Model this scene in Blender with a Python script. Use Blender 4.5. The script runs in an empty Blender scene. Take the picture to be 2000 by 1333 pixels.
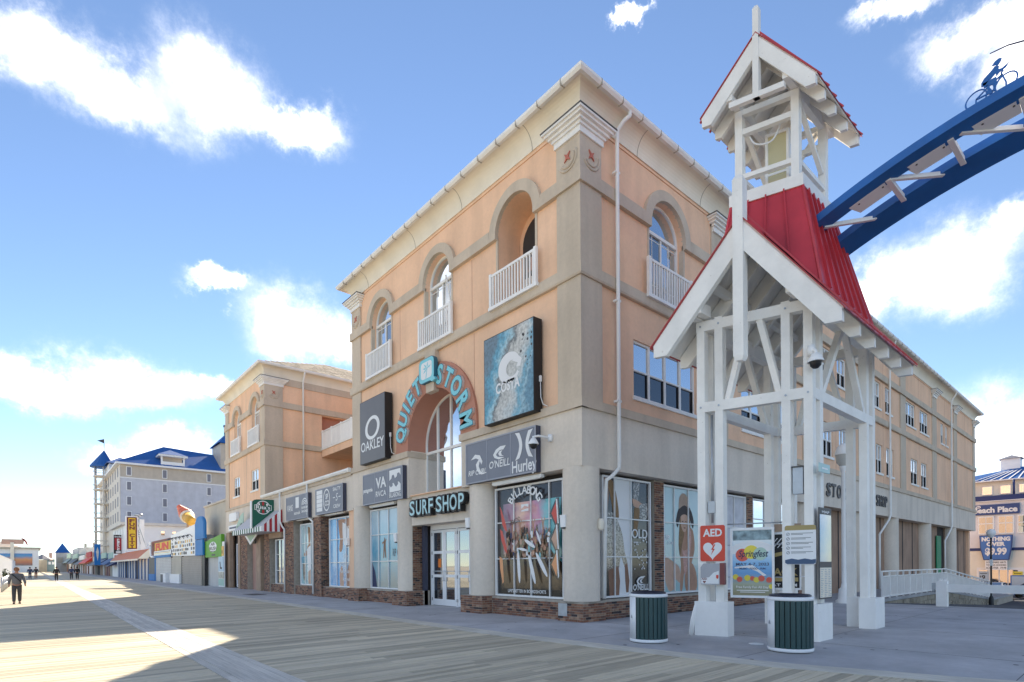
import bpy, bmesh, math, random
from mathutils import Vector, Matrix
from mathutils.geometry import tessellate_polygon
random.seed(7)
R = math.radians
S = bpy.context.scene
COL = S.collection
# ------------------------------------------------------------------ camera
CAM = Vector((-11.386, -10.180, 1.6))
YAW, ROLL, FPX = R(40.92), R(0.40), 1082.0
cr = Vector((math.cos(YAW), -math.sin(YAW), 0)); cf = Vector((math.sin(YAW), math.cos(YAW), 0)); cu = Vector((0, 0, 1))
ca = cr * math.cos(ROLL) - cu * math.sin(ROLL)
cb = cr * math.sin(ROLL) + cu * math.cos(ROLL)
cam = bpy.data.cameras.new('camera'); camo = bpy.data.objects.new('camera', cam); COL.objects.link(camo)
cam.sensor_width = 36.0; cam.lens = FPX / 2000 * 36; cam.shift_y = (1103.7 - 666.5) / 2000
cam.clip_start = 0.1; cam.clip_end = 5000
camo.matrix_world = Matrix(((ca.x, cb.x, -cf.x, CAM.x), (ca.y, cb.y, -cf.y, CAM.y), (ca.z, cb.z, -cf.z, CAM.z), (0, 0, 0, 1)))
S.camera = camo
# ------------------------------------------------------------------ sky and sun
SUN_AZ, SUN_EL = R(35.5), R(30.0)      # azimuth from +Y (along the boardwalk) towards +X
w = bpy.data.worlds.new('World'); S.world = w; w.use_nodes = True
nt = w.node_tree; N = nt.nodes; L = nt.links; N.clear()
out = N.new('ShaderNodeOutputWorld'); bg = N.new('ShaderNodeBackground'); L.new(bg.outputs[0], out.inputs[0])
sky = N.new('ShaderNodeTexSky'); sky.sky_type = 'NISHITA'; sky.sun_disc = False
sky.sun_elevation = SUN_EL; sky.sun_rotation = SUN_AZ
sky.air_density = 0.75; sky.dust_density = 0.0; sky.ozone_density = 1.6; sky.altitude = 0
SKY_STRENGTH = 0.078
def nd(t, **k):
    n = N.new(t)
    for a, b in k.items(): setattr(n, a, b)
    return n
tc = nd('ShaderNodeTexCoord')
n1 = nd('ShaderNodeTexNoise'); n1.inputs['Scale'].default_value = 6.0; n1.inputs['Detail'].default_value = 9; n1.inputs['Roughness'].default_value = 0.68
L.new(tc.outputs['Generated'], n1.inputs['Vector'])
sub = nd('ShaderNodeVectorMath', operation='SUBTRACT'); L.new(n1.outputs['Color'], sub.inputs[0]); sub.inputs[1].default_value = (.5, .5, .5)
scl = nd('ShaderNodeVectorMath', operation='SCALE'); L.new(sub.outputs[0], scl.inputs[0]); scl.inputs['Scale'].default_value = 0.17
dirn = nd('ShaderNodeVectorMath', operation='ADD'); L.new(tc.outputs['Generated'], dirn.inputs[0]); L.new(scl.outputs[0], dirn.inputs[1])
# cumulus banks: compass bearing from +Y, elevation (degrees), half-sizes in radians
clouds = []
for brg, elv, rw, rh in [(1.7, 36.4, 0.075, 0.055), (6.1, 35.5, 0.115, 0.06), (13.0, 37.9, 0.085, 0.075), (19.1, 37.1, 0.095, 0.04), (0.0, 14.7, 0.13, 0.045), (5.6, 15.1, 0.14, 0.055), (12.0, 15.9, 0.08, 0.03), (20.3, 22.0, 0.11, 0.075), (25.1, 20.7, 0.08, 0.05), (5.7, 8.8, 0.085, 0.035), (10.0, 9.8, 0.085, 0.045), (12.9, 23.7, 0.07, 0.02), (75.4, 22.7, 0.12, 0.05), (79.5, 22.6, 0.12, 0.075), (82.6, 24.4, 0.04, 0.045), (82.3, 9.7, 0.1, 0.09), (85.9, 8.0, 0.16, 0.1), (81.8, 35.9, 0.09, 0.04), (76.3, 39.1, 0.06, 0.02), (83.9, 33.7, 0.06, 0.045), (53.8, 43.7, 0.022, 0.012)]:
    clouds.append((Vector((math.sin(R(brg)) * math.cos(R(elv)), math.cos(R(brg)) * math.cos(R(elv)), math.sin(R(elv)))), rw, rh))
rs = random.Random(2)  # seed picked to keep the street window's reflection clear of cloud
for i in range(16):                      # added clouds outside the view, larger banks that brighten the shaded fronts
    az = YAW + R(58) + rs.random() * R(244); el = R(6 + 50 * rs.random() ** 1.3)
    d = Vector((math.sin(az) * math.cos(el), math.cos(az) * math.cos(el), math.sin(el)))
    clouds.append((d, .16 + .22 * rs.random(), .06 + .08 * rs.random()))
acc = None
for d, rw, rh in clouds:
    mp = nd('ShaderNodeMapping', vector_type='TEXTURE'); L.new(dirn.outputs[0], mp.inputs['Vector'])
    mp.inputs['Location'].default_value = d
    az = math.atan2(d.x, d.y); el = math.asin(d.z)
    m = Matrix.Rotation(-az, 3, 'Z') @ Matrix.Rotation(el, 3, 'X')   # local X across, Y outward, Z up the sky
    mp.inputs['Rotation'].default_value = m.to_euler('XYZ')
    mp.inputs['Scale'].default_value = (rw * 1.16, 0.5, rh * 1.16)
    ln = nd('ShaderNodeVectorMath', operation='LENGTH'); L.new(mp.outputs[0], ln.inputs[0])
    if acc is None: acc = ln.outputs['Value']
    else:
        mn = nd('ShaderNodeMath', operation='SMOOTH_MIN'); mn.inputs[2].default_value = .25
        L.new(acc, mn.inputs[0]); L.new(ln.outputs['Value'], mn.inputs[1]); acc = mn.outputs[0]
mask = nd('ShaderNodeMapRange', interpolation_type='SMOOTHSTEP'); L.new(acc, mask.inputs['Value'])
for k, v in (('From Min', 1.12), ('From Max', .0), ('To Min', 0.0), ('To Max', 1.05)): mask.inputs[k].default_value = v
mpow = nd('ShaderNodeMath', operation='POWER'); L.new(mask.outputs[0], mpow.inputs[0]); mpow.inputs[1].default_value = 3.0; mpow.use_clamp = True
n2 = nd('ShaderNodeTexNoise'); n2.inputs['Scale'].default_value = 7; n2.inputs['Detail'].default_value = 7; L.new(tc.outputs['Generated'], n2.inputs['Vector'])
cr2 = nd('ShaderNodeMapRange'); L.new(n2.outputs['Fac'], cr2.inputs['Value'])
for k, v in (('From Min', .3), ('From Max', .7), ('To Min', .82), ('To Max', 1.08)): cr2.inputs[k].default_value = v
CLOUD = 12.5
cc = nd('ShaderNodeVectorMath', operation='SCALE'); cc.inputs[0].default_value = (CLOUD, CLOUD * .97, CLOUD * .93); L.new(cr2.outputs[0], cc.inputs['Scale'])
mix = nd('ShaderNodeMix', data_type='RGBA'); L.new(mpow.outputs[0], mix.inputs['Factor']); L.new(sky.outputs[0], mix.inputs[6]); L.new(cc.outputs[0], mix.inputs[7])
L.new(mix.outputs[2], bg.inputs['Color']); bg.inputs['Strength'].default_value = SKY_STRENGTH
w.cycles.sampling_method = 'MANUAL'; w.cycles.sample_map_resolution = 512
sl = bpy.data.lights.new('sun', 'SUN'); sl.energy = 4.0; sl.angle = R(0.53); sl.color = (1.0, 0.87, 0.67)
so = bpy.data.objects.new('sun', sl); COL.objects.link(so)
SD = Vector((math.sin(SUN_AZ) * math.cos(SUN_EL), math.cos(SUN_AZ) * math.cos(SUN_EL), math.sin(SUN_EL)))
so.rotation_euler = SD.to_track_quat('Z', 'Y').to_euler(); so.location = (0, 0, 40)
vs = S.view_settings; vs.view_transform = 'Standard'; vs.look = 'None'; vs.gamma = 1.0; vs.exposure = 1.52; vs.use_curve_mapping = False
S.cycles.max_bounces = 6; S.cycles.diffuse_bounces = 4; S.cycles.glossy_bounces = 3
S.cycles.use_denoising = True
# ------------------------------------------------------------------ materials
M = {}
def mat(name, col, rough=.6, var=.10, scale=1.5, bump=0.0, bscale=40, metal=0.0, spec=.5, streak=0.0, island=0.0, grain=None, mottle=0.0, chips=None):
    m = bpy.data.materials.new(name); m.use_nodes = True; t = m.node_tree; n = t.nodes; l = t.links
    p = n['Principled BSDF']; p.inputs['Roughness'].default_value = rough; p.inputs['Metallic'].default_value = metal
    p.inputs['Specular IOR Level'].default_value = spec
    c = n.new('ShaderNodeTexCoord'); g = n.new('ShaderNodeNewGeometry')
    val = None
    def mul(a, b):
        x = n.new('ShaderNodeMath'); x.operation = 'MULTIPLY'; l.new(a, x.inputs[0]); l.new(b, x.inputs[1]); return x.outputs[0]
    def rng(sock, lo, hi, a=.3, b=.7):
        x = n.new('ShaderNodeMapRange'); l.new(sock, x.inputs[0]); x.inputs[1].default_value = a; x.inputs[2].default_value = b
        x.inputs[3].default_value = lo; x.inputs[4].default_value = hi; return x.outputs[0]
    if var:
        x = n.new('ShaderNodeTexNoise'); x.inputs['Scale'].default_value = scale; x.inputs['Detail'].default_value = 5; l.new(g.outputs['Position'], x.inputs['Vector'])
        val = rng(x.outputs['Fac'], 1 - var, 1 + var)
    if streak:
        mp = n.new('ShaderNodeMapping'); mp.inputs['Scale'].default_value = (1.4, 1.4, .16); l.new(g.outputs['Position'], mp.inputs['Vector'])
        x = n.new('ShaderNodeTexNoise'); x.inputs['Scale'].default_value = 1.0; x.inputs['Detail'].default_value = 4; l.new(mp.outputs[0], x.inputs['Vector'])
        s2 = rng(x.outputs['Fac'], 1 - streak, 1 + streak * .15, .36, .55); val = mul(val, s2) if val else s2
    if grain:
        mp = n.new('ShaderNodeMapping'); mp.inputs['Scale'].default_value = grain; l.new(g.outputs['Position'], mp.inputs['Vector'])
        x = n.new('ShaderNodeTexNoise'); x.inputs['Scale'].default_value = 1.0; x.inputs['Detail'].default_value = 6; x.inputs['Roughness'].default_value = .65; l.new(mp.outputs[0], x.inputs['Vector'])
        s2 = rng(x.outputs['Fac'], .78, 1.14); val = mul(val, s2) if val else s2
    if mottle:
        x = n.new('ShaderNodeTexNoise'); x.inputs['Scale'].default_value = 9; x.inputs['Detail'].default_value = 8; x.inputs['Roughness'].default_value = .7; l.new(g.outputs['Position'], x.inputs['Vector'])
        s2 = rng(x.outputs['Fac'], 1 - mottle, 1 + mottle); val = mul(val, s2) if val else s2
    if island:
        s2 = rng(g.outputs['Random Per Island'], 1 - island, 1 + island, 0, 1); val = mul(val, s2) if val else s2
    if val is not None:
        v = n.new('ShaderNodeVectorMath'); v.operation = 'SCALE'; v.inputs[0].default_value = col[:3]; l.new(val, v.inputs['Scale']); l.new(v.outputs[0], p.inputs['Base Color'])
        if chips:
            x = n.new('ShaderNodeTexNoise'); x.inputs['Scale'].default_value = 7; x.inputs['Detail'].default_value = 9; x.inputs['Roughness'].default_value = .75; l.new(g.outputs['Position'], x.inputs['Vector'])
            k_ = n.new('ShaderNodeMix'); k_.data_type = 'RGBA'; l.new(rng(x.outputs['Fac'], 0, .8, .645, .70), k_.inputs['Factor']); l.new(v.outputs[0], k_.inputs[6]); k_.inputs[7].default_value = (*chips, 1); l.new(k_.outputs[2], p.inputs['Base Color'])
    else: p.inputs['Base Color'].default_value = (*col[:3], 1)
    if bump:
        x = n.new('ShaderNodeTexNoise'); x.inputs['Scale'].default_value = bscale; x.inputs['Detail'].default_value = 3; l.new(g.outputs['Position'], x.inputs['Vector'])
        b = n.new('ShaderNodeBump'); b.inputs['Strength'].default_value = bump; b.inputs['Distance'].default_value = .01; l.new(x.outputs['Fac'], b.inputs['Height']); l.new(b.outputs[0], p.inputs['Normal'])
    M[name] = m; return m
def glass(name, col, refl=.45, rough=.02):
    m = bpy.data.materials.new(name); m.use_nodes = True; t = m.node_tree; n = t.nodes; l = t.links; n.clear()
    o = n.new('ShaderNodeOutputMaterial'); mx = n.new('ShaderNodeMixShader'); d = n.new('ShaderNodeBsdfDiffuse'); g = n.new('ShaderNodeBsdfGlossy')
    d.inputs['Color'].default_value = (*col, 1); g.inputs['Color'].default_value = (.9, .95, 1, 1); g.inputs['Roughness'].default_value = rough
    x = n.new('ShaderNodeTexNoise'); x.inputs['Scale'].default_value = .8; b = n.new('ShaderNodeBump'); b.inputs['Strength'].default_value = .04; b.inputs['Distance'].default_value = .05
    ge = n.new('ShaderNodeNewGeometry'); l.new(ge.outputs['Position'], x.inputs['Vector']); l.new(x.outputs['Fac'], b.inputs['Height']); l.new(b.outputs[0], g.inputs['Normal'])
    mx.inputs[0].default_value = refl; l.new(d.outputs[0], mx.inputs[1]); l.new(g.outputs[0], mx.inputs[2]); l.new(mx.outputs[0], o.inputs[0]); M[name] = m; return m
mat('peach', (.88, .575, .385), .85, .07, .5, .3, 120, streak=.08, mottle=.05)
mat('taupe', (.61, .51, .40), .85, .08, .6, .3, 120, streak=.10, mottle=.06)
mat('fascia', (.73, .645, .55), .85, .08, .5, .3, 120, streak=.10, mottle=.06)
mat('cream', (.86, .79, .66), .7, .05, 1.2, .05, streak=.04)
mat('trimwhite', (.87, .855, .82), .55, .05, 2.5, streak=.04)
mat('whitepaint', (.90, .885, .86), .5, .04, 2.0, .05, 80, streak=.05, mottle=.02, chips=(.42, .38, .33))
mat('timber', (.90, .87, .82), .55, .05, 2.5, .10, 60, streak=.05, mottle=.025, chips=(.36, .30, .24))
mat('terracotta', (.50, .235, .165), .85, .06, 1.0, .1, 100)
mat('redstar', (.52, .16, .11), .7, .1, 6)
mat('redmetal', (.60, .05, .065), .32, .12, 1.5, .04, 6, spec=.6, streak=.10)
mat('redtrim', (.46, .06, .06), .45, .12, 3.0)
mat('bluesteel', (.012, .125, .42), .30, .12, 2.0, .03, 8, spec=.6, streak=.08)
mat('brick_a', (.24, .115, .075), .9, .2, 9, .3, 60)
mat('brick_b', (.31, .165, .105), .9, .2, 9, .3, 60)
mat('brick_c', (.17, .095, .075), .9, .2, 9, .3, 60)
mat('brick_d', (.055, .04, .04), .85, .2, 9, .3, 60)
mat('brick_e', (.36, .23, .16), .9, .2, 9, .3, 60)
mat('mortar', (.42, .37, .31), .95, .15, 6)
mat('concrete', (.36, .355, .36), .85, .10, .55, .25, 60, grain=(1.2, 1.2, 1.2))
mat('plaza', (.47, .465, .475), .85, .12, .35, .3, 60, grain=(.8, .8, .8), mottle=.06)
mat('planks', (.58, .505, .37), .85, .10, .35, .35, 50, island=.26, grain=(.9, 24, 1))
mat('planks_far', (.56, .49, .36), .85, .10, .3, grain=(.7, 5, 1))
mat('strip', (.64, .60, .53), .85, .08, .8, .2, 50, island=.12, grain=(30, 1.2, 1))
mat('kerbstrip', (.62, .585, .50), .85, .10, .8, .2, 50, grain=(10, 1.2, 1))
mat('asphalt', (.075, .077, .085), .9, .15, .8, .3, 90)
mat('stone', (.30, .26, .20), .95, .35, 2.2, .6, 14)
mat('black', (.012, .012, .014), .5, 0)
mat('darkgrey', (.075, .075, .08), .55, .05)
mat('signgrey', (.19, .205, .25), .5, .05, 2)
mat('signedge', (.05, .055, .09), .45, .05)
mat('oakgrey', (.135, .13, .135), .45, .05, 2)
mat('white', (.86, .86, .86), .5, .02)
mat('print_white', (.80, .80, .80), .5, 0)
mat('aluminium', (.72, .72, .72), .4, .05, metal=.2)
mat('galv', (.45, .47, .5), .4, .1, 5, metal=.6)
mat('aqua', (.22, .62, .70), .45, .05)
mat('aquaedge', (.03, .14, .20), .45, 0)
mat('lettercan', (.70, .60, .55), .5, .05)
mat('darkroof', (.17, .16, .155), .85, .2, 3)
mat('shingle', (.40, .33, .25), .95, .25, 7, .6, 25)
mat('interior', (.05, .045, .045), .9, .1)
mat('curtain', (.62, .62, .66), .8, .12, 3)
mat('board', (.36, .235, .165), .75, .16, .8, grain=(2, 2, .6))
mat('brownpost', (.40, .28, .20), .8, .15, 2)
glass('glass', (.03, .035, .045), .42)
glass('glass_sky', (.05, .08, .12), .78)
glass('glass_store', (.02, .025, .03), .16)
glass('glass_dark', (.012, .012, .018), .16)
# ------------------------------------------------------------------ geometry helpers
def catmull(pts, n=6):
    o = []
    for i in range(len(pts) - 1):
        p0 = pts[max(i - 1, 0)]; p1 = pts[i]; p2 = pts[i + 1]; p3 = pts[min(i + 2, len(pts) - 1)]
        for k in range(n):
            t = k / n
            o.append(tuple(.5 * (2 * b + (c - a) * t + (2 * a - 5 * b + 4 * c - d) * t * t + (3 * b - a - 3 * c + d) * t ** 3) for a, b, c, d in zip(p0, p1, p2, p3)))
    o.append(tuple(pts[-1])); return o
class Fr:
    """facade frame: a along r, b up, c outward along n"""
    def __init__(s, o, r, n, up=(0, 0, 1)): s.o = Vector(o); s.r = Vector(r); s.n = Vector(n); s.u = Vector(up)
    def P(s, a, b, c=0.0): return s.o + s.r * a + s.u * b + s.n * c
LF = Fr((0, 0, 0), (0, 1, 0), (-1, 0, 0))     # boardwalk front, a = y
LV = Fr((0, 0, 0), (0, -1, 0), (-1, 0, 0))    # same, a = -y (reads left to right)
RF = Fr((0, 0, 0), (1, 0, 0), (0, -1, 0))     # street front, a = x
class MB:
    def __init__(s): s.v = []; s.f = []; s.m = []; s.sm = []
    def add(s, vs, fs, mi=0, smooth=False):
        b = len(s.v); s.v += [Vector(x) for x in vs]
        for f in fs: s.f.append([b + i for i in f]); s.m.append(mi); s.sm.append(smooth)
        return s
    def hexa(s, p, mi=0): return s.add(p, [(0, 3, 2, 1), (4, 5, 6, 7), (0, 1, 5, 4), (1, 2, 6, 5), (2, 3, 7, 6), (3, 0, 4, 7)], mi)
    def box(s, x0, x1, y0, y1, z0, z1, mi=0):
        return s.hexa([(x0, y0, z0), (x1, y0, z0), (x1, y1, z0), (x0, y1, z0), (x0, y0, z1), (x1, y0, z1), (x1, y1, z1), (x0, y1, z1)], mi)
    def fbox(s, F, a0, a1, b0, b1, c0, c1, mi=0):
        return s.hexa([F.P(a0, b0, c0), F.P(a1, b0, c0), F.P(a1, b0, c1), F.P(a0, b0, c1), F.P(a0, b1, c0), F.P(a1, b1, c0), F.P(a1, b1, c1), F.P(a0, b1, c1)], mi)
    def prism(s, lo, hi, mi=0, smooth=False):
        n = len(lo); s.add(list(lo) + list(hi), [tuple(range(n))[::-1], tuple(range(n, 2 * n))], mi)
        b = len(s.v) - 2 * n
        for i in range(n):
            j = (i + 1) % n; s.f.append([b + i, b + j, b + n + j, b + n + i]); s.m.append(mi); s.sm.append(smooth)
        return s
    def fprism(s, F, poly, c0, c1, mi=0): return s.prism([F.P(a, b, c0) for a, b in poly], [F.P(a, b, c1) for a, b in poly], mi)
    def slab(s, F, outer, holes, c_out, c_in, mi=0):
        """wall plate with real openings and reveals"""
        loops = [outer] + holes; pts = [p for lp in loops for p in lp]
        tris = tessellate_polygon([[Vector((a, b, 0)) for a, b in lp] for lp in loops])
        s.add([F.P(a, b, c_out) for a, b in pts], tris, mi); s.add([F.P(a, b, c_in) for a, b in pts], [t[::-1] for t in tris], mi)
        for lp in loops:
            n = len(lp); s.add([F.P(a, b, c_out) for a, b in lp] + [F.P(a, b, c_in) for a, b in lp], [(i, (i + 1) % n, n + (i + 1) % n, n + i) for i in range(n)], mi)
        return s
    def fpoly(s, F, poly, c, mi=0):
        tris = tessellate_polygon([[Vector((a, b, 0)) for a, b in poly]])
        return s.add([F.P(a, b, c) for a, b in poly], tris, mi)
    def beam(s, p, q, w, h, up=(0, 0, 1), mi=0):
        p = Vector(p); q = Vector(q); d = (q - p).normalized(); x = d.cross(Vector(up))
        if x.length < 1e-5: x = d.cross(Vector((1, 0, 0)))
        x.normalize(); y = x.cross(d).normalized(); x = x * w / 2; y = y * h / 2
        return s.hexa([p - x - y, p + x - y, p + x + y, p - x + y, q - x - y, q + x - y, q + x + y, q - x + y], mi)
    def tube(s, path, r, n=8, mi=0, cap=True):
        path = [Vector(p) for p in path]; rings = []; rr = r if isinstance(r, (list, tuple)) else [r] * len(path); ref = None
        for i, p in enumerate(path):
            d = ((path[min(i + 1, len(path) - 1)] - p).normalized() + (p - path[max(i - 1, 0)]).normalized())
            if d.length < 1e-6: d = Vector((0, 0, 1))
            d.normalize()
            if ref is None: ref = d.orthogonal().normalized()
            x = (ref - d * ref.dot(d)).normalized(); ref = x; y = d.cross(x)
            rings.append([p + (x * math.cos(2 * math.pi * k / n) + y * math.sin(2 * math.pi * k / n)) * rr[i] for k in range(n)])
        b = len(s.v); s.v += [v for rg in rings for v in rg]
        for i in range(len(rings) - 1):
            for k in range(n):
                k2 = (k + 1) % n; s.f.append([b + i * n + k, b + i * n + k2, b + (i + 1) * n + k2, b + (i + 1) * n + k]); s.m.append(mi); s.sm.append(True)
        if cap:
            s.f.append([b + k for k in range(n)][::-1]); s.m.append(mi); s.sm.append(False)
            s.f.append([b + (len(rings) - 1) * n + k for k in range(n)]); s.m.append(mi); s.sm.append(False)
        return s
    def lathe(s, c, prof, n=24, mi=0, smooth=True, a0=0.0, a1=2 * math.pi):
        c = Vector(c); full = abs(a1 - a0 - 2 * math.pi) < 1e-6; k = n if full else n + 1; b = len(s.v)
        for r, z in prof:
            for i in range(k):
                t = a0 + (a1 - a0) * i / n; s.v.append(c + Vector((r * math.cos(t), r * math.sin(t), z)))
        for j in range(len(prof) - 1):
            for i in range(n):
                i2 = (i + 1) % k; s.f.append([b + j * k + i, b + j * k + i2, b + (j + 1) * k + i2, b + (j + 1) * k + i]); s.m.append(mi); s.sm.append(smooth)
        return s
    def loft(s, prof, path, mi=0, closed=False):
        """prof: [(c,z)], path(c)-> list of xy points; profile swept along a mitred path"""
        rows = [[Vector((x, y, z)) for x, y in path(c)] for c, z in prof]; n = len(rows[0]); b = len(s.v); s.v += [v for r_ in rows for v in r_]
        for j in range(len(rows) - (0 if closed else 1)):
            j2 = (j + 1) % len(rows)
            for i in range(n - 1): s.f.append([b + j * n + i, b + j * n + i + 1, b + j2 * n + i + 1, b + j2 * n + i]); s.m.append(mi); s.sm.append(False)
        return s
    def mesh(s, name, mats, org=Vector((0, 0, 0))):
        me = bpy.data.meshes.new(name); me.from_pydata([v - org for v in s.v], [], s.f)
        for mm in mats: me.materials.append(M[mm])
        me.polygons.foreach_set('material_index', s.m); me.polygons.foreach_set('use_smooth', s.sm); me.update(); return me
    def build(s, name, mats, parent=None, loc=None):
        if isinstance(mats, str): mats = [mats]
        if name in SPLIT and parent is not None:
            pcs = s.islands()
            if len(pcs) > 1: return [q.build(name + '', mats, parent) if i else q._one(name, mats, parent) for i, q in enumerate(pcs)][0]
        return s._one(name, mats, parent, loc)
    def islands(s):
        par = list(range(len(s.v)))
        def find(i):
            while par[i] != i: par[i] = par[par[i]]; i = par[i]
            return i
        for f in s.f:
            for i in f[1:]: par[find(i)] = find(f[0])
        gr = {}
        for k, f in enumerate(s.f): gr.setdefault(find(f[0]), []).append(k)
        out_ = []
        for ks in gr.values():
            q = MB(); mp = {}
            for k in ks:
                for i in s.f[k]:
                    if i not in mp: mp[i] = len(q.v); q.v.append(s.v[i])
                q.f.append([mp[i] for i in s.f[k]]); q.m.append(s.m[k]); q.sm.append(s.sm[k])
            out_.append(q)
        return out_
    def _one(s, name, mats, parent=None, loc=None):
        if isinstance(mats, str): mats = [mats]
        org = ORG[parent] if parent is not None else Vector(loc if loc is not None else (0, 0, 0))
        o = bpy.data.objects.new(name, s.mesh(name, mats, org)); COL.objects.link(o)
        if parent is not None: o.parent = parent
        else: o.location = org
        ORG[o] = org; return o
ORG = {}
SPLIT = {'pier', 'corner_pier', 'masonry_core', 'upper_band', 'entry_jamb', 'entry_impost', 'rear_wall', 'fascia', 'fascia_band', 'shop_back', 'navy_band', 'belfry_brace', 'bracket_rod', 'walkway_railing', 'jamb', 'trim', 'fence_rail', 'white_gate', 'bracket', 'stripe', 'blue_beam', 'door_post'}
def tag(o, label=None, cat=None, group=None, kind=None):
    if label: o['label'] = label
    if cat: o['category'] = cat
    if group: o['group'] = group
    if kind: o['kind'] = kind
    return o
def thing(name, label, cat, loc=(0, 0, 0), group=None):
    o = bpy.data.objects.new(name, None); o.empty_display_size = .2; COL.objects.link(o); o.location = loc; ORG[o] = Vector(loc)
    return tag(o, label, cat, group)
def copy_tree(o, loc=None, parent=None, rz=None):
    c = o.copy(); COL.objects.link(c); c.parent = parent; ORG[c] = Vector(loc) if loc is not None else ORG[o]
    if loc is not None: c.location = loc
    if rz is not None: c.rotation_euler.z = rz
    for ch in o.children: copy_tree(ch, None, c)
    return c
def arc(ca_, cb_, r, t0, t1, n): return [(ca_ + r * math.cos(R(t0 + (t1 - t0) * i / n)), cb_ + r * math.sin(R(t0 + (t1 - t0) * i / n))) for i in range(n + 1)]
def textpts(body, size=1.0, bold=0.0, shear=0.0, align='CENTER', spacing=1.0, sx=1.0):
    cu_ = bpy.data.curves.new('t', 'FONT'); cu_.body = body; cu_.size = 1.0; cu_.align_x = align; cu_.offset = bold; cu_.shear = shear; cu_.space_character = spacing; cu_.resolution_u = 3
    ob = bpy.data.objects.new('t', cu_); me = bpy.data.meshes.new_from_object(ob)
    v = [(p.co.x * size * sx, p.co.y * size) for p in me.vertices]; f = [tuple(p.vertices) for p in me.polygons]
    bad = {i for i, q in enumerate(v) if not -.6 * size < q[1] < 1.25 * size}
    f = [q for q in f if not bad.intersection(q)]
    used = sorted({i for q in f for i in q}); ix = {o_: n_ for n_, o_ in enumerate(used)}; v = [v[i] for i in used]; f = [tuple(ix[i] for i in q) for q in f]
    bpy.data.objects.remove(ob); bpy.data.meshes.remove(me); bpy.data.curves.remove(cu_)
    return v, f
def addtext(mb, F, body, a, b, size, c, mi=0, depth=0.0, rot=0.0, fit=None, mi_side=None, **k):
    """flat or extruded lettering; b is the baseline, fit = width to squeeze into"""
    v, f = textpts(body, size, **k)
    if not v: return mb
    if fit:
        x0 = min(p[0] for p in v); x1 = max(p[0] for p in v); q = fit / max(x1 - x0, 1e-4); xc = (x0 + x1) / 2
        v = [((x - xc) * q + (0 if k.get('align', 'CENTER') == 'CENTER' else xc * q), y) for x, y in v]
    cs, sn = math.cos(rot), math.sin(rot); v = [(a + x * cs - y * sn, b + x * sn + y * cs) for x, y in v]
    mb.add([F.P(x, y, c) for x, y in v], f, mi)
    if depth:
        cnt = {}
        for fc in f:
            for i in range(len(fc)):
                e = (fc[i], fc[(i + 1) % len(fc)]); cnt[e] = cnt.get(e, 0) + 1
        for (i, j) in cnt:
            if (j, i) not in cnt:
                mb.add([F.P(*v[i], c), F.P(*v[j], c), F.P(*v[j], c - depth), F.P(*v[i], c - depth)], [(0, 1, 2, 3)], mi if mi_side is None else mi_side)
    return mb
# ================================================================== GROUND
def kx(y):   # edge between boards and kerb strip
    pts = [(-30, 6.2), (-20, 2.4), (-12, -.85), (-8.4, -2.2), (-6.3, -2.85), (-3.5, -3.2), (-.8, -3.42), (0, -3.45), (400, -3.45)]
    for (y0, x0), (y1, x1) in zip(pts, pts[1:]):
        if y0 <= y <= y1: return x0 + (x1 - x0) * (y - y0) / (y1 - y0)
    return -3.45
g = MB(); g.add([(-900, -600, -1.9), (1500, -600, -1.9), (1500, 1800, -1.9), (-900, 1800, -1.9)], [(0, 1, 2, 3)])
tag(g.build('ground', 'asphalt'), kind='structure')
Y0P, Y1P, PIT = -16.0, 52.0, .146
g = MB(); g.add([(-60, -60, -.05), (6, -60, -.05), (6, 420, -.05), (-60, 420, -.05)], [(0, 1, 2, 3)])
for x0, x1 in ((-60, -9.30), (-8.52, -3.45)): g.add([(x0, Y1P, 0), (x1, Y1P, 0), (x1, 420, 0), (x0, 420, 0)], [(0, 1, 2, 3)], 1)
g.add([(-60, Y0P, 0), (-20, Y0P, 0), (-20, Y1P, 0), (-60, Y1P, 0)], [(0, 1, 2, 3)], 1)
deck = tag(g.build('boardwalk', ['darkgrey', 'planks_far']), kind='structure')
pl = MB(); rr = random.Random(3)
n = int((Y1P - Y0P) / PIT)
for j in range(n):
    y = Y0P + j * PIT; w2 = PIT - .010
    if 46.6 < y < 47.3: continue
    for x0, x1 in ((-20, -9.305), (-8.515, kx(y) - .01)):
        cut = x0 + (x1 - x0) * (.25 + .5 * rr.random()); xs = [x0, cut, x1]
        for a, b in zip(xs, xs[1:]):
            dz = rr.random() * .006; tl = (rr.random() - .5) * .004
            pl.hexa([(a + .002, y, -.04), (b - .002, y, -.04), (b - .002, y + w2, -.04), (a + .002, y + w2, -.04), (a + .002, y, dz + tl), (b - .002, y, dz - tl), (b - .002, y + w2, dz - tl), (a + .002, y + w2, dz + tl)])
tag(pl.build('plank_field', 'planks', deck), kind='stuff')
st = MB()
for k in range(6):
    x = -9.298 + k * .130; y = Y0P - rr.random() * 2
    while y < 150:
        ln = 3.2 + rr.random() * 1.2; dz = .004 + rr.random() * .005
        st.box(x + .003, x + .127, y + .003, y + ln - .003, -.04, dz); y += ln
for k in range(5): st.box(-20, -9.31, 46.62 + k * .13, 46.62 + k * .13 + .124, -.04, .006); st.box(-8.51, -3.46, 46.62 + k * .13, 46.62 + k * .13 + .124, -.04, .006)
tag(st.build('strip_field', 'strip', deck), kind='stuff')
kb = MB(); ys = [-30, -24, -20, -16, -12, -10, -8.4, -7.4, -6.3, -5, -3.5, -2, -.8, 0, 10, 20, 30, 40, 60, 100, 200, 420]
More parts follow.
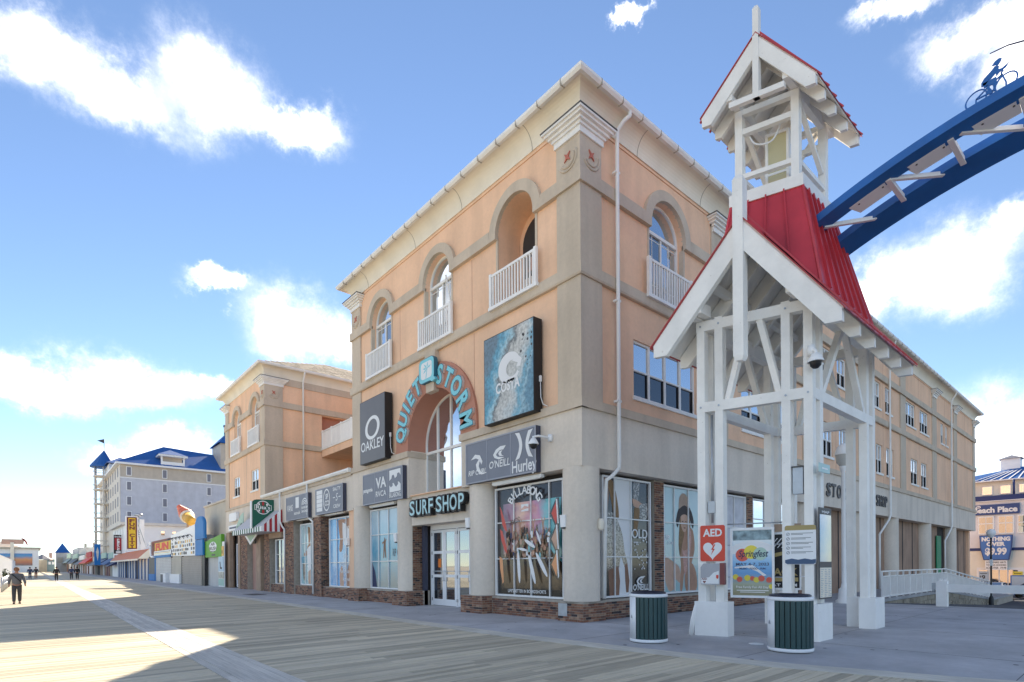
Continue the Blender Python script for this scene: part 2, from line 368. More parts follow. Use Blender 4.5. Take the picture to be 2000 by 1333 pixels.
for y0, y1 in zip(ys, ys[1:]):
    kb.hexa([(kx(y0), y0, -.06), (kx(y0) + .5, y0, -.06), (kx(y1) + .5, y1, -.06), (kx(y1), y1, -.06), (kx(y0), y0, .008), (kx(y0) + .5, y0, .008), (kx(y1) + .5, y1, .008), (kx(y1), y1, .008)])
tag(kb.build('kerb', 'kerbstrip'), kind='structure')
pv = MB()
for y0, y1 in zip(ys, ys[1:]):
    xr = 13.6 if y0 < 0 else 2.5
    pv.add([(kx(y0) + .49, y0, .002), (xr, y0, .002), (xr, y1, .002), (kx(y1) + .49, y1, .002)], [(0, 1, 2, 3)])
pave = tag(pv.build('pavement', 'plaza'), kind='structure')
jt = MB()       # sawn joints of the concrete, narrow dark strips
for y in [-16, -12.5, -9, -5.6, -2.2, 1.6, 5.2, 8.9, 12.6, 16.2, 20, 24, 28, 32]:
    x1 = 13.5 if y < 0 else .1
    jt.box(kx(y) + .5, x1, y, y + .014, -.02, .0035)
for x in (.5, 4.2, 8.0, 11.8): jt.box(x, x + .014, -28, -.05, -.02, .0036)
tag(jt.build('joint_lines', 'darkgrey', pave), kind='stuff')
gs = MB(); rg = random.Random(17)
for k in range(90):
    x = -2.7 + rg.random() * (2.6 if k < 40 else 13); y = (rg.random() * 26 - 2) if k < 40 else (-1 - rg.random() * 9); r_ = .012 + rg.random() * .03
    gs.lathe((x, y, .0045), [(0, .001), (r_, .001), (r_, 0)], 8)
tag(gs.build('gum_spots', 'darkgrey', pave), kind='stuff')
sr = MB(); sr.add([(13.6, -30, 0), (13.6, -2.45, 0), (45, -2.45, -1.76), (45, -30, -1.76), (130, -2.45, -1.78), (130, -30, -1.78)], [(0, 3, 2, 1), (3, 5, 4, 2)])
tag(sr.build('street', 'asphalt'), kind='structure')
for nm, z in (('sand', -.35),):
    g = MB(); g.add([(-400, -300, z), (-60, -300, z), (-60, 900, z), (-400, 900, z)], [(0, 1, 2, 3)]); mat('sandm', (.55, .47, .35), .95, .1, .2); tag(g.build('beach', 'sandm'), kind='structure')
rp = MB()
prof = [(13.6, 0), (28.3, 0), (42.4, -1.12), (52, -1.15)]
for (x0, z0), (x1, z1) in zip(prof, prof[1:]):
    rp.hexa([(x0, -2.5, z0 - .14), (x1, -2.5, z1 - .14), (x1, 1.2, z1 - .14), (x0, 1.2, z0 - .14), (x0, -2.5, z0), (x1, -2.5, z1), (x1, 1.2, z1), (x0, 1.2, z0)])
tag(rp.build('ramp', 'concrete'), kind='structure')
sw = MB()
for (x0, z0), (x1, z1) in zip(prof, prof[1:]):
    sw.hexa([(x0, -2.42, -2.2), (x1, -2.42, -2.2), (x1, -2.1, -2.2), (x0, -2.1, -2.2), (x0, -2.42, z0 - .14), (x1, -2.42, z1 - .14), (x1, -2.1, z1 - .14), (x0, -2.1, z0 - .14)])
rw = tag(sw.build('stone_retaining_wall', 'mortar', None, (14, -2.3, -2)), 'rough tan stone wall holding up the ramp beside the street', 'stone wall')
rs2 = random.Random(9); k = 0
for row in range(5):
    x = 13.7
    while x < 44:
        wd = .35 + rs2.random() * .5; z1 = -.16 - row * .26 - max(0, (min(x, 42.4) - 28.3)) * .0794; zs = -(x - 13.6) * .056
        if z1 > zs - .15:
            s = MB(); d = .03 + rs2.random() * .05; h = .23 + rs2.random() * .02
            s.hexa([(x, -2.42 - d, z1 - h), (x + wd - .03, -2.42 - d, z1 - h + .01), (x + wd - .03, -2.38, z1 - h), (x, -2.38, z1 - h), (x + .02, -2.42 - d * .8, z1 - .01), (x + wd - .05, -2.42 - d, z1), (x + wd - .03, -2.38, z1), (x, -2.38, z1)])
            s.build('stone', 'stone', rw)
        x += wd
# ================================================================== MAIN BUILDING
B = thing('shop_building', 'peach and taupe three storey stucco shop building on the corner, arched windows above', 'building')
WIDTH, LEN = 14.3, 51.9
ARCH = [(2.72, .88, 12.22), (7.10, .88, 12.22), (11.50, .88, 12.22)]
def arch_hole(c, hw, zs, z0, n=20): return [(c - hw, z0), (c + hw, z0)] + arc(c, zs, hw, 0, 180, n)
# --- walls
EC, EZ, ER, EO = 7.42, 6.42, 1.80, 2.73
holes = [arch_hole(c, hw, zs, 9.92) for c, hw, zs in ARCH] + [[(EC - ER, 4.40), (EC + ER, 4.40)] + arc(EC, EZ, ER, 0, 180, 28)]
b = MB().slab(LF, [(.44, 4.36), (WIDTH - .01, 4.36), (WIDTH - .01, 14.15), (.44, 14.15)], holes, -.06, -.42); b.build('boardwalk_wall', 'peach', B)
wins3 = [(9.3, 10.6, 1), (11.8, 13.1, 1), (17.0, 18.3, 1), (19.05, 20.35, 1), (24.75, 25.85, 1), (26.75, 28.0, 1), (30.95, 33.1, 2), (34.2, 36.4, 2), (39.9, 40.85, 1), (41.35, 42.1, 1)]
wins2 = [(9.15, 10.95, 2), (11.9, 13.4, 2), (17.2, 18.45, 1), (19.3, 20.5, 1), (25.0, 26.15, 1), (26.9, 28.3, 1), (32.0, 33.7, 2), (34.5, 36.05, 2)]
W3, W2 = (10.40, 11.97), (6.68, 8.40)
RA = (4.20, .96, 12.25)
rect = lambda a0, a1, b0, b1: [(a0, b0), (a1, b0), (a1, b1), (a0, b1)]
holes = [arch_hole(*RA, 9.92), rect(2.42, 5.92, 6.62, 8.42)] + [rect(a, c, *W3) for a, c, u in wins3] + [rect(a, c, *W2) for a, c, u in wins2]
b = MB().slab(RF, [(.44, 5.9), (LEN - .01, 5.9), (LEN - .01, 14.15), (.44, 14.15)], holes, -.06, -.42); b.build('street_wall', 'peach', B)
b = MB(); b.box(.43, LEN, 13.9, WIDTH, -2, 14.2); b.box(LEN - .4, LEN, .43, 13.9, -2, 14.2); b.build('rear_wall', 'peach', B)
b = MB(); b.box(6.8, LEN, 14.31, 27.0, -2, 14.7); b.build('rear_wing', 'peach', B)
b = MB(); b.box(3.0, 51.3, 2.4, 13.8, 4.4, 14.2); b.build('core', 'interior', B)  # added solid block, unseen, stops sun passing through the building
# --- roof
b = MB(); e = .42; z0 = 14.66
b.add([(-e, -e, z0), (LEN + e, -e, z0), (LEN + e, WIDTH + e, z0), (-e, WIDTH + e, z0), (7.2, 7.2, 16.9), (LEN - 7, 7.2, 16.9)], [(0, 1, 5, 4), (1, 2, 5), (2, 3, 4, 5), (3, 0, 4), (0, 3, 2, 1)]); b.build('roof', 'shingle', B)
per = lambda c: [(9, WIDTH + c), (-c, WIDTH + c), (-c, -c), (LEN + c, -c), (LEN + c, 11)]
cov = [(.42 * (1 - math.cos(R(t))) - .02, 14.02 + .56 * math.sin(R(t))) for t in range(0, 91, 10)]
b = MB().loft([(-.3, 14.02)] + cov + [(.40, 14.62)], per); b.build('cove_cornice', 'cream', B)
b = MB().loft([(-.055, 13.90), (-.03, 13.90), (-.03, 13.94), (-.055, 13.94)], per, closed=True); b.build('cornice_bead', 'peach', B)
gut = [(.40, 14.55), (.49, 14.55), (.545, 14.62), (.545, 14.70), (.39, 14.70)]
b = MB().loft(gut, per, closed=True); b.build('gutter', 'trimwhite', B)
mat('strapm', (.42, .38, .32), .6, .1)
def strap(F, a):
    s = MB(); s.fbox(F, a - .012, a + .012, 14.535, 14.705, .38, .555); s.build('gutter_strap', 'strapm', B)
a = .2
while a < 14.6: strap(LF, a); a += .92
a = .3
while a < 40: strap(RF, a); a += .92
for F, a1, rngs in ((LF, 15, [1.9, 5.5, 8.6, 12.6]), (RF, 52, [2.6, 6.2, 9.8, 13.6, 20])):
    for a in rngs:      # seams of the cove
        s = MB()
        for (c0, z0), (c1, z1) in zip(cov, cov[1:]): s.hexa([F.P(a, z0, c0 + .008), F.P(a + .022, z0, c0 + .008), F.P(a + .022, z0, c0 - .02), F.P(a, z0, c0 - .02), F.P(a, z1, c1 + .008), F.P(a + .022, z1, c1 + .008), F.P(a + .022, z1, c1 - .02), F.P(a, z1, c1 - .02)])
        s.build('cove_seam', 'strapm', B)
# --- piers, bands, fascia (taupe)
b = MB()
b.box(0, .9, 0, .43, 6.0, 14.0); b.box(0, .43, .431, .9, 6.0, 14.0); b.build('corner_pier', 'taupe', B)
b = MB(); b.fbox(LF, 13.42, WIDTH + .0, 6.16, 14.0, -.3, 0); b.build('end_pier', 'taupe', B)
PIL = [(6.95, 8.05), (14.8, 15.9), (22.1, 23.2), (29.6, 30.75), (37.3, 38.5), (43.9, 45.0), (51.0, 51.92)]
for p0, p1 in PIL:
    b = MB(); b.fbox(RF, p0, p1, 5.95, 14.0, -.3, -.01); b.build('pilaster', 'taupe', B)
for z0, z1, nm in ((9.55, 9.90, 'sill_band'),):
    b = MB(); pb = lambda c: [(4, WIDTH + c), (-c, WIDTH + c), (-c, -c), (LEN + c, -c), (LEN + c, 8)]
    b.loft([(-.1, z0), (.05, z0), (.075, z0 + .05), (.075, z1 - .02), (.02, z1), (-.1, z1)], pb, closed=True); b.build(nm, 'taupe', B)
b = MB()
xs = [-.075] + [v for c, hw, zs in ARCH for v in (c - 1.2, c + 1.2)] + [WIDTH + .075]
for a0, a1 in zip(xs[::2], xs[1::2]): b.fbox(LF, a0, a1, 12.09, 12.45, -.1, .075)
b.build('upper_band', 'taupe', B)
b = MB()
for a0, a1 in ((-.07, RA[0] - 1.28), (RA[0] + 1.28, LEN + .07)): b.fbox(RF, a0, a1, 12.10, 12.46, -.1, .07)
b.build('upper_band', 'taupe', B)
def archtrim(F, c, hw, zs, ro, zb, m, nm, dep=.075, par=None, ci=-.1):
    po = [(c + ro, zb)] + arc(c, zs, ro, 0, 180, 28) + [(c - ro, zb)]; pi_ = [(c + hw, zb)] + arc(c, zs, hw, 0, 180, 28) + [(c - hw, zb)]
    b = MB()
    for i in range(len(po) - 1):
        b.prism([F.P(*p, ci) for p in (pi_[i], po[i], po[i + 1], pi_[i + 1])], [F.P(*p, dep) for p in (pi_[i], po[i], po[i + 1], pi_[i + 1])])
    return b.build(nm, m, par or B)
for c, hw, zs in ARCH: archtrim(LF, c, hw, zs, 1.2, 12.09, 'taupe', 'arch_trim', .07)
archtrim(RF, RA[0], RA[1], RA[2], 1.28, 12.10, 'taupe', 'arch_trim', .068)
for F, lst in ((LF, ARCH), (RF, [RA])):          # taupe jamb strips below the springing
    for c, hw, zs in lst:
        for sg in (-1, 1):
            b = MB(); b.fbox(F, c + sg * (hw - .002), c + sg * (hw + .085), 9.9, 12.1, -.2, -.035); b.build('jamb_strip', 'taupe', B)
# fascia above the shop front
mat('soffit', (.58, .52, .44), .8, .06)
b = MB()
b.box(0, .9, -.0, EC - ER, 4.31, 5.93); b.box(0, .9, EC + ER, WIDTH, 4.311, 5.93); b.box(.901, LEN, 0.0005, .9, 4.31, 5.93); b.build('fascia', 'fascia', B)
b = MB()
for y0, y1 in ((-.075, EC - ER), (EC + ER, WIDTH + .07)): b.fbox(LF, y0, y1, 5.92, 6.16, -.2, .075)
b.fbox(RF, -.07, LEN + .07, 5.92, 6.16, -.2, .07); b.build('fascia_band', 'taupe', B)
# --- capitals and medallions
def capital(F, a0, a1, parent, z=13.43, c0=0.0, wrap=0):
    b = MB(); st = [(z, z + .17, .05), (z + .17, z + .25, .10), (z + .25, z + .33, .17), (z + .33, z + .40, .25), (z + .40, z + .46, .31)]
    for z0, z1, d in st: b.fbox(F, a0 - d, a1 + d, z0, z1, -.25, c0 + d)
    b.build('capital', 'trimwhite', parent)
    b = MB(); b.fbox(F, a0 - .33, a1 + .33, z + .46, z + .49, -.25, c0 + .33); b.build('capital_flashing', 'darkgrey', parent)
b = MB()
for z0, z1, d in ((13.43, 13.60, .05), (13.60, 13.68, .10), (13.68, 13.76, .17), (13.76, 13.83, .25), (13.83, 13.89, .31)):
    b.box(-d, .9 + d, -d, .9 + d, z0, z1)
b.build('capital', 'trimwhite', B)
b = MB(); b.box(-.33, 1.23, -.33, 1.23, 13.89, 13.92); b.build('capital_flashing', 'darkgrey', B)
capital(LF, 13.42, WIDTH, B)
for p0, p1 in PIL: capital(RF, p0 + .1, p1 - .1, B)
def medallion(F, a, z, parent, c=0.0, flip=1):
    b = MB()
    for rad in (.34, .24):
        pth = [F.P(x, y, c + .005) for x, y in arc(a, z, rad, -150 if flip > 0 else -160, 20 if flip > 0 else 10, 18)]
        b.tube(pth, .03, 6)
    m = b.build('medallion', 'taupe', parent)
    s = MB(); pts = []
    for k in range(8): t = R(k * 45 + 45); r_ = .17 if k % 2 == 0 else .055; pts.append((a + r_ * math.cos(t) * .9, z + .04 + r_ * math.sin(t)))
    s.fprism(F, pts, c - .02, c + .035); s.build('star', 'redstar', m)
medallion(LV, -.46, 12.95, B); medallion(RF, .46, 12.95, B); medallion(LV, -13.86, 12.95, B)
for F, lst in ((RF, [(11.4, 6.16, 14), (18.85, 6.16, 14), (26.3, 6.16, 14), (34.0, 6.16, 14), (41.1, 6.16, 14), (48, 6.16, 14)]), (LF, [(4.9, 6.2, 9.5), (9.9, 9.95, 12.05), (5.0, 9.95, 12.05)])):
    for a, z0, z1 in lst: s = MB(); s.fbox(F, a, a + .022, z0, z1, -.09, -.0575); s.build('wall_joint', 'terracotta', B)
# --- windows
def dh_window(F, a0, a1, b0, b1, units, parent, c=-.12, nm='window', heads=True):
    f = MB(); t = .07
    f.fbox(F, a0, a1, b1 - t, b1, c - .08, c); f.fbox(F, a0 - .05, a1 + .05, b0 - .05, b0 + t, c - .08, c + .12)
    uw = (a1 - a0) / units
    for k in range(units + 1):
        a = a0 + k * uw; ww = t if k in (0, units) else t * 1.3
        f.fbox(F, max(a0, a - ww / 2 - (t / 2 if k == units else 0)), min(a1, a + ww / 2 + (t / 2 if k == 0 else 0)), b0 + t, b1 - t, c - .08, c - .002)
    bm = b0 + (b1 - b0) * .5
    w_ = f.build(nm, 'trimwhite', parent)
    for k in range(units):
        l_ = a0 + k * uw + t * .9; r_ = a0 + (k + 1) * uw - t * .9
        s = MB(); s.fbox(F, l_, r_, bm - .02, bm + .03, c - .07, c - .01); s.build('meeting_rail', 'trimwhite', w_)
        s = MB(); s.fbox(F, l_, r_, bm + .03, b1 - t, c - .06, c - .045); s.build('upper_pane', 'glass_sky', w_)
        s = MB(); s.fbox(F, l_, r_, b0 + t, bm - .02, c - .08, c - .065); s.build('lower_pane', 'glass_dark', w_)
        s = MB(); s.fbox(F, l_, l_ + .03, b0 + t, bm - .02, c - .07, c - .03); s.fbox(F, r_ - .03, r_, b0 + t, bm - .02, c - .07, c - .03); s.build('screen_frame', 'black', w_)
    return w_
dh_window(RF, 2.42, 5.92, 6.62, 8.42, 4, B)
for a0, a1, u in wins3: dh_window(RF, a0, a1, *W3, 2 if u == 1 else 3, B)
for a0, a1, u in wins2: dh_window(RF, a0, a1, *W2, 2, B)
def arch_window(F, c_, hw, zs, z0, parent, c=-.26, swing=False):
    f = MB(); t = .07
    po = arc(c_, zs, hw, 0, 180, 24); pi_ = arc(c_, zs, hw - t, 0, 180, 24)
    for i in range(24): f.prism([F.P(*p, c - .06) for p in (pi_[i], po[i], po[i + 1], pi_[i + 1])], [F.P(*p, c) for p in (pi_[i], po[i], po[i + 1], pi_[i + 1])])
    zt = zs - .10
    for x in (-hw, hw - t): f.fbox(F, c_ + x, c_ + x + t, z0, zs, c - .06, c)
    f.fbox(F, c_ - hw + t, c_ + hw - t, zt, zt + .10, c - .06, c + .02)
    f.fbox(F, c_ - .03, c_ + .03, z0, zt, c - .06, c - .005)
    w_ = f.build('arched_window', 'trimwhite', parent)
    s = MB(); s.fprism(F, [(c_ - hw + t, zs)] + [(c_ + hw - t, zs)] + arc(c_, zs, hw - t, 0, 180, 24)[1:-1], c - .05, c - .04); s.build('lunette_pane', 'glass_sky', w_)
    for sg, lo, hi in ((0, c_ - hw + t, c_ - .03), (1, c_ + .03, c_ + hw - t)):
        s = MB(); s.fbox(F, lo, hi, z0, zt, c - .05, c - .04); s.build('pane', 'glass_sky' if sg else 'glass', w_)
        m_ = MB(); m_.fbox(F, (lo + hi) / 2 - .012, (lo + hi) / 2 + .012, z0, zt, c - .045, c - .03)
        for q in (.3, .62, .94): m_.fbox(F, lo, hi, z0 + (zt - z0) * q - .012, z0 + (zt - z0) * q + .012, c - .045, c - .031)
        m_.build('glazing_bar', 'trimwhite', w_)
    return w_
def railing(F, a0, a1, z0, z1, parent, c=.16, n=15):
    f = MB()
    for a in (a0, a1 - .10): f.fbox(F, a, a + .10, z0 - .02, z1, c - .10, c)
    f.fbox(F, a0 + .1, a1 - .1, z1 - .11, z1 - .03, c - .08, c - .02); f.fbox(F, a0 - .03, a1 + .03, z0 - .03, z0 + .07, c - .1, c + .012)
    r_ = f.build('railing', 'whitepaint', parent); me = None
    for k in range(n):
        a = a0 + .1 + (a1 - a0 - .2) * (k + .5) / n
        if me is None:
            s = MB(); s.fbox(F, a - .024, a + .024, z0 + .07, z1 - .11, c - .07, c - .03); o = s.build('baluster', 'whitepaint', r_); me = o; a_0 = a
        else:
            o = me.copy(); COL.objects.link(o); o.parent = r_; o.location = F.r * (a - a_0)
    return r_
for c, hw, zs in ARCH[1:]: arch_window(LF, c, hw, zs, 9.9, B)
arch_window(RF, *RA, 9.9, B)
for c, hw, zs in ARCH: railing(LF, c - 1.1, c + 1.1, 9.84, 10.98, B)
railing(RF, RA[0] - 1.25, RA[0] + 1.2, 9.84, 11.06, B, n=16)
# an opened sash on the middle boardwalk window
s = MB(); P0 = LF.P(6.26, 10.95, -.2)
s.beam(LF.P(6.30, 11.02, -.1), LF.P(6.36, 12.02, .10), .04, .05); s.beam(LF.P(6.95, 11.0, -.24), LF.P(6.36, 12.02, .10), .03, .04); s.build('open_sash', 'trimwhite', B)
# open loggia behind the right-hand arch
c, hw, zs = ARCH[0]
b = MB(); d0, d1 = -.06, -1.0
hw -= .006; d0 = -.075; lo = [(c + hw, 9.9)] + arc(c, zs, hw, 0, 180, 20) + [(c - hw, 9.9)]
b.add([LF.P(*p, d0) for p in lo] + [LF.P(*p, d1) for p in lo], [(i, i + 1, len(lo) + i + 1, len(lo) + i) for i in range(len(lo) - 1)])
b.fpoly(LF, [(c - hw, 9.9), (c + hw, 9.9)] + arc(c, zs, hw, 0, 180, 20)[1:-1], d1); b.fbox(LF, c - hw, c + hw, 9.8, 9.9, d1, d0); b.build('loggia', 'peach', B)
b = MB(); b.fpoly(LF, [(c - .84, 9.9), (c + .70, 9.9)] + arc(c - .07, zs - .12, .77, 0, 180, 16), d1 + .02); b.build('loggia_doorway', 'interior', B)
b = MB(); b.fbox(LF, c - .8, c + .6, 9.9, 11.0, d1 + .03, d1 + .05); b.build('loggia_door', 'cream', B); b = MB(); b.fbox(LF, c - .8, c + .6, 11.05, 11.1, d1 + .03, d1 + .06); b.build('loggia_rail', 'darkgrey', B); b = MB(); b.fpoly(LF, [(c - .75, 11.2), (c + .45, 11.2), (c + .35, 11.6), (c - .75, 12.0)], d1 + .03); b.build('loggia_inner_wall', 'terracotta', B)
# --- downspouts
def downspout(pts, r=.055, parent=None, nm='downspout', cl=()):
    b = MB(); b.tube(pts, r, 8); d = b.build(nm, 'trimwhite', parent or B)
    for p in cl: s = MB(); s.box(p[0] - .09, p[0] + .09, p[1] - .08, p[1] + .07, p[2] - .03, p[2] + .03); s.build('clamp', 'trimwhite', d)
downspout([(1.62, -.46, 14.56), (1.62, -.46, 14.44), (1.5, -.34, 14.30), (1.45, -.16, 14.12), (1.44, -.14, 13.9), (1.44, -.14, 4.55), (1.42, -.14, 4.36), (1.15, -.12, 4.12), (1.0, -.02, 4.0), (.98, .0, 3.6), (.9, .0, .62)], .058, cl=[(1.44, -.10, 12.9), (1.44, -.1, 9.2), (1.44, -.1, 6.3)])
for x in (26.9, 42.3): downspout([(x, -.44, 14.56), (x, -.4, 14.4), (x, -.14, 14.0), (x, -.13, 4.4), (x - .2, -.1, 4.1), (x - 1.6, 0, 3.2), (x - 1.62, 0, .1)], .06)
# --- shop front on the boardwalk
CY = [(.42, .42), (.40, 4.82), (.40, 9.80), (.40, 13.85)]
for x, y in CY:
    b = MB(); b.lathe((x, y, 0), [(.52, .57), (.52, 4.32)], 40); b.build('column', 'fascia', B)
b = MB(); b.box(.1, .9, 14.42, 14.95, .55, 4.31); b.build('peach_post', 'peach', B)
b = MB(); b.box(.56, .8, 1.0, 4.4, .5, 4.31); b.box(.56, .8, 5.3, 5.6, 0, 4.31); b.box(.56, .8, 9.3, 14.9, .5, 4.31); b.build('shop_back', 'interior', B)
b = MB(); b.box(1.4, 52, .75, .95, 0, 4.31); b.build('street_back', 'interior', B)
def store_window(F, a0, a1, b0, b1, cols, rows, parent, c, m='glass_store', sill=True):
    """cols/rows: positions of the bars"""
    f = MB(); t = .06
    f.fbox(F, a0, a1, b0, b0 + t, c - .05, c + .05); f.fbox(F, a0, a1, b1 - t, b1, c - .05, c + .05)
    for a in (a0, a1 - t): f.fbox(F, a, a + t, b0 + t, b1 - t, c - .05, c + .048)
    w_ = f.build('shop_window', 'white', parent)
    ca_ = [a0 + t] + list(cols) + [a1 - t]; ra_ = [b0 + t] + list(rows) + [b1 - t]
    for i in range(len(ca_) - 1):
        for j in range(len(ra_) - 1):
            s = MB(); s.fbox(F, ca_[i], ca_[i + 1], ra_[j], ra_[j + 1], c - .03, c - .02); s.build('pane', m, w_)
    for a in cols: s = MB(); s.fbox(F, a - .02, a + .02, b0 + t, b1 - t, c - .018, c + .03); s.build('mullion', 'aluminium', w_)
    for z in rows: s = MB(); s.fbox(F, a0 + t, a1 - t, z - .018, z + .018, c - .018, c + .024); s.build('rail_bar', 'aluminium', w_)
    return w_
SW1 = store_window(LV, -4.22, -1.05, .58, 4.14, (-3.29, -2.49, -1.67), (1.80, 2.99), B, -.40)
SW2 = store_window(LV, -13.28, -10.25, .58, 4.14, (-12.52, -11.62, -10.75), (1.80, 2.99), B, -.40)
# the entrance: arched recess, lintel, doors
b = MB(); pts = [(EC + ER - .004, 6.15)] + arc(EC, EZ, ER - .004, 0, 180, 28) + [(EC - ER + .004, 6.15)]; n_ = len(pts) - 1
b.add([LF.P(*p, -.06) for p in pts] + [LF.P(*p, -.85) for p in pts], [(i, i + 1, n_ + 2 + i, n_ + 1 + i) for i in range(n_)]); b.build('entry_vault', 'terracotta', B)
b = MB()
for y0, y1 in ((EC - ER - .3, EC - ER + .006), (EC + ER - .006, EC + ER + .3)): b.box(.004, .895, y0, y1, 4.315, 6.2)
b.build('entry_jamb', 'fascia', B)
b = MB()
for y0, y1 in ((EC - ER - .04, EC - ER + .05), (EC + ER - .05, EC + ER + .04)): b.box(-.078, .84, y0, y1, 5.93, 6.155)
b.build('entry_impost', 'taupe', B)
archtrim(LF, EC, ER - .01, EZ, EO, 6.16, 'terracotta', 'entry_arch', .03)
b = MB(); b.fprism(LF, [(EC - .26, 8.08), (EC + .26, 8.08), (EC + .36, 9.56), (EC - .36, 9.56)], -.1, .13); b.build('keystone', 'taupe', B)
f = MB(); t = .08; c = -.80
po = arc(EC, EZ, ER, 0, 180, 28); pi_ = arc(EC, EZ, ER - t, 0, 180, 28)
for i in range(28): f.prism([LF.P(*p, c - .06) for p in (pi_[i], po[i], po[i + 1], pi_[i + 1])], [LF.P(*p, c) for p in (pi_[i], po[i], po[i + 1], pi_[i + 1])])
for a in (EC - ER, EC + ER - t): f.fbox(LF, a, a + t, 4.3, EZ, c - .06, c)
f.fbox(LF, EC - ER + t, EC + ER - t, 6.08, 6.18, c - .06, c + .02); f.fbox(LF, EC - ER + t, EC + ER - t, 4.36, 4.44, c - .06, c + .02)
EW = f.build('entry_window', 'trimwhite', B)
cols = [EC - ER + t, EC - .92, EC, EC + .92, EC + ER - t]
for a in cols[1:-1]:
    zt = EZ + math.sqrt(max(.01, (ER - t) ** 2 - (a - EC) ** 2)); s = MB(); s.fbox(LF, a - .035, a + .035, 4.44, zt, c - .05, c + .01); s.build('mullion', 'trimwhite', EW)
for a0, a1 in zip(cols, cols[1:]):
    s = MB(); s.fbox(LF, a0, a1, 4.44, 6.08, c - .045, c - .035); s.build('pane', 'glass_sky', EW)
    top = [(a0 + (a1 - a0) * k / 6, EZ + math.sqrt(max(.0, (ER - t) ** 2 - (a0 + (a1 - a0) * k / 6 - EC) ** 2))) for k in range(6, -1, -1)]
    s = MB(); s.fprism(LF, [(a0, 6.18), (a1, 6.18)] + top, c - .045, c - .035); s.build('pane', 'glass_sky', EW)
b = MB(); b.box(.16, .86, 5.25, EC + ER + .05, 3.2, 4.36); b.build('lintel', 'fascia', B)
DX = .84
mat('doorwhite', (.85, .85, .86), .35, .02)
f = MB(); f.box(DX - .02, DX + .1, 5.33, 8.92, 3.02, 3.2); f.box(DX - .02, DX + .1, 8.86, 8.93, 0, 3.05); f.box(DX - .02, DX + .1, 5.3, 5.37, 0, 3.05); f.box(DX - .015, DX + .1, 7.09, 7.15, 0, 3.05)
fr = f.build('door_frame', 'doorwhite', B)
for y0, y1, hs in ((7.99, 8.85, 0), (7.16, 7.98, 1), (6.23, 7.08, 0), (5.38, 6.22, 1)):
    d = MB(); st_ = .115
    d.box(DX, DX + .05, y0, y0 + st_, .02, 3.0); d.box(DX, DX + .05, y1 - st_, y1, .02, 3.0)
    for z0, z1 in ((.02, .27), (1.13, 1.24), (2.06, 2.17), (2.90, 3.0)): d.box(DX + .001, DX + .049, y0 + st_, y1 - st_, z0, z1)
    do = d.build('door', 'doorwhite', B)
    for z0, z1 in ((.27, 1.13), (1.24, 2.06), (2.17, 2.90)): s = MB(); s.box(DX + .02, DX + .03, y0 + st_, y1 - st_, z0, z1); s.build('pane', 'glass', do)
    yh = y0 + .06 if hs == 0 else y1 - .06
    s = MB(); s.tube([(DX - .0, yh, 1.0), (DX - .07, yh, 1.0), (DX - .07, yh, 1.38), (DX, yh, 1.38)], .014, 6); s.tube([(DX - .05, y0 + .1, 1.37), (DX - .05, y1 - .1, 1.37)], .015, 6); s.build('handle', 'aluminium', do)
    for z in (.25, 1.15, 2.1, 2.85): s = MB(); yy = y1 if hs == 0 else y0; s.box(DX - .012, DX + .01, yy - .02, yy + .02, z - .06, z + .06); s.build('hinge', 'darkgrey', do)
mat('orange', (.85, .22, .03), .5, 0)
s = MB(); s.box(DX + .012, DX + .018, 8.22, 8.42, 1.52, 1.86); s.build('notice', 'orange', fr)
b = MB(); b.box(.55, .72, 8.98, 9.14, 0, 3.2); b.build('dark_post', 'signedge', B)
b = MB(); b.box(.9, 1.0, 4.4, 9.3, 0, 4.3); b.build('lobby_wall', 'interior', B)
# low walls carrying the bricks
b = MB(); b.box(.13, .55, .9, 4.4, 0, .57); b.box(.13, .55, 9.9, 14.9, 0, .57); b.box(.0, .95, .0, .95, 0, .565); b.box(1.0, 14.8, .13, .55, 0, .57)
for y0, y1 in ((4.14, 5.32), (8.98, 10.10), (13.2, 14.3)): b.box(-.285, .8, y0, y1, 0, .585)
b.box(.2, .9, 9.28, 9.5, 0, 3.2); b.box(3.78, 4.3, .3, .6, 0, 4.3); b.box(6.75, 7.25, .3, .6, 0, 4.3); b.box(10.0, 10.5, .3, .6, 0, 4.3); b.build('masonry_core', 'mortar', B)
BR = []        # (frame, a, b, c, width)
def bricks(F, a0, a1, b0, b1, c):
    cz = .0735; row = 0; z = b0
    while z + .06 <= b1 + .005:
        a = a0 - (.108 if row % 2 else 0)
        while a < a1 - .02:
            x0 = max(a, a0); x1 = min(a + .205, a1)
            if x1 - x0 > .04: BR.append((F, x0, x1, z, c))
            a += .216
        z += cz; row += 1
bricks(LF, 0, .95, 0.004, .57, 0); bricks(RF, 0, .95, 0.004, .57, 0); bricks(LF, .96, 4.1, .004, .57, -.13); bricks(RF, .96, 6.7, .004, .57, -.13)
RB = Fr((0, 0, 0), (1, 0, 0), (0, -1, 0))
for y0, y1 in ((4.14, 5.32), (8.98, 10.10), (13.2, 14.3)):
    bricks(LF, y0, y1, .004, .585, .285); F2 = Fr((0, y0, 0), (1, 0, 0), (0, -1, 0)); bricks(F2, -.285, .5, .004, .585, 0)
bricks(LF, 10.12, 13.2, .004, .57, -.13)
F2 = Fr((0, 9.28, 0), (1, 0, 0), (0, -1, 0)); bricks(F2, .2, .9, .004, 3.2, 0)
for x0, x1 in ((3.78, 4.3), (6.75, 7.25), (10.0, 10.5)): bricks(RF, x0, x1, .58, 4.3, -.3)
bricks(RF, 6.71, 14.8, .004, .57, -.13)
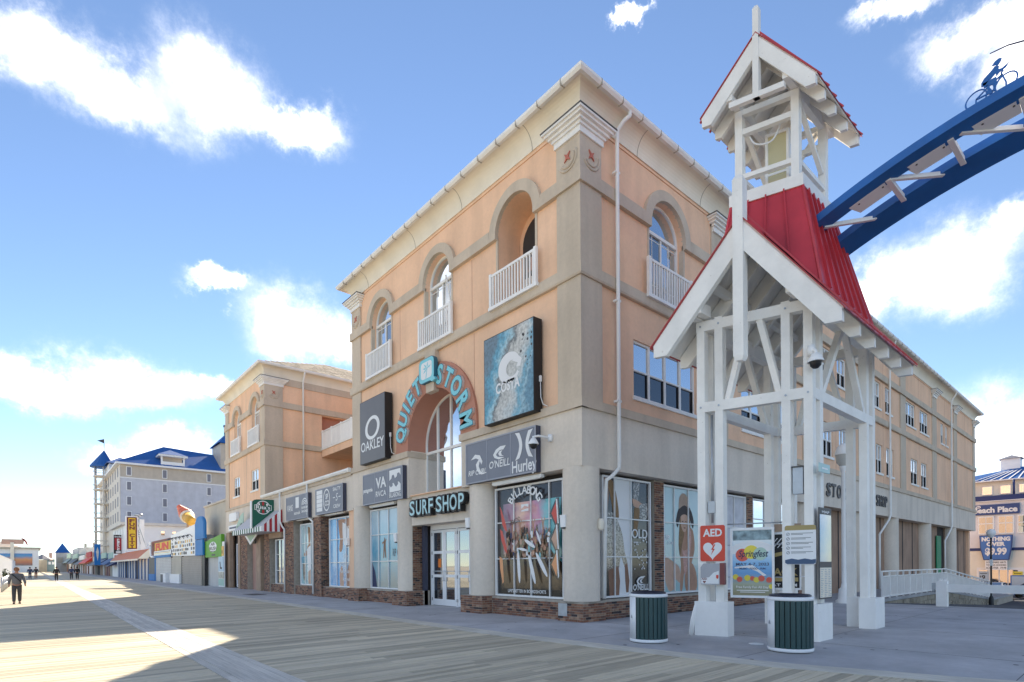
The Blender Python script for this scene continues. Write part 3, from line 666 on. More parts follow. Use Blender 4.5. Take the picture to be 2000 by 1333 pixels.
def lay_bricks(lst, parent, lim=300):
    lst = sorted(lst, key=lambda q: (q[0].P(q[1], q[3], q[4]) - CAM).length)
    cache = {}; rb = random.Random(11); rest = MB(); names = ['brick_a', 'brick_b', 'brick_c', 'brick_d', 'brick_e']; wts = [30, 26, 22, 12, 10]
    for k, (F, x0, x1, z, c) in enumerate(lst):
        mi = rb.choices(range(5), wts)[0]; dc = .010 + rb.random() * .008; q = round((x1 - x0) / .03) * .03
        if k < lim:
            key = (mi, round(x1 - x0, 3), tuple(F.r))
            if key not in cache:
                s = MB(); G = Fr((0, 0, 0), F.r, F.n); s.fbox(G, .004, x1 - x0 - .004, 0, .061, -.06, .012); cache[key] = s.mesh('brick', [names[mi]])
            o = bpy.data.objects.new('brick', cache[key]); COL.objects.link(o); o.parent = parent; o.location = F.P(x0, z, c + dc - .01) - ORG[parent]
        else: rest.fbox(F, x0 + .004, x1 - .004, z, z + .061, c - .05, c + dc, mi)
    if rest.v: tag(rest.build('brickwork', names, parent), kind='stuff')
lay_bricks(BR, B)
# --- shop front on the street
SW3 = store_window(RF, 1.22, 3.62, .60, 4.22, (1.82, 2.62), (1.82, 2.98), B, -.36)
SW4 = store_window(RF, 4.32, 6.72, .60, 4.22, (5.0, 5.86), (1.82, 2.98), B, -.36)
SW5 = store_window(RF, 7.28, 9.98, .60, 4.22, (8.2, 9.1), (2.98,), B, -.36, 'curtain')
SW6 = store_window(RF, 10.55, 14.2, .60, 4.22, (11.7, 12.9), (2.2, 3.4), B, -.36, 'glass_sky')
for x in (15.35, 22.65, 28.95, 36.7, 44.4):
    b = MB(); b.lathe((x, .55, 0), [(.55, -.8), (.55, 4.32)], 28); b.build('column', 'fascia', B)
b = MB()
x = 16.2; rb = random.Random(2)
while x < 51:
    wd = 2.3
    if not 40.6 < x + 1 < 43.4:
        s = MB(); s.box(x, x + wd - .12, .62, .70, -1.3, 4.31); s.build('board_panel', 'board', B)
        s = MB(); s.box(x + wd - .12, x + wd, .60, .72, -1.3, 4.31); s.build('panel_post', 'interior', B)
    x += wd
mat('greenm', (.02, .28, .13), .5, .1)
s = MB(); s.box(40.7, 42.0, .5, .56, .4, 3.6); s.build('green_banner', 'greenm', B)
# --- sign letters on the street side
SLT = thing('street_lettering', 'dark raised letters spelling the shop name on the street side fascia', 'sign letters', (20, -.05, 4.8))
for word, x0, x1, bo in (('QUIET STORM', 13.1, 20.7, .03), ('SURF SHOP', 22.0, 26.7, .015)):
    n_ = len(word)
    for i, ch in enumerate(word):
        if ch == ' ': continue
        s = MB(); wd = (x1 - x0) / n_; addtext(s, RF, ch, x0 + wd * (i + .5), 4.82, .88, .06, 0, .05, fit=wd * (.78 if ch != 'I' else .25), bold=bo, shear=.1 if bo > .02 else 0); s.build('letter', 'darkgrey', SLT)
# ================================================================== SIGNS ON THE SHOP
def panel_sign(name, label, a0, a1, z0, z1, dep, face, edge, cat='sign', F=LV, c0=0.0, frame=None):
    t = thing(name, label, cat, F.P((a0 + a1) / 2, z0, c0))
    s = MB(); s.fbox(F, a0, a1, z0, z1, c0 + .005, c0 + dep); s.build('sign_box', edge, t)
    s = MB(); s.fbox(F, a0 + .025, a1 - .025, z0 + .025, z1 - .025, c0 + dep, c0 + dep + .006); s.build('sign_face', face, t)
    if frame:
        s = MB(); w_ = .045; c1 = c0 + dep
        s.fbox(F, a0, a1, z0, z0 + w_, c1 - .02, c1 + .02); s.fbox(F, a0, a1, z1 - w_, z1, c1 - .02, c1 + .02); s.fbox(F, a0, a0 + w_, z0 + w_, z1 - w_, c1 - .02, c1 + .019); s.fbox(F, a1 - w_, a1, z0 + w_, z1 - w_, c1 - .02, c1 + .019); s.build('sign_frame', frame, t)
    return t
def ring(mb, F, a, b, rx, ry, tx, ty, c, mi=0, n=36, sh=0.0, t0=0, t1=360):
    for i in range(n):
        q = []
        for ang, k in ((t0 + (t1 - t0) * i / n, 0), (t0 + (t1 - t0) * (i + 1) / n, 0), (t0 + (t1 - t0) * (i + 1) / n, 1), (t0 + (t1 - t0) * i / n, 1)):
            ra, rb_ = (rx, ry) if k == 0 else (rx - tx, ry - ty); y = rb_ * math.sin(R(ang)); q.append(F.P(a + ra * math.cos(R(ang)) + sh * y, b + y, c))
        mb.add(q, [(0, 1, 2, 3)], mi)
    return mb
def poly(mb, F, pts, c, mi=0): return mb.fpoly(F, pts, c, mi)
# --- tall grey sign beside the arch
t = panel_sign('wall_sign', 'tall dark grey light box with white ring and letters, left of the entrance arch', -12.80, -10.50, 6.06, 8.80, .34, 'oakgrey', 'black')
s = MB(); ring(s, LV, -11.62, 7.52, .66, .50, .22, .14, .35, 0, 40, .12); addtext(s, LV, 'OAKLEY', -11.64, 6.60, .58, .35, 0, fit=2.1, bold=.012); s.build('lettering', 'print_white', t)
def plug(a, z, parent):
    s = MB(); s.fbox(LV, a, a + .06, z + .25, z + .42, .10, .16); s.tube([LV.P(a + .03, z + .25, .13), LV.P(a + .03, z - .2, .12), LV.P(a + .1, z - .42, .1), LV.P(a + .22, z - .5, .02)], .014, 6); s.build('power_cord', 'white', parent)
plug(-10.48, 6.7, t)
# --- large aerial beach sign
def shore_mat():
    m = bpy.data.materials.new('shore_print'); m.use_nodes = True; n = m.node_tree.nodes; l = m.node_tree.links; p = n['Principled BSDF']; p.inputs['Roughness'].default_value = .35
    g = n.new('ShaderNodeNewGeometry'); sp = n.new('ShaderNodeSeparateXYZ'); l.new(g.outputs['Position'], sp.inputs[0])
    nz = n.new('ShaderNodeTexNoise'); nz.inputs['Scale'].default_value = 1.6; nz.inputs['Detail'].default_value = 8; nz.inputs['Roughness'].default_value = .65; l.new(g.outputs['Position'], nz.inputs['Vector'])
    def ma(op, a, b):
        x = n.new('ShaderNodeMath'); x.operation = op
        for i, q in enumerate((a, b)):
            if isinstance(q, (int, float)): x.inputs[i].default_value = q
            else: l.new(q, x.inputs[i])
        return x.outputs[0]
    # u: 0 at the sea (upper left as seen), 1 on the sand
    u = ma('ADD', ma('MULTIPLY', ma('SUBTRACT', 3.85, sp.outputs['Y']), .42), ma('MULTIPLY', ma('SUBTRACT', 7.45, sp.outputs['Z']), .16))
    u = ma('ADD', u, ma('MULTIPLY', ma('SUBTRACT', nz.outputs['Fac'], .5), .75))
    r_ = n.new('ShaderNodeValToRGB'); l.new(u, r_.inputs[0]); e = r_.color_ramp.elements
    e[0].position = 0.0; e[0].color = (.13, .20, .25, 1); e[1].position = 1.0; e[1].color = (.13, .27, .36, 1)
    for ps, co in ((.16, (.10, .33, .46, 1)), (.27, (.35, .55, .62, 1)), (.36, (.16, .17, .17, 1)), (.42, (.50, .50, .47, 1)), (.58, (.56, .56, .53, 1)), (.72, (.48, .54, .55, 1)), (.84, (.15, .36, .47, 1)), (.93, (.30, .46, .53, 1))):
        x = e.new(ps); x.color = co
    n3 = n.new('ShaderNodeTexNoise'); n3.inputs['Scale'].default_value = 11; n3.inputs['Detail'].default_value = 6; l.new(g.outputs['Position'], n3.inputs['Vector'])
    mr = n.new('ShaderNodeMapRange'); l.new(n3.outputs['Fac'], mr.inputs[0]); mr.inputs[1].default_value = .33; mr.inputs[2].default_value = .6; mr.inputs[3].default_value = .72; mr.inputs[4].default_value = 1.15
    v = n.new('ShaderNodeVectorMath'); v.operation = 'SCALE'; l.new(r_.outputs[0], v.inputs[0]); l.new(mr.outputs[0], v.inputs['Scale']); l.new(v.outputs[0], p.inputs['Base Color']); M['shore_print'] = m
shore_mat()
t = panel_sign('wall_sign', 'large square light box showing a beach from above, right of the entrance arch', -3.87, -1.53, 6.08, 8.82, .34, 'shore_print', 'black')
s = MB()
a, z, cc_ = -2.62, 7.62, .35
pts = [(a + .50 * math.cos(R(q)), z + .42 * math.sin(R(q))) for q in range(60, 316, 12)] + [(a + .38, z - .12)] + [(a + .06 + .22 * math.cos(R(q)), z - .02 + .20 * math.sin(R(q))) for q in range(330, 130, -14)][:0]
outer = [(a + .52 * math.cos(R(q)), z + .47 * math.sin(R(q))) for q in range(30, 331, 10)]; inner = [(a + .13 + .27 * math.cos(R(q)), z - .05 + .25 * math.sin(R(q))) for q in range(330, 69, -10)]
poly(s, LV, outer + inner, cc_)
poly(s, LV, [(a + .13, z + .18), (a + .45, z + .24), (a + .58, z + .12), (a + .50, z - .08), (a + .33, z - .06), (a + .40, z + .05), (a + .28, z + .1)], cc_ + .001)
addtext(s, LV, 'COSTA', -2.70, 6.95, .44, cc_, 0, fit=1.12, bold=.03); s.build('lettering', 'print_white', t)
s = MB(); rq = random.Random(5)
for k in range(14):
    x = -2.1 + rq.random() * .5; y = 7.5 + rq.random() * 1.0; r_ = .02 + rq.random() * .03; poly(s, LV, [(x + r_ * math.cos(R(q)), y + r_ * math.sin(R(q))) for q in range(0, 360, 45)], .3485)
s.build('print_marks', 'darkgrey', t); plug(-1.51, 6.7, t)
# --- grey three-panel signs
def brand_row(name, label, a0, a1, z0, z1, divs, draw):
    t = panel_sign(name, label, a0, a1, z0, z1, .19, 'signgrey', 'signedge', frame='signframe')
    s = MB()
    for d in divs: s.fbox(LV, d - .014, d + .014, z0 + .05, z1 - .05, .195, .203)
    if divs: s.build('divider', 'signframe', t)
    s = MB(); draw(s, .2035); grp = {}
    for pc in s.islands():                      # one logo per panel
        a = -sum(v.y for v in pc.v) / len(pc.v); k = sum(a > d for d in divs); g_ = grp.setdefault(k, MB()); g_.add(pc.v, pc.f)
    for g_ in grp.values(): g_.build('logo', 'print_white', t)
    return t
mat('signframe', (.33, .345, .40), .5, .05)
def wave_curl(s, a, z, r, c):
    poly(s, LV, [(a - r, z + .35 * r), (a - .4 * r, z + .75 * r), (a + .25 * r, z + .6 * r), (a + .6 * r, z + .05 * r), (a + .45 * r, z - .2 * r), (a + .15 * r, z + .25 * r), (a - .3 * r, z + .42 * r)], c)
    poly(s, LV, [(a + .45 * r, z + .25 * r), (a + .1 * r, z + .3 * r), (a - .3 * r, z - .1 * r), (a - .15 * r, z - .65 * r), (a + .4 * r, z - 1.0 * r), (a + .9 * r, z - 1.0 * r), (a + .35 * r, z - .75 * r), (a + .1 * r, z - .3 * r), (a + .2 * r, z + .05 * r)], c + .0006)
def eye_wave(s, a, z, r, c, sx=1.0):
    poly(s, LV, [(a - r * sx, z), (a - .6 * r * sx, z + .42 * r), (a, z + .62 * r), (a + .75 * r * sx, z + .60 * r), (a + .45 * r * sx, z + .28 * r), (a - .05 * r * sx, z + .30 * r), (a - .45 * r * sx, z + .08 * r), (a - .6 * r * sx, z - .05 * r), (a - .35 * r * sx, z - .25 * r), (a + .6 * r * sx, z - .42 * r), (a - .2 * r * sx, z - .50 * r), (a - .8 * r * sx, z - .3 * r)], c)
    poly(s, LV, [(a - .1 * r * sx, z + .2 * r), (a + .3 * r * sx, z + .25 * r), (a + .12 * r * sx, z + .05 * r), (a + .2 * r * sx, z - .15 * r), (a + .5 * r * sx, z - .3 * r), (a - .1 * r * sx, z - .22 * r), (a - .28 * r * sx, z)], c + .0006)
def d1(s, c):
    wave_curl(s, -4.40, 4.98, .40, c); addtext(s, LV, 'RIP CURL', -4.45, 4.60, .24, c, fit=.98, bold=.02, shear=.2)
    eye_wave(s, -3.25, 5.12, .36, c); addtext(s, LV, "O'NEILL", -3.30, 4.70, .32, c, fit=1.02, bold=.015, shear=.15)
    for sg in (-1, 1):
        xo = -2.14
        poly(s, LV, [(xo + sg * .40, 5.62), (xo + sg * .20, 5.60)] + [(xo + sg * (.20 - .13 * math.sin(R(180 * k / 8))), 5.60 - .78 * k / 8) for k in range(1, 8)] + [(xo + sg * .20, 4.83), (xo + sg * .40, 4.78)] + [(xo + sg * (.36 - .15 * math.sin(R(180 * k / 8))), 4.83 + .76 * k / 8) for k in range(1, 8)], c)
    addtext(s, LV, 'Hurley', -2.14, 4.42, .50, c, fit=1.10, bold=.02)
brand_row('fascia_sign', 'grey three panel logo sign on the fascia nearest the building corner', -5.09, -1.62, 4.33, 5.70, (-3.93, -2.76), d1)
def d2(s, c):
    addtext(s, LV, 'patagonia', -12.36, 4.84, .24, c, fit=.88, bold=.035)
    addtext(s, LV, 'VA', -11.16, 4.92, .62, c, fit=.92, bold=.03); addtext(s, LV, 'RVCA', -11.16, 4.55, .33, c, fit=.92, bold=.015)
    for k in (0, 1):
        z = 5.22 - k * .42
        if k == 0: poly(s, LV, [(-10.42, z + .30), (-9.50, z + .30), (-9.50, z + .02), (-9.62, z + .14), (-9.76, z + .12), (-9.80, z + .0), (-9.96, z - .06), (-10.06, z + .10), (-10.2, z + .08), (-10.24, z - .04), (-10.42, z - .12)], c)
        else: poly(s, LV, [(-10.42, z - .18), (-9.50, z - .18), (-9.50, z + .08), (-9.62, z + .18), (-9.72, z + .20), (-9.70, z + .10), (-9.86, z - .0), (-9.96, z + .06), (-10.06, z + .18), (-10.16, z + .18), (-10.14, z + .08), (-10.3, z + .02), (-10.42, z + .12)], c)
    addtext(s, LV, 'BILLABONG.', -9.95, 4.41, .26, c, fit=.96, bold=.02)
brand_row('fascia_sign', 'grey three panel logo sign on the fascia just left of the arched entrance', -12.84, -9.35, 4.28, 5.62, (-11.72, -10.58), d2)
def d3(s, c):
    for k in range(5): s.fbox(LV, -18.18 + .01, -17.42, 4.40 + k * .22, 4.40 + k * .22 + .20, c - .004, c)
    ring(s, LV, -16.88, 4.92, .42, .56, .07, .07, c); ring(s, LV, -16.95, 4.76, .16, .13, .06, .05, c); ring(s, LV, -16.72, 4.76, .16, .13, .06, .05, c); addtext(s, LV, 'SF', -16.85, 4.98, .34, c, bold=.04)
    addtext(s, LV, 'SALTY', -15.65, 5.28, .24, c, fit=.9, bold=.02); addtext(s, LV, 'S', -15.65, 4.78, .52, c, fit=.26, shear=.2); addtext(s, LV, 'CREW', -15.65, 4.44, .24, c, fit=.8, bold=.02); s.fbox(LV, -16.1, -15.85, 4.93, 4.97, c - .002, c); s.fbox(LV, -15.45, -15.2, 4.93, 4.97, c - .002, c)
brand_row('fascia_sign', 'grey logo sign with white oval badge and one blank end panel, between two downspouts', -18.32, -14.98, 4.24, 5.56, (-17.4, -16.3), d3)
def d4(s, c):
    addtext(s, LV, 'VANS', -22.1, 4.75, .5, c, fit=.9, bold=.02); s.fbox(LV, -21.2, -20.7, 4.85, 5.45, c - .003, c); addtext(s, LV, 'sanuk', -20.95, 4.50, .26, c, fit=.95, bold=.02)
    for k in range(3): ring(s, LV, -19.85, 4.95, .42 - k * .13, .36 - k * .12, .07, .06, c, t0=0, t1=180)
    addtext(s, LV, 'RAINBOW', -19.85, 4.74, .18, c, fit=.9, bold=.03); addtext(s, LV, 'SANDALS', -19.85, 4.54, .18, c, fit=.9, bold=.03)
brand_row('fascia_sign', 'grey logo sign with white rainbow mark, farthest along the fascia beside the striped awning', -22.72, -19.35, 4.22, 5.56, (-21.5, -20.35), d4)
# --- curved name over the entrance
t = thing('arch_lettering', 'turquoise raised letters curving over the terracotta entrance arch', 'sign letters', (-.05, EC, 6.2))
Rm = 1.93
for ch, th, sz, sp in (('Q', 169, .92, .82), ('U', 153, .90, .86), ('I', 140.5, .90, .9), ('E', 129.5, .90, .86), ('T', 114, .90, .86), ('S', 73, .92, .86), ('T', 57.5, .90, .84), ('O', 41, .92, .84), ('R', 23.5, .92, .84), ('M', 4.5, .96, .80)):
    s = MB(); a = -EC + Rm * math.cos(R(th)); z = EZ + Rm * math.sin(R(th))
    addtext(s, LV, ch, a, z, sz, .125, 1, .10, R(th - 90), mi_side=2, bold=.065, sx=sp); addtext(s, LV, ch, a, z + .002, sz, .132, 0, .004, R(th - 90), mi_side=1, bold=.035, sx=sp * .985)
    s.build('letter', ['aqua', 'aquaedge', 'lettercan'], t)
a, z = -EC - .02, 8.86
def rrect(a, z, hw, hh, r, n=6):
    o = []
    for sx, sy, t0 in ((1, 1, 0), (-1, 1, 90), (-1, -1, 180), (1, -1, 270)): o += [(a + sx * (hw - r) + r * math.cos(R(t0 + 90 * k / n)), z + sy * (hh - r) + r * math.sin(R(t0 + 90 * k / n))) for k in range(n + 1)]
    return o
s = MB(); s.fprism(LV, rrect(a, z, .52, .45, .2), .10, .26, 1); s.fprism(LV, rrect(a, z, .50, .43, .18), .2, .264, 0); s.fprism(LV, [(a + .2, z - .40), (a + .44, z - .26), (a + .58, z - .46), (a + .36, z - .50)], .12, .263, 0); s.fprism(LV, rrect(a, z, .37, .31, .13), .2, .268, 2); lg = s.build('logo_badge', ['aqua', 'aquaedge', 'print_white'], t)
s = MB()
for q in (20, 75, 130, 170, 215): poly(s, LV, [(a + .04, z + .05), (a + .04 + .17 * math.cos(R(q - 14)), z + .05 + .15 * math.sin(R(q - 14))), (a + .04 + .30 * math.cos(R(q)), z + .05 + .26 * math.sin(R(q))), (a + .04 + .15 * math.cos(R(q + 16)), z + .05 + .13 * math.sin(R(q + 16)))], .2695)
poly(s, LV, [(a + .04, z + .06), (a + .08, z + .05), (a + .0, z - .30), (a - .05, z - .30)], .269); s.build('palm_mark', 'aqua', lg)
# --- SURF SHOP
t = thing('door_lettering', 'pale blue letters on black cases above the glass doors', 'sign letters', (.1, 7.3, 3.6))
s = MB(); s.box(.03, .16, 5.55, 8.75, 3.72, 3.98); s.build('raceway', 'cream', t)
mat('paleblue', (.42, .66, .70), .4, 0)
for ch, a, wd in (('S', -8.78, .42), ('U', -8.30, .40), ('R', -7.84, .40), ('F', -7.44, .34), ('S', -6.90, .42), ('H', -6.45, .40), ('O', -5.98, .48), ('P', -5.50, .36)):
    s = MB(); FD = Fr((.16, 0, 0), (0, -1, 0), (-1, 0, 0))
    addtext(s, FD, ch, a, 3.56, .80, .27, 1, .20, bold=.085, fit=wd * 1.12); addtext(s, FD, ch, a, 3.57, .78, .276, 0, .0, bold=.012, fit=wd * .9); s.build('letter', ['paleblue', 'black'], t)
# --- lamps, boxes and cameras of the shop front
def strip_light(y0, y1, label):
    s = MB(); s.box(-.02, .12, y0, y1, 4.19, 4.29); s.box(.0, .10, y0 + .05, y1 - .05, 4.17, 4.2); tag(s.build('strip_light', 'trimwhite', None, (.05, (y0 + y1) / 2, 4.2)), label, 'light', 'strip lights under the fascia')
strip_light(1.6, 3.9, 'white strip light under the fascia over the surfer poster window'); strip_light(10.4, 12.6, 'white strip light under the fascia over the blue beach poster window')
strip_light(15.4, 17.6, 'white strip light under the oval badge sign'); strip_light(19.4, 21.6, 'white strip light under the rainbow logo sign')
def wall_box(x, y, z, label, nm='alarm_box', rz=0.0):
    s = MB(); s.hexa([(-.06, -.09, -.17), (.06, -.09, -.17), (.06, .09, -.17), (-.06, .09, -.17), (-.08, -.1, .17), (.06, -.1, .17), (.06, .1, .17), (-.08, .1, .17)]); s.hexa([(-.05, -.05, -.22), (.0, -.05, -.22), (.0, .05, -.22), (-.05, .05, -.22), (-.06, -.06, -.17), (.05, -.06, -.17), (.05, .06, -.17), (-.06, .06, -.17)], 1)
    o = tag(s.build(nm, ['white', 'darkgrey']), label, 'alarm box', 'small white boxes on the shop columns'); o.location = (x, y, z); o.rotation_euler.z = rz
wall_box(-.07, .62, 2.82, 'small white box high on the round column at the building corner'); wall_box(-.08, 5.12, 3.05, 'small white box on the column right of the doors'); wall_box(-.08, 10.1, 2.75, 'small white box on the column left of the doors'); wall_box(.0, 14.9, 2.75, 'small white box on the peach post beside the white lettered window')
s = MB(); s.lathe((0, 0, 0), [(0, .16), (.07, .15), (.09, .05), (.09, -.12), (.05, -.17), (0, -.18)], 14); o = tag(s.build('column_lamp', 'cream'), 'oval cream fitting on the street side of the corner column', 'wall lamp'); o.location = (.62, -.13, 2.72)
def dome_camera(loc, arm, label, parent_loc=None):
    t = thing('security_camera', label, 'camera', loc); x, y, z = loc
    s = MB(); s.lathe((x, y, z), [(.0, .16), (.07, .15), (.13, .05), (.15, 0), (.15, -.02)], 20); s.build('housing', 'white', t)
    s = MB(); s.lathe((x, y, z), [(.11, -.02), (.10, -.09), (.05, -.14), (0, -.15)], 16); s.build('dome', 'black', t)
    s = MB(); ax, ay, az = arm; s.tube([(x, y, z + .14), (x, y, z + .2), (x + ax * .3, y + ay * .3, z + .24), (x + ax, y + ay, z + .2 + az)], .035, 8); s.lathe((x + ax, y + ay, z + .1 + az), [(0, .2), (.07, .2), (.07, 0), (0, 0)], 12); s.build('bracket', 'white', t)
    return t
dome_camera((-.55, 1.35, 5.05), (.5, -.18, 0), 'white dome camera on a bracket at the fascia end by the corner')
s = MB(); s.box(-.02, .01, .58, .93, .02 + .12, .50); tag(s.build('meter_cover', 'galv', None, (0, .75, .2)), 'flat grey metal cover plate on the brick base by the corner', 'cover plate')
for y, lb in ((5.05, 'raised figure two on the column right of the doors'), (9.55, 'raised figure two on the column left of the doors')):
    s = MB(); G = Fr((0, y, 0), (.35, -.9367, 0), (-.9367, -.35, 0)); addtext(s, G, '2', 0, 1.95, .34, -.04 if y < 6 else -.06, 0, .06, bold=.01); tag(s.build('house_number', 'galv', None, (0, y, 1.95)), lb, 'number')
# ================================================================== PRINTED WINDOW GRAPHICS
def gmat(name, cols, axis='Z', lo=0.0, hi=1.0, noise=.2, ns=2.0):
    m = bpy.data.materials.new(name); m.use_nodes = True; n = m.node_tree.nodes; l = m.node_tree.links; p = n['Principled BSDF']; p.inputs['Roughness'].default_value = .16; p.inputs['Coat Weight'].default_value = .35; p.inputs['Coat Roughness'].default_value = .03
    g = n.new('ShaderNodeNewGeometry'); sp = n.new('ShaderNodeSeparateXYZ'); l.new(g.outputs['Position'], sp.inputs[0]); mr = n.new('ShaderNodeMapRange'); l.new(sp.outputs[axis], mr.inputs[0]); mr.inputs[1].default_value = lo; mr.inputs[2].default_value = hi
    nz = n.new('ShaderNodeTexNoise'); nz.inputs['Scale'].default_value = ns; nz.inputs['Detail'].default_value = 5; l.new(g.outputs['Position'], nz.inputs['Vector'])
    a_ = n.new('ShaderNodeMath'); a_.operation = 'MULTIPLY_ADD'; l.new(nz.outputs['Fac'], a_.inputs[0]); a_.inputs[1].default_value = noise; b_ = n.new('ShaderNodeMath'); b_.operation = 'SUBTRACT'; l.new(mr.outputs[0], b_.inputs[0]); b_.inputs[1].default_value = noise / 2; l.new(b_.outputs[0], a_.inputs[2])
    r_ = n.new('ShaderNodeValToRGB'); l.new(a_.outputs[0], r_.inputs[0]); e = r_.color_ramp.elements; k = len(cols)
    e[0].color = (*cols[0], 1); e[0].position = 0; e[1].color = (*cols[-1], 1); e[1].position = 1
    for i in range(1, k - 1): x = e.new(i / (k - 1)); x.color = (*cols[i], 1)
    l.new(r_.outputs[0], p.inputs['Base Color']); M[name] = m
gmat('sunset', [(.10, .42, .45), (.20, .52, .55), (.60, .25, .38), (.85, .52, .38), (.40, .22, .30), (.14, .12, .16)], 'Y', 1.1, 4.2, .5)
gmat('rockprint', [(.03, .025, .02), (.12, .08, .045), (.06, .05, .05), (.20, .14, .08)], 'Z', .7, 2.2, .9, 6)
gmat('seaprint', [(.30, .36, .34), (.22, .40, .48), (.10, .36, .52), (.40, .58, .68), (.55, .68, .76)], 'Z', .6, 4.1, .35)
gmat('skyblueprint', [(.36, .40, .46), (.30, .46, .62), (.06, .32, .66), (.10, .38, .72), (.40, .60, .78)], 'Y', 14.9, 17.9, .35)
gmat('paleseaprint', [(.35, .55, .58), (.42, .60, .64), (.52, .66, .68)], 'Z', .6, 4.2, .4)
gmat('camoprint', [(.40, .37, .33), (.08, .07, .07), (.55, .50, .45), (.14, .12, .11)], 'Z', .6, 3.2, 3.0, 14)
gmat('nightprint', [(.02, .02, .02), (.06, .05, .05), (.03, .025, .03)], 'Z', .6, 4.2, .8)
mat('skin', (.46, .25, .16), .6, .10, 6); mat('skin_dark', (.25, .13, .08), .6, .10, 6); mat('skin_light', (.60, .38, .27), .6, .08, 6)
mat('hairm', (.28, .17, .08), .7, .2, 12); mat('redboard', (.62, .08, .06), .4, 0); mat('orangeboard', (.80, .36, .16), .4, 0); mat('navy', (.02, .03, .10), .5, .05); mat('swim', (.62, .36, .30), .6, .2, 20); mat('hatm', (.46, .33, .25), .7, .1, 6); mat('hatdark', (.06, .05, .05), .7, .1); mat('tealprint', (.22, .50, .53), .3, .1)
GMATS = ['sunset', 'rockprint', 'seaprint', 'skyblueprint', 'paleseaprint', 'camoprint', 'nightprint', 'skin', 'skin_dark', 'skin_light', 'hairm', 'redboard', 'orangeboard', 'navy', 'swim', 'hatm', 'hatdark', 'print_white', 'black', 'tealprint', 'darkgrey', 'board']
GI = {k: i for i, k in enumerate(GMATS)}
class Gfx:
    def __init__(s, F, a0, a1, b0, b1, c): s.F, s.a0, s.a1, s.b0, s.b1, s.c, s.m, s.k = F, a0, a1, b0, b1, c, MB(), 0
    def xy(s, p): return (s.a0 + (s.a1 - s.a0) * p[0], s.b0 + (s.b1 - s.b0) * p[1])
    def poly(s, m, pts, smooth=0):
        if smooth: pts = catmull(list(pts) + [pts[0]], smooth)[:-1]
        s.m.fpoly(s.F, [s.xy(p) for p in pts], s.c + s.k * .0006, GI[m]); s.k += 1
    def rect(s, m, x0, x1, y0, y1): s.poly(m, [(x0, y0), (x1, y0), (x1, y1), (x0, y1)])
    def ell(s, m, x, y, rx, ry, rot=0):
        A = (s.a1 - s.a0) / (s.b1 - s.b0); cs, sn = math.cos(R(rot)), math.sin(R(rot))
        s.poly(m, [(x + (rx * math.cos(t) * cs - ry / A * math.sin(t) * sn), y + (rx * A * math.cos(t) * sn + ry * math.sin(t) * cs)) for t in [2 * math.pi * k / 20 for k in range(20)]])
    def text(s, m, body, x, y, size, fit=None, rot=0, **k):
        p = s.xy((x, y)); addtext(s.m, s.F, body, p[0], p[1], size, s.c + s.k * .0006, GI[m], rot=R(rot), fit=fit, **k); s.k += 1
    def done(s, parent): return s.m.build('window_graphic', GMATS, parent)
# surfer group poster
G = Gfx(LV, -4.16, -1.11, .64, 4.08, -.4185)
G.rect('nightprint', 0, 1, 0, 1); G.rect('sunset', .10, .97, .20, .86)
G.poly('rockprint', [(.10, .06), (.97, .06), (.97, .30), (.88, .36), (.72, .52), (.66, .50), (.55, .40), (.48, .60), (.38, .60), (.34, .50), (.24, .40), (.10, .38)])
rq = random.Random(8)
for k in range(120):
    x = .15 + rq.random() * .68; y = .34 + rq.random() * .26 - abs(x - .45) * .14; h = .035 + rq.random() * .035; m = rq.choice(['skin', 'skin_light', 'skin_dark', 'hatdark', 'tealprint', 'print_white', 'skin', 'navy', 'rockprint', 'hatdark', 'rockprint'])
    G.poly(m, [(x - .010, y), (x + .012, y), (x + .015, y + h * .7), (x + .005, y + h), (x - .007, y + h), (x - .016, y + h * .6)]); G.ell('skin', x, y + h * 1.08, .007, .009)
for x in (.30, .42, .62, .76): G.poly('skin', [(x, .55), (x + .010, .55), (x + .016, .64), (x + .032, .69), (x + .024, .70), (x + .006, .65), (x - .010, .70), (x - .018, .69), (x - .004, .62)])
for x, y, rt, ln, wd in ((.40, .26, 4, .15, .022), (.60, .24, 18, .14, .024), (.74, .28, 34, .13, .024), (.57, .47, 62, .08, .02), (.70, .52, 25, .07, .014), (.46, .42, 80, .06, .014)): G.ell('print_white', x, y, wd, ln, rt)
G.poly('redboard', [(.10, .84), (.13, .80), (.20, .66), (.22, .60), (.19, .60), (.14, .66)]); G.poly('redboard', [(.10, .62), (.14, .60), (.21, .44), (.22, .38), (.17, .42), (.12, .52)]); G.poly('orangeboard', [(.09, .36), (.14, .34), (.16, .12), (.14, .10), (.10, .24)])
for z0, m in ((.72, 'redboard'), (.50, 'skin_light'), (.28, 'orangeboard')): G.poly('nightprint', [(.86, z0), (.95, z0 + .13), (.99, z0 + .13), (.99, z0 - .13), (.95, z0 - .13)]); G.poly(m, [(.885, z0), (.95, z0 + .10), (.965, z0), (.95, z0 - .10)]); G.poly('print_white', [(.945, z0 + .12), (.965, z0 + .12), (.985, z0 - .10), (.97, z0 - .12)])
for i, ch in enumerate('BILLABONG'):
    th = 150 - i * 15; G.text('print_white', ch, .50 + .21 * math.cos(R(th)) * 1.0, .80 + .125 * math.sin(R(th)), .36, rot=th - 90, bold=.02)
G.poly('print_white', [(.45, .83), (.56, .83), (.56, .80), (.50, .815), (.45, .79)]); G.poly('print_white', [(.45, .765), (.56, .765), (.56, .79), (.51, .785), (.45, .775)])
G.text('hatdark', 'BRADD', .36, .665, .22, .5, 14, bold=.01); G.text('print_white', "LIFE'S BETTER IN BOARDSHORTS", .52, .025, .14, 1.75, bold=.01); G.done(SW1)
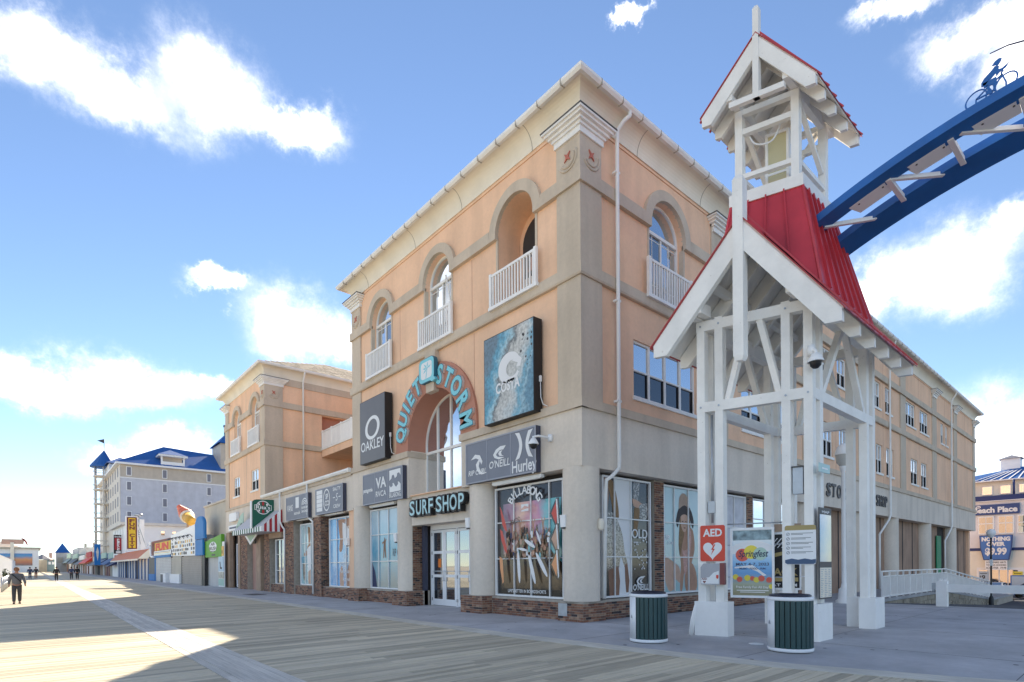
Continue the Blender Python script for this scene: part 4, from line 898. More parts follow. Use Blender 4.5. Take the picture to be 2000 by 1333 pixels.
# beach poster left of the doors
G = Gfx(LV, -13.22, -10.31, .64, 4.08, -.4185)
G.rect('seaprint', 0, 1, 0, 1); G.poly('navy', [(0, 0), (.16, 0), (.10, .2), (.0, .32)]); G.poly('print_white', [(.5, .36), (.6, .33), (.8, .32), (.98, .33), (.98, .345), (.6, .35)])
G.poly('skin_dark', [(.36, .38), (.39, .38), (.40, .48), (.43, .38), (.46, .38), (.44, .52), (.445, .58), (.47, .62), (.45, .63), (.43, .60), (.42, .64), (.40, .64), (.39, .60), (.33, .58), (.33, .56), (.38, .57), (.37, .5)]); G.text('darkgrey', 'RIP CURL', .82, .40, .46, .95, bold=.01)
G.text('print_white', 'ripcurl.com', .86, .06, .1, .4, bold=.02); G.done(SW2)
# street side: dark swimwear print
G = Gfx(RF, 1.28, 3.56, .66, 4.16, -.3785)
G.rect('nightprint', 0, 1, 0, 1); G.rect('print_white', .27, .58, 0, 1); G.poly('board', [(0, 1), (0, .62), (.10, .7), (.14, .85), (.12, 1)])
G.poly('camoprint', [(.06, .68), (.16, .72), (.30, .66), (.42, .52), (.46, .38), (.52, .28), (.46, .24), (.38, .34), (.34, .24), (.20, .20), (.10, .22), (.05, .4)], 3)
G.poly('skin_dark', [(.12, .22), (.33, .25), (.36, .12), (.34, 0), (.14, 0)]); G.poly('skin_dark', [(.46, .26), (.52, .28), (.56, .12), (.54, .02), (.49, .02), (.47, .12)]); G.poly('hairm', [(.10, .98), (.22, .98), (.32, .80), (.34, .66), (.24, .70), (.18, .82)], 3)
G.poly('camoprint', [(.66, 1), (.80, 1), (.78, .86), (.74, .80), (.66, .82)]); G.poly('skin_light', [(.64, .85), (.74, .84), (.92, .80), (.98, .83), (.90, .77), (.76, .77), (.66, .79)], 3); G.poly('camoprint', [(.80, .80), (.98, .82), (.98, .70), (.86, .66), (.76, .72)], 3); G.poly('hairm', [(.68, .77), (.80, .76), (.76, .62), (.70, .52), (.66, .6)], 3)
rq = random.Random(3)
for k in range(46): G.ell('print_white', .66 + rq.random() * .30, .22 + rq.random() * .28, .006 + rq.random() * .008, .003 + rq.random() * .008, rq.random() * 90)
G.text('print_white', 'B', .05, .50, .34, bold=.01); G.text('print_white', 'OLD', .78, .50, .40, .80, bold=.01)
x, y = .80, .115
for pt in ([(-.10, 0), (-.06, .028), (.0, .042), (.10, .045), (.05, .022), (-.01, .024), (-.05, .006), (-.06, -.006), (-.03, -.02), (.07, -.032), (-.02, -.038), (-.08, -.022)], [(-.01, .014), (.04, .018), (.015, .004), (.02, -.01), (.06, -.022), (-.01, -.016), (-.03, 0)]): G.poly('print_white', [(x + p[0], y + p[1]) for p in pt])
G.text('print_white', "O'NEILL", .80, .035, .26, .80, shear=.1, bold=.025); G.done(SW3)
# street side: person in wide hat
G = Gfx(RF, 4.38, 6.66, .66, 4.16, -.3785)
G.rect('paleseaprint', 0, 1, 0, 1)
G.poly('skin_light', [(0, .36), (.14, .32), (.36, .26), (.44, .20), (.44, .08), (.30, .12), (.26, .02), (.12, .02), (.0, .2)], 3); G.poly('skin', [(.62, .30), (.80, .26), (.90, .14), (.88, .0), (.60, .0), (.56, .16)], 3)
G.poly('skin', [(.46, .60), (.60, .64), (.76, .62), (.82, .56), (.84, .40), (.72, .22), (.66, .02), (.58, .02), (.56, .22), (.50, .02), (.43, .02), (.46, .26), (.42, .42)], 3)
G.poly('hairm', [(.44, .78), (.54, .74), (.56, .58), (.50, .46), (.44, .34), (.40, .46), (.42, .62)], 3); G.poly('hairm', [(.64, .74), (.72, .70), (.72, .58), (.66, .50), (.62, .60)], 3)
G.poly('swim', [(.48, .46), (.52, .40), (.64, .42), (.70, .54), (.68, .62), (.72, .62), (.75, .48), (.68, .30), (.58, .16), (.54, .2), (.52, .32)], 3)
G.poly('skin_light', [(.46, .74), (.56, .77), (.66, .74), (.66, .66), (.60, .59), (.53, .585), (.47, .64)], 3); G.poly('hatdark', [(.33, .68), (.40, .80), (.56, .85), (.72, .82), (.82, .70), (.79, .62), (.70, .72), (.57, .755), (.45, .725), (.38, .62)], 3); G.poly('hatm', [(.41, .80), (.42, .90), (.49, .955), (.59, .955), (.67, .90), (.69, .82), (.56, .845)], 3)
G.poly('skin_dark', [(.53, .625), (.57, .63), (.60, .62), (.565, .612)]); G.poly('hatdark', [(.49, .685), (.53, .69), (.53, .68), (.49, .678)]); G.poly('hatdark', [(.58, .69), (.62, .685), (.62, .678), (.58, .68)])
G.text('print_white', 'RIP', .08, .50, .2, .42, bold=.03); G.text('print_white', 'CURL', .2, .455, .13, .42, bold=.02); G.done(SW4)
# ================================================================== LOW WING AND SECOND PAVILION
Wb = thing('wing_building', 'single storey shop wing and second peach pavilion joined along the boardwalk', 'building', (0, 26, 0))
PY0, PY1 = 27.2, 36.8
YF = lambda y: Fr((0, y, 0), (1, 0, 0), (0, -1, 0))
SF = YF(PY0)
PAR = [(29.3, .88, 12.15), (33.6, .88, 12.15)]
holes = [arch_hole(c, hw, zs, 9.85, 16) for c, hw, zs in PAR] + [rect(28.75, 30.35, 6.72, 8.2), rect(33.15, 34.7, 6.72, 8.2)]
MB().slab(LF, rect(PY0 + .44, PY1 - .01, 5.8, 14.1), holes, -.06, -.4).build('boardwalk_wall', 'peach', Wb)
MB().slab(SF, rect(.44, 6.79, 4.2, 14.1), [rect(3.8, 6.4, 9.5, 11.95)], -.06, -.4).build('gap_wall', 'peach', Wb)
b = MB(); b.box(.41, 6.8, PY1 - .3, PY1, 0, 14.1); b.box(4.0, 9, PY0 + 1.6, PY1 - .3, 0, 14.1); b.box(6.8, 9.0, PY0 + .4, PY1, 0, 14.1); b.build('rear_wall', 'peach', Wb)
b = MB(); b.box(3.4, 6.75, PY0 + .41, PY0 + 1.5, 9.45, 12.0); b.build('balcony_recess', 'terracotta', Wb)
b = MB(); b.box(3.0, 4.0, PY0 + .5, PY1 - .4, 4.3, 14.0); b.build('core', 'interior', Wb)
b = MB(); b.box(0, 1.15, PY0, PY0 + .43, 5.95, 13.95); b.box(0, .43, PY0 + .431, PY0 + .95, 5.95, 13.95); b.fbox(LF, 35.85, PY1, 5.9, 13.95, -.3, 0); b.build('pier', 'taupe', Wb)
pp = lambda c: [(6.8, PY0 - c), (-c, PY0 - c), (-c, PY1 + c), (6.5, PY1 + c)]
MB().loft([(-.1, 9.45), (.05, 9.45), (.07, 9.5), (.07, 9.8), (.0, 9.82), (-.1, 9.82)], lambda c: [(3.7, PY0 - c)] + pp(c)[1:], closed=True).build('sill_band', 'taupe', Wb)
b = MB(); b.fbox(SF, -.065, 6.8, 12.02, 12.40, -.1, .07)
for a0, a1 in ((PY0 - .06, 28.15), (30.45, 32.45), (34.75, PY1 + .06)): b.fbox(LF, a0, a1, 12.02, 12.40, -.1, .072)
b.build('upper_band', 'taupe', Wb)
b = MB(); b.fbox(SF, -.0, 6.8, 13.55, 14.0, -.05, -.01); b.build('frieze', 'taupe', Wb)
for c, hw, zs in PAR:
    archtrim(LF, c, hw, zs, 1.18, 12.02, 'taupe', 'arch_trim', .07, Wb); arch_window(LF, c, hw, zs, 9.85, Wb); railing(LF, c - 1.1, c + 1.1, 9.78, 10.95, Wb, n=12)
dh_window(LF, 28.75, 30.35, 6.72, 8.2, 2, Wb); dh_window(LF, 33.15, 34.7, 6.72, 8.2, 2, Wb)
MB().loft([(-.3, 14.0)] + [(c_, z_ - .02) for c_, z_ in cov] + [(.40, 14.60)], pp).build('cove_cornice', 'cream', Wb)
MB().loft([(c_, z_ - .02) for c_, z_ in gut], pp, closed=True).build('gutter', 'trimwhite', Wb)
b = MB(); e = .42; b.add([(-e, PY0 - e, 14.64), (9, PY0 - e, 14.64), (9, PY1 + e, 14.64), (-e, PY1 + e, 14.64), (6.2, 32, 17.3), (9, 32, 17.3)], [(0, 1, 5, 4), (2, 3, 4, 5), (3, 0, 4), (1, 2, 5)]); rf = b.build('roof', 'shingle', Wb)
rq = random.Random(6); sh = MB()
nrm = Vector((0, -1.96, 4.8)).normalized()
for j in range(14):
    f0 = j / 14; y = PY0 - e + (4.8 + e) * f0; z = 14.66 + 2.66 * f0; x = -e + (6.2 + e) * f0 + .05
    while x < 8.6:
        w_ = .25 + rq.random() * .12; d = .012 + rq.random() * .02
        sh.hexa([(x, y, z - .01), (x + w_ - .015, y, z - .01), (x + w_ - .015, y + .37, z + .185), (x, y + .37, z + .185), (x, y - .01, z + d), (x + w_ - .015, y - .01, z + d), (x + w_ - .015, y + .37, z + .195), (x, y + .37, z + .195)]); x += w_
tag(sh.build('shingles', 'shingle_i', Wb) if 'shingle_i' in M else (mat('shingle_i', (.42, .34, .26), .95, .15, 5, .3, 25, island=.3), sh.build('shingles', 'shingle_i', Wb))[1], kind='stuff')
b = MB()
for z0, z1, d in ((13.38, 13.55, .05), (13.55, 13.63, .10), (13.63, 13.71, .17), (13.71, 13.78, .25), (13.78, 13.84, .31)): b.box(-d, 1.15 + d, PY0 - d, PY0 + .95 + d, z0, z1)
b.build('capital', 'trimwhite', Wb)
b = MB(); b.box(-.33, 1.48, PY0 - .33, PY0 + 1.28, 13.84, 13.87); b.build('capital_flashing', 'darkgrey', Wb)
capital(LF, 35.85, PY1, Wb, 13.35)
medallion(SF, .58, 12.9, Wb); medallion(LV, -27.65, 12.9, Wb)
downspout([(2.45, PY0 - .45, 14.55), (2.45, PY0 - .4, 14.4), (2.45, PY0 - .14, 14.0), (2.45, PY0 - .13, 6.4)], .06, Wb)
for y in (31.45,): s = MB(); s.fbox(LF, y, y + .03, 5.9, 14.0, -.07, -.052); s.build('wall_joint', 'taupe', Wb)
# walkway across the gap
b = MB(); b.box(3.75, 6.8, 14.32, PY0 - .01, 9.1, 9.55); b.build('walkway_slab', 'peach', Wb)
b = MB(); b.box(3.68, 3.78, 14.35, PY0 - .01, 9.55, 9.68); b.build('walkway_edge', 'trimwhite', Wb)
b = MB(); b.box(3.71, 3.79, 14.35, PY0, 10.78, 10.86)
for k in range(9): y = 15 + k * 1.5; b.box(3.70, 3.80, y, y + .1, 9.68, 10.92)
b.box(3.735, 3.765, 14.4, PY0, 9.72, 10.76); b.build('walkway_railing', 'whitepaint', Wb)
dh_window(SF, 4.05, 6.2, 10.0, 11.75, 3, Wb, c=-.45)
# fascia, gutter and ground floor
b = MB(); b.box(0, .9, 14.31, PY1, 4.22, 5.86); b.build('fascia', 'fascia', Wb)
b = MB(); b.fbox(LF, 14.40, PY1 + .05, 5.85, 6.02, -.2, .06); b.build('fascia_band', 'taupe', Wb)
b = MB(); b.loft([(.06, 6.02), (.17, 6.02), (.22, 6.10), (.22, 6.18), (.06, 6.18)], lambda c: [(-c, 14.36), (-c, PY0 + .3)], closed=True); b.box(-.225, -.055, 14.33, 14.37, 6.0, 6.2); b.build('gutter', 'trimwhite', Wb)
b = MB(); b.add([(-.06, 14.32, 6.17), (-.06, PY0, 6.17), (3.6, PY0, 6.9), (3.6, 14.32, 6.9), (6.8, 14.32, 6.9), (6.8, PY0, 6.9)], [(0, 1, 2, 3), (3, 2, 5, 4)]); b.build('low_roof', 'darkroof', Wb)
b = MB(); b.box(.55, .8, 14.9, PY1, 0, 4.3); b.build('shop_back', 'interior', Wb)
BR = []
SWA = store_window(LV, -17.75, -15.02, .55, 4.05, (-16.85, -15.75), (1.78, 2.95), Wb, -.32)
SWB = store_window(LV, -21.85, -19.80, .55, 4.0, (-21.1, -20.3), (1.75, 2.9), Wb, -.32)
b = MB(); b.box(.13, .6, 15, 26.6, 0, .54); b.box(.03, .6, 18.2, 19.3, .0, 4.25); b.box(.03, .6, 22.2, 23.8, 0, 4.25); b.box(.03, .6, 26.5, 27.6, 0, 4.25); b.box(.03, .6, 31.3, 32.8, 0, 4.2); b.build('masonry_core', 'mortar', Wb)
bricks(LF, 15.0, 18.2, .004, .54, -.13); bricks(LF, 18.2, 19.3, .004, 4.22, -.03); bricks(LF, 19.3, 22.2, .004, .54, -.13); bricks(LF, 22.2, 23.8, .004, 4.22, -.03); bricks(LF, 23.8, 26.5, .004, .54, -.13); bricks(LF, 26.5, 27.6, .004, 4.2, -.03); bricks(LF, 31.3, 32.8, .004, 4.15, -.03)
F2 = YF(18.2); bricks(F2, .03, .5, .004, 4.2, 0)
lay_bricks(BR, Wb)
w3 = store_window(LV, -26.1, -24.2, .5, 3.3, (-25.15,), (1.35, 2.35), Wb, -.30, 'glass')
b = MB(); b.box(-.06, .2, 24.0, 26.3, 3.35, 3.75); b.build('window_hood', 'brownpost', Wb)
for y0, y1 in ((28.25, 29.2), (33.05, 33.5)): b = MB(); b.box(.0, .35, y0, y1, 0, 4.2); b.build('post', 'brownpost', Wb)
mat('dooradobe', (.42, .25, .20), .7, .08)
b = MB(); b.box(.35, .42, 29.25, 31.2, 0, 3.2); b.build('door', 'dooradobe', Wb)
mat('bluewall', (.10, .17, .34), .7, .1)
b = MB(); b.box(.5, .6, 33.5, 35.2, 0, 3.6); b.build('blue_panel', 'bluewall', Wb)
f = MB()
for y in (33.6, 34.6): f.box(.2, .27, y, y + .07, .1, 3.3)
for z in (.1, .25, 1.75, 3.25): f.box(.2, .26, 33.6, 34.67, z, z + .06)
f.build('white_gate', 'white', Wb)
b = MB(); b.box(.02, .3, 35.9, 36.8, 0, 4.2); b.build('end_post', 'brownpost', Wb)
downspout([(-.15, 19.62, 6.03), (-.15, 19.62, 4.45), (-.14, 19.55, 4.25), (-.02, 19.2, 4.0), (-.03, 19.15, 3.7), (-.03, 19.15, .12)], .055, Wb)
downspout([(-.15, 23.95, 6.03), (-.15, 23.95, 4.3), (-.12, 23.7, 4.0), (-.03, 23.55, 3.8), (-.03, 23.55, .12)], .055, Wb)
# printed windows of the wing
G = Gfx(LV, -17.69, -15.08, .61, 3.99, -.3385); G.rect('skyblueprint', 0, 1, 0, 1)
G.poly('skin', [(.36, .98), (.62, .98), (.66, .84), (.58, .70), (.56, .56), (.48, .50), (.40, .54), (.44, .68), (.40, .80)], 3); G.poly('print_white', [(.56, .94), (.76, .90), (.96, .96), (.98, .70), (.82, .56), (.62, .62), (.56, .76)], 3); G.poly('skin', [(.62, .98), (.98, .98), (.98, .86), (.80, .84)], 3)
G.poly('skin_light', [(.44, .0), (.60, 0), (.58, .18), (.52, .30), (.42, .2)], 3); G.poly('skin', [(.74, 0), (.98, 0), (.98, .30), (.86, .34), (.76, .22)], 3)
G.text('print_white', 'men', .72, .83, .34, .7, bold=.01)
for k, tx in enumerate(('A New', 'Perspective on', 'Performance', 'Apparel')): G.text('print_white', tx, .70, .42 - k * .115, .26, (.5, 1.5, 1.35, .8)[k], bold=.012)
G.done(SWA)
G = Gfx(LV, -21.79, -19.86, .61, 3.94, -.3385); G.rect('paleseaprint', 0, 1, 0, 1); G.rect('seaprint', 0, .38, .34, .46)
G.poly('hairm', [(.50, .96), (.66, .94), (.70, .80), (.66, .70), (.58, .74), (.52, .84)], 3); G.poly('skin', [(.52, .84), (.64, .86), (.66, .74), (.70, .62), (.60, .60), (.50, .66), (.40, .56), (.22, .52), (.20, .48), (.40, .48), (.54, .56)], 3); G.poly('print_white', [(.42, .58), (.64, .64), (.78, .58), (.74, .30), (.60, .18), (.48, .3)], 3); G.poly('camoprint', [(.08, .34), (.28, .34), (.26, .1), (.18, .06), (.10, .16)], 3); G.poly('skin_light', [(.52, .2), (.72, .24), (.76, .04), (.54, 0)], 3); G.done(SWB)
# ================================================================== ICE SHOP AWNING, SMALL SIGNS
for nm, c in (('redstripe', (.42, .03, .04)), ('awngrey', (.55, .54, .56)), ('awngreen', (.012, .115, .075)), ('mint', (.45, .62, .52))): mat(nm, c, .7, .06)
t = thing('shop_awning', 'red and white striped awning under a rounded dark green side panel', 'awning', (-.5, 26.5, 3.7))
b = MB(); b.add([(.0, 24.0, 5.05), (-1.2, 24.0, 3.95), (-1.2, 30.2, 3.95), (0, 30.2, 5.05)], [(0, 1, 2, 3)]); b.add([(0, 24, 3.7), (-1.2, 24, 3.7), (-1.2, 30.2, 3.7), (0, 30.2, 3.7)], [(0, 1, 2, 3)]); b.build('canopy', 'awngrey', t)
K = 8
for k in range(K):          # striped end of the awning
    x0, x1 = -1.2 + 1.2 * k / K, -1.2 + 1.2 * (k + 1) / K; zt = lambda x: 5.05 + x * 1.1 / 1.2
    s = MB(); s.hexa([(x0, 23.98, 3.68), (x1, 23.98, 3.68), (x1, 24.02, 3.68), (x0, 24.02, 3.68), (x0, 23.98, zt(x0)), (x1, 23.98, zt(x1)), (x1, 24.02, zt(x1)), (x0, 24.02, zt(x0))]); s.build('stripe', 'redstripe' if k % 2 else 'white', t)
s = MB(); m_ = 0
for k in range(26): y = 24.0 + k * 6.2 / 26; s.box(-1.235, -1.2, y, y + 6.2 / 26 - .003, 3.68, 3.97, k % 2)
tag(s.build('valance', ['white', 'awngreen'], t), kind='stuff')
GF = YF(25.5)
gp = [(-1.27, 3.92), (-1.27, 5.45)] + [(-1.02 + .25 * math.cos(R(q)), 5.45 + .25 * math.sin(R(q))) for q in (150, 120, 90)] + [(.0, 5.74), (.0, 5.06)]
s = MB(); s.fprism(GF, gp, -.08, 0); s.build('side_panel', 'awngreen', t)
s = MB(); s.box(-1.33, -1.275, 25.5, 25.75, 3.92, 5.6); s.build('panel_edge', 'white', t)
lx, lz = -.64, 5.22
s = MB(); poly(s, GF, [(lx + .42 * math.cos(R(q)), lz + .42 * math.sin(R(q))) for q in range(0, 360, 12)], .004, 0); s.fbox(GF, lx - .5, lx + .5, lz - .16, lz + .16, .0045, .006, 0)
poly(s, GF, [(lx + .37 * math.cos(R(q)), lz + .37 * math.sin(R(q))) for q in range(0, 360, 12)], .0075, 1); s.fbox(GF, lx - .065, lx + .065, lz - .36, lz + .36, .008, .0085, 2); s.fbox(GF, lx - .28, lx - .18, lz - .25, lz + .25, .008, .0086, 0); s.fbox(GF, lx + .18, lx + .28, lz - .25, lz + .25, .008, .0086, 0); s.fbox(GF, lx - .47, lx + .47, lz - .13, lz + .13, .009, .0095, 1)
addtext(s, GF, "Rita's", lx, lz - .09, .30, .0105, 0, fit=.82, bold=.02); s.build('round_logo', ['white', 'awngreen', 'redstripe'], t)
t = thing('hanging_sign', 'pale green folded paper triangle sign hanging below the striped awning', 'sign', (-.4, 29.2, 3.05))
s = MB(); s.fprism(LF, [(27.7, 3.72), (30.8, 3.85), (29.3, 3.05)], .30, .34); s.build('board', 'white', t); s = MB(); s.fprism(LF, [(28.1, 3.68), (30.2, 3.76), (29.2, 3.25)], .34, .345); s.build('print', 'mint', t)
t = thing('script_sign', 'pale script lettering sign standing left of the green awning panel', 'sign', (-.5, 31.3, 3.9))
s = MB(); s.fprism(LV, [(-32.3, 3.95), (-30.3, 4.0), (-30.3, 5.3), (-31.0, 5.1), (-31.9, 4.5)], .45, .5); s.build('board', 'mint', t); s = MB(); addtext(s, LV, 'Italian Ice', -31.3, 4.2, .5, .51, fit=1.7, bold=.02, rot=.25); s.build('lettering', 'black', t)
t = thing('round_sign', 'blank white rounded box sign above the dark doorway at the wing end', 'sign', (0, 34, 5)); s = MB(); s.fprism(LV, rrect(-34.05, 5.25, .95, .30, .2), .02, .22); s.build('sign_box', 'white', t)
t = thing('small_sign', 'small white cloud shaped sign with dark blue edge by the wing end', 'sign', (0, 34, 4.3)); s = MB(); s.fprism(LV, rrect(-34.1, 4.48, 1.35, .2, .1), .02, .14); s.build('sign_box', 'white', t); s = MB(); s.fbox(LV, -35.2, -33.1, 4.42, 4.55, .14, .146); s.build('lettering', 'navy', t)
t = thing('poster_board', 'tall banner of stacked food adverts beside the dark doorway', 'poster', (-.2, 37, 0))
mat('foodyellow', (.72, .42, .06), .5, .1); mat('foodblue', (.45, .60, .72), .5, .1, 3); mat('foodmix', (.50, .48, .40), .5, .5, 5)
for z0, z1, m in ((2.45, 3.2, 'foodyellow'), (1.25, 2.4, 'foodblue'), (.7, 1.2, 'foodmix'), (.15, .66, 'mint')): s = MB(); s.fbox(LV, -37.9, -36.4, z0, z1, .25, .29); s.build('poster_panel', m, t)
s = MB(); s.fbox(LV, -38.0, -36.3, .05, 3.55, .20, .25); s.build('backing', 'white', t)
s = MB()
for x in (-37.55, -37.15, -36.75): poly(s, LV, [(x + .12 * math.cos(R(q)), 2.75 + .16 * math.sin(R(q))) for q in range(0, 360, 30)], .2915)
poly(s, LV, [(-37.5, 2.0), (-37.3, 2.0), (-37.2, 1.6), (-36.8, 1.55), (-36.9, 1.42), (-37.4, 1.45)], .2915); s.build('print', 'hatdark', t)
# ================================================================== NORTHERN SHOPS ALONG THE BOARDWALK
for nm, c in (('limegreen', (.13, .38, .03)), ('blueplastic', (.01, .18, .50)), ('shutter', (.36, .31, .26)), ('shutterw', (.55, .54, .52)), ('orangeawn', (.62, .17, .05)), ('yellowsign', (.75, .50, .03)), ('maroon', (.14, .02, .015)), ('redbrown', (.20, .045, .03)), ('fundred', (.70, .05, .02)), ('lavender', (.58, .585, .64)), ('hoteltan', (.54, .47, .39)), ('hotelcream', (.70, .65, .58)), ('blueroof', (.015, .11, .36)), ('beige', (.47, .42, .34)), ('pinkwall', (.58, .36, .28)), ('tealwall', (.18, .26, .28)), ('winlilac', (.22, .22, .26))): mat(nm, c, .6, .07, 1.0, streak=.05)
def shutter_front(F, a0, a1, z0, z1, c, parent, m='shutter'):
    n = int((z1 - z0) / .16)
    for k in range(n):
        s = MB(); z = z0 + k * (z1 - z0) / n; h = (z1 - z0) / n
        s.hexa([F.P(a0, z, c), F.P(a1, z, c), F.P(a1, z, c + .035), F.P(a0, z, c + .035), F.P(a0, z + h - .012, c), F.P(a1, z + h - .012, c), F.P(a1, z + h - .012, c + .008), F.P(a0, z + h - .012, c + .008)]); s.build('shutter_slat', m, parent)
t = thing('airbrush_shop', 'small shop with lime green sign board over a plain white shutter', 'shop', (0, 40, 0))
s = MB(); s.box(-.05, 4, 36.95, 43.1, -.1, 4.0); s.build('wall', 'shutterw', t); s = MB(); s.fprism(LV, [(-42.2, 2.4), (-36.95, 2.4), (-36.95, 4.15), (-42.2, 3.72)], .06, .3); s.build('sign_board', 'limegreen', t); s = MB(); s.fbox(LV, -43.1, -42.25, 2.38, 3.75, .06, .28); s.build('side_sign', 'mint', t)
s = MB(); poly(s, LV, [(-39.6 + 1.25 * math.cos(R(q)), 3.22 + .42 * math.sin(R(q))) for q in range(0, 360, 15)], .302, 1); addtext(s, LV, 'AIR', -39.6, 3.34, .34, .304, 0, fit=1.4, bold=.03); addtext(s, LV, 'BRUSH', -39.6, 2.98, .36, .304, 0, fit=2.3, bold=.03); s.fbox(LV, -40.3, -38.9, 2.84, 2.90, .303, .304); s.fbox(LV, -40.0, -38.8, 2.50, 2.64, .301, .304); s.build('lettering', ['black', 'print_white'], t)
t = thing('beige_block', 'plain beige upper storey standing behind the lime green shop', 'building', (2, 45, 4)); s = MB(); s.box(.6, 7, 37.2, 46.5, 3.9, 7.0); s.build('wall', 'beige', t); s = MB(); s.box(.5, 7.1, 37.1, 46.6, 7.0, 7.15); s.build('parapet', 'hoteltan', t); s = MB(); s.box(.5, 6, 36.85, 37.19, 4, 9.2); s.build('stair_wall', 'beige', t); dh_window(YF(36.85), .9, 2.2, 4.4, 6.2, 2, t, c=.06)
X = -.35
t = thing('ice_cream_shop', 'ice cream shop with cluttered white sign panel and tan roller shutters', 'shop', (0, 49, 0))
s = MB(); s.box(X + .1, 5, 43.2, 56.8, -.3, 4.4); s.build('wall', 'shutterw', t); s = MB(); s.box(X, X + .1, 42.2, 43.1, 0, 2.7); s.box(X - .02, X + .1, 51.3, 51.7, -.2, 2.7); s.build('door_post', 'black', t)
FX = Fr((X, 0, 0), (0, -1, 0), (-1, 0, 0))
shutter_front(FX, -51.3, -43.2, -.2, 2.6, .0, t); shutter_front(FX, -56.8, -51.8, .9, 2.6, .0, t, 'beige'); s = MB(); s.fbox(FX, -56.8, -51.8, -.25, .9, 0, .2); s.build('counter', 'white', t)
s = MB(); s.fprism(FX, [(-56.4, 2.75), (-45.1, 2.62), (-45.1, 5.4), (-56.4, 4.9)], .03, .12); s.build('sign_panel', 'white', t)
s = MB(); rq = random.Random(12)
for j in range(4):
    for k in range(13):
        if rq.random() < .85: x = -56.0 + k * .83; z = 2.80 + j * .36; s.fbox(FX, x, x + .4 + rq.random() * .35, z, z + .2 + rq.random() * .1, .121, .125, rq.choice([0, 0, 1, 2]))
s.build('menu_print', ['darkgrey', 'navy', 'foodyellow'], t)
for k in range(6): s = MB(); x = -55.3 + k * 1.8; s.tube([FX.P(x, 4.3, .12), FX.P(x, 4.55, .3), FX.P(x, 4.5, .5)], .03, 6); s.lathe(FX.P(x, 4.38, .5), [(.05, .12), (.18, 0)], 10); s.build('sign_lamp', 'darkgrey', t)
t = thing('blue_popsicle', 'tall glossy blue rounded popsicle shape between the lime sign and the white panel', 'shop figure', (X, 43.1, 2.6)); s = MB(); s.fprism(FX, [(-45.0, 4.0), (-41.4, 4.0), (-41.4, 5.3)] + [(-43.2 + 1.8 * math.cos(R(q)), 5.2 + .75 * math.sin(R(q))) for q in range(10, 171, 16)] + [(-45.0, 5.3)], .0, .16); s.build('body', 'blueplastic', t); s = MB(); s.fbox(FX, -45.0, -42.2, 2.6, 3.95, .0, .15); s.build('base', 'blueplastic', t)
s = MB(); s.fprism(FX, [(-43.6, 4.15), (-41.6, 4.15), (-41.6, 5.2)] + [(-42.6 + 1.0 * math.cos(R(q)), 5.2 + .55 * math.sin(R(q))) for q in range(10, 171, 16)] + [(-43.6, 5.2)], .16, .19); s.build('face', 'blueplastic', t)
# giant cone
t = thing('ice_cream_cone', 'giant tilted soft ice cream cone on a post above the white sign', 'ice cream cone', (X + .3, 50.3, 4.9))
mat('vanilla', (.80, .70, .58), .5, .15, 3); mat('strawberry', (.75, .17, .08), .45, .3, 2.5); mat('waffle', (.72, .40, .06), .6, .15, 5)
p0 = Vector((X + .3, 48.3, 5.75)); p1 = Vector((X + .3, 54.9, 7.85)); ax = (p1 - p0)
s = MB(); s.tube([p0, p0 + ax * .30], [.38, .52], 14); s.build('wafer', 'waffle', t)
def spiral(mb, mi, f0, f1, r0, r1, off):
    for k in range(5):
        f = f0 + (f1 - f0) * k / 5; rr_ = r0 + (r1 - r0) * k / 5; pc = p0 + ax * f; mb.tube([pc - ax * .05, pc - ax * .01, pc + ax * .05, pc + ax * .11], [rr_ * .72, rr_, rr_ * .92, rr_ * .5], 14, mi)
s = MB(); spiral(s, 0, .34, .92, .66, .16, 0); s.build('swirl', 'vanilla', t)
s = MB()
for k in range(5): f = .36 + .58 * k / 5; rr_ = .68 - .5 * k / 5; pc = p0 + ax * f + Vector((-.08, -.10, .10)); s.tube([pc - ax * .02, pc + ax * .03, pc + ax * .08], [rr_ * .75, rr_ * .92, rr_ * .5], 12)
s.build('syrup', 'strawberry', t); s = MB(); s.tube([(X + .3, 50.3, 4.6), (X + .3, 50.3, 6.2)], .12, 8); s.build('post', 'brownpost', t)
t = thing('fun_shop', 'maroon fronted arcade with blue beam and grey shutter under a red letter sign', 'shop', (0, 60, 0))
s = MB(); s.box(X + .1, 5, 56.9, 71.5, -.4, 4.75); s.build('wall', 'redbrown', t); shutter_front(FX, -66.3, -57.0, -.4, 2.7, 0, t, 'shutterw'); s = MB(); s.fbox(FX, -67.0, -57.0, 2.7, 3.2, 0, .12); s.box(X - .06, X, 66.4, 67.0, -.4, 2.7); s.fbox(FX, -71.3, -67.1, -.4, .8, 0, .08); s.build('blue_beam', 'blueplastic', t)
s = MB(); s.fbox(FX, -71.3, -67.1, .8, 2.9, 0, .06); s.build('dark_window', 'darkgrey', t)
s = MB(); s.fbox(FX, -66.2, -56.9, 3.5, 4.4, .05, .14); s.build('sign_board', 'yellowsign', t); s = MB(); addtext(s, FX, 'FUN', -61.6, 3.55, 1.05, .15, 0, fit=8.0, bold=.06); s.build('lettering', 'fundred', t)
s = MB(); s.tube([FX.P(-69.0, 4.2, .15), FX.P(-69.0, 3.2, .15), FX.P(-68.4, 2.85, .15), FX.P(-66.8, 2.85, .15)], .14, 8); s.fprism(FX, [(-69.4 + (1.1 if k % 2 == 0 else .45) * math.cos(R(k * 36 + 90)), 4.5 + (.34 if k % 2 == 0 else .15) * math.sin(R(k * 36 + 90))) for k in range(10)], .1, .2); s.build('white_ornament', 'white', t)
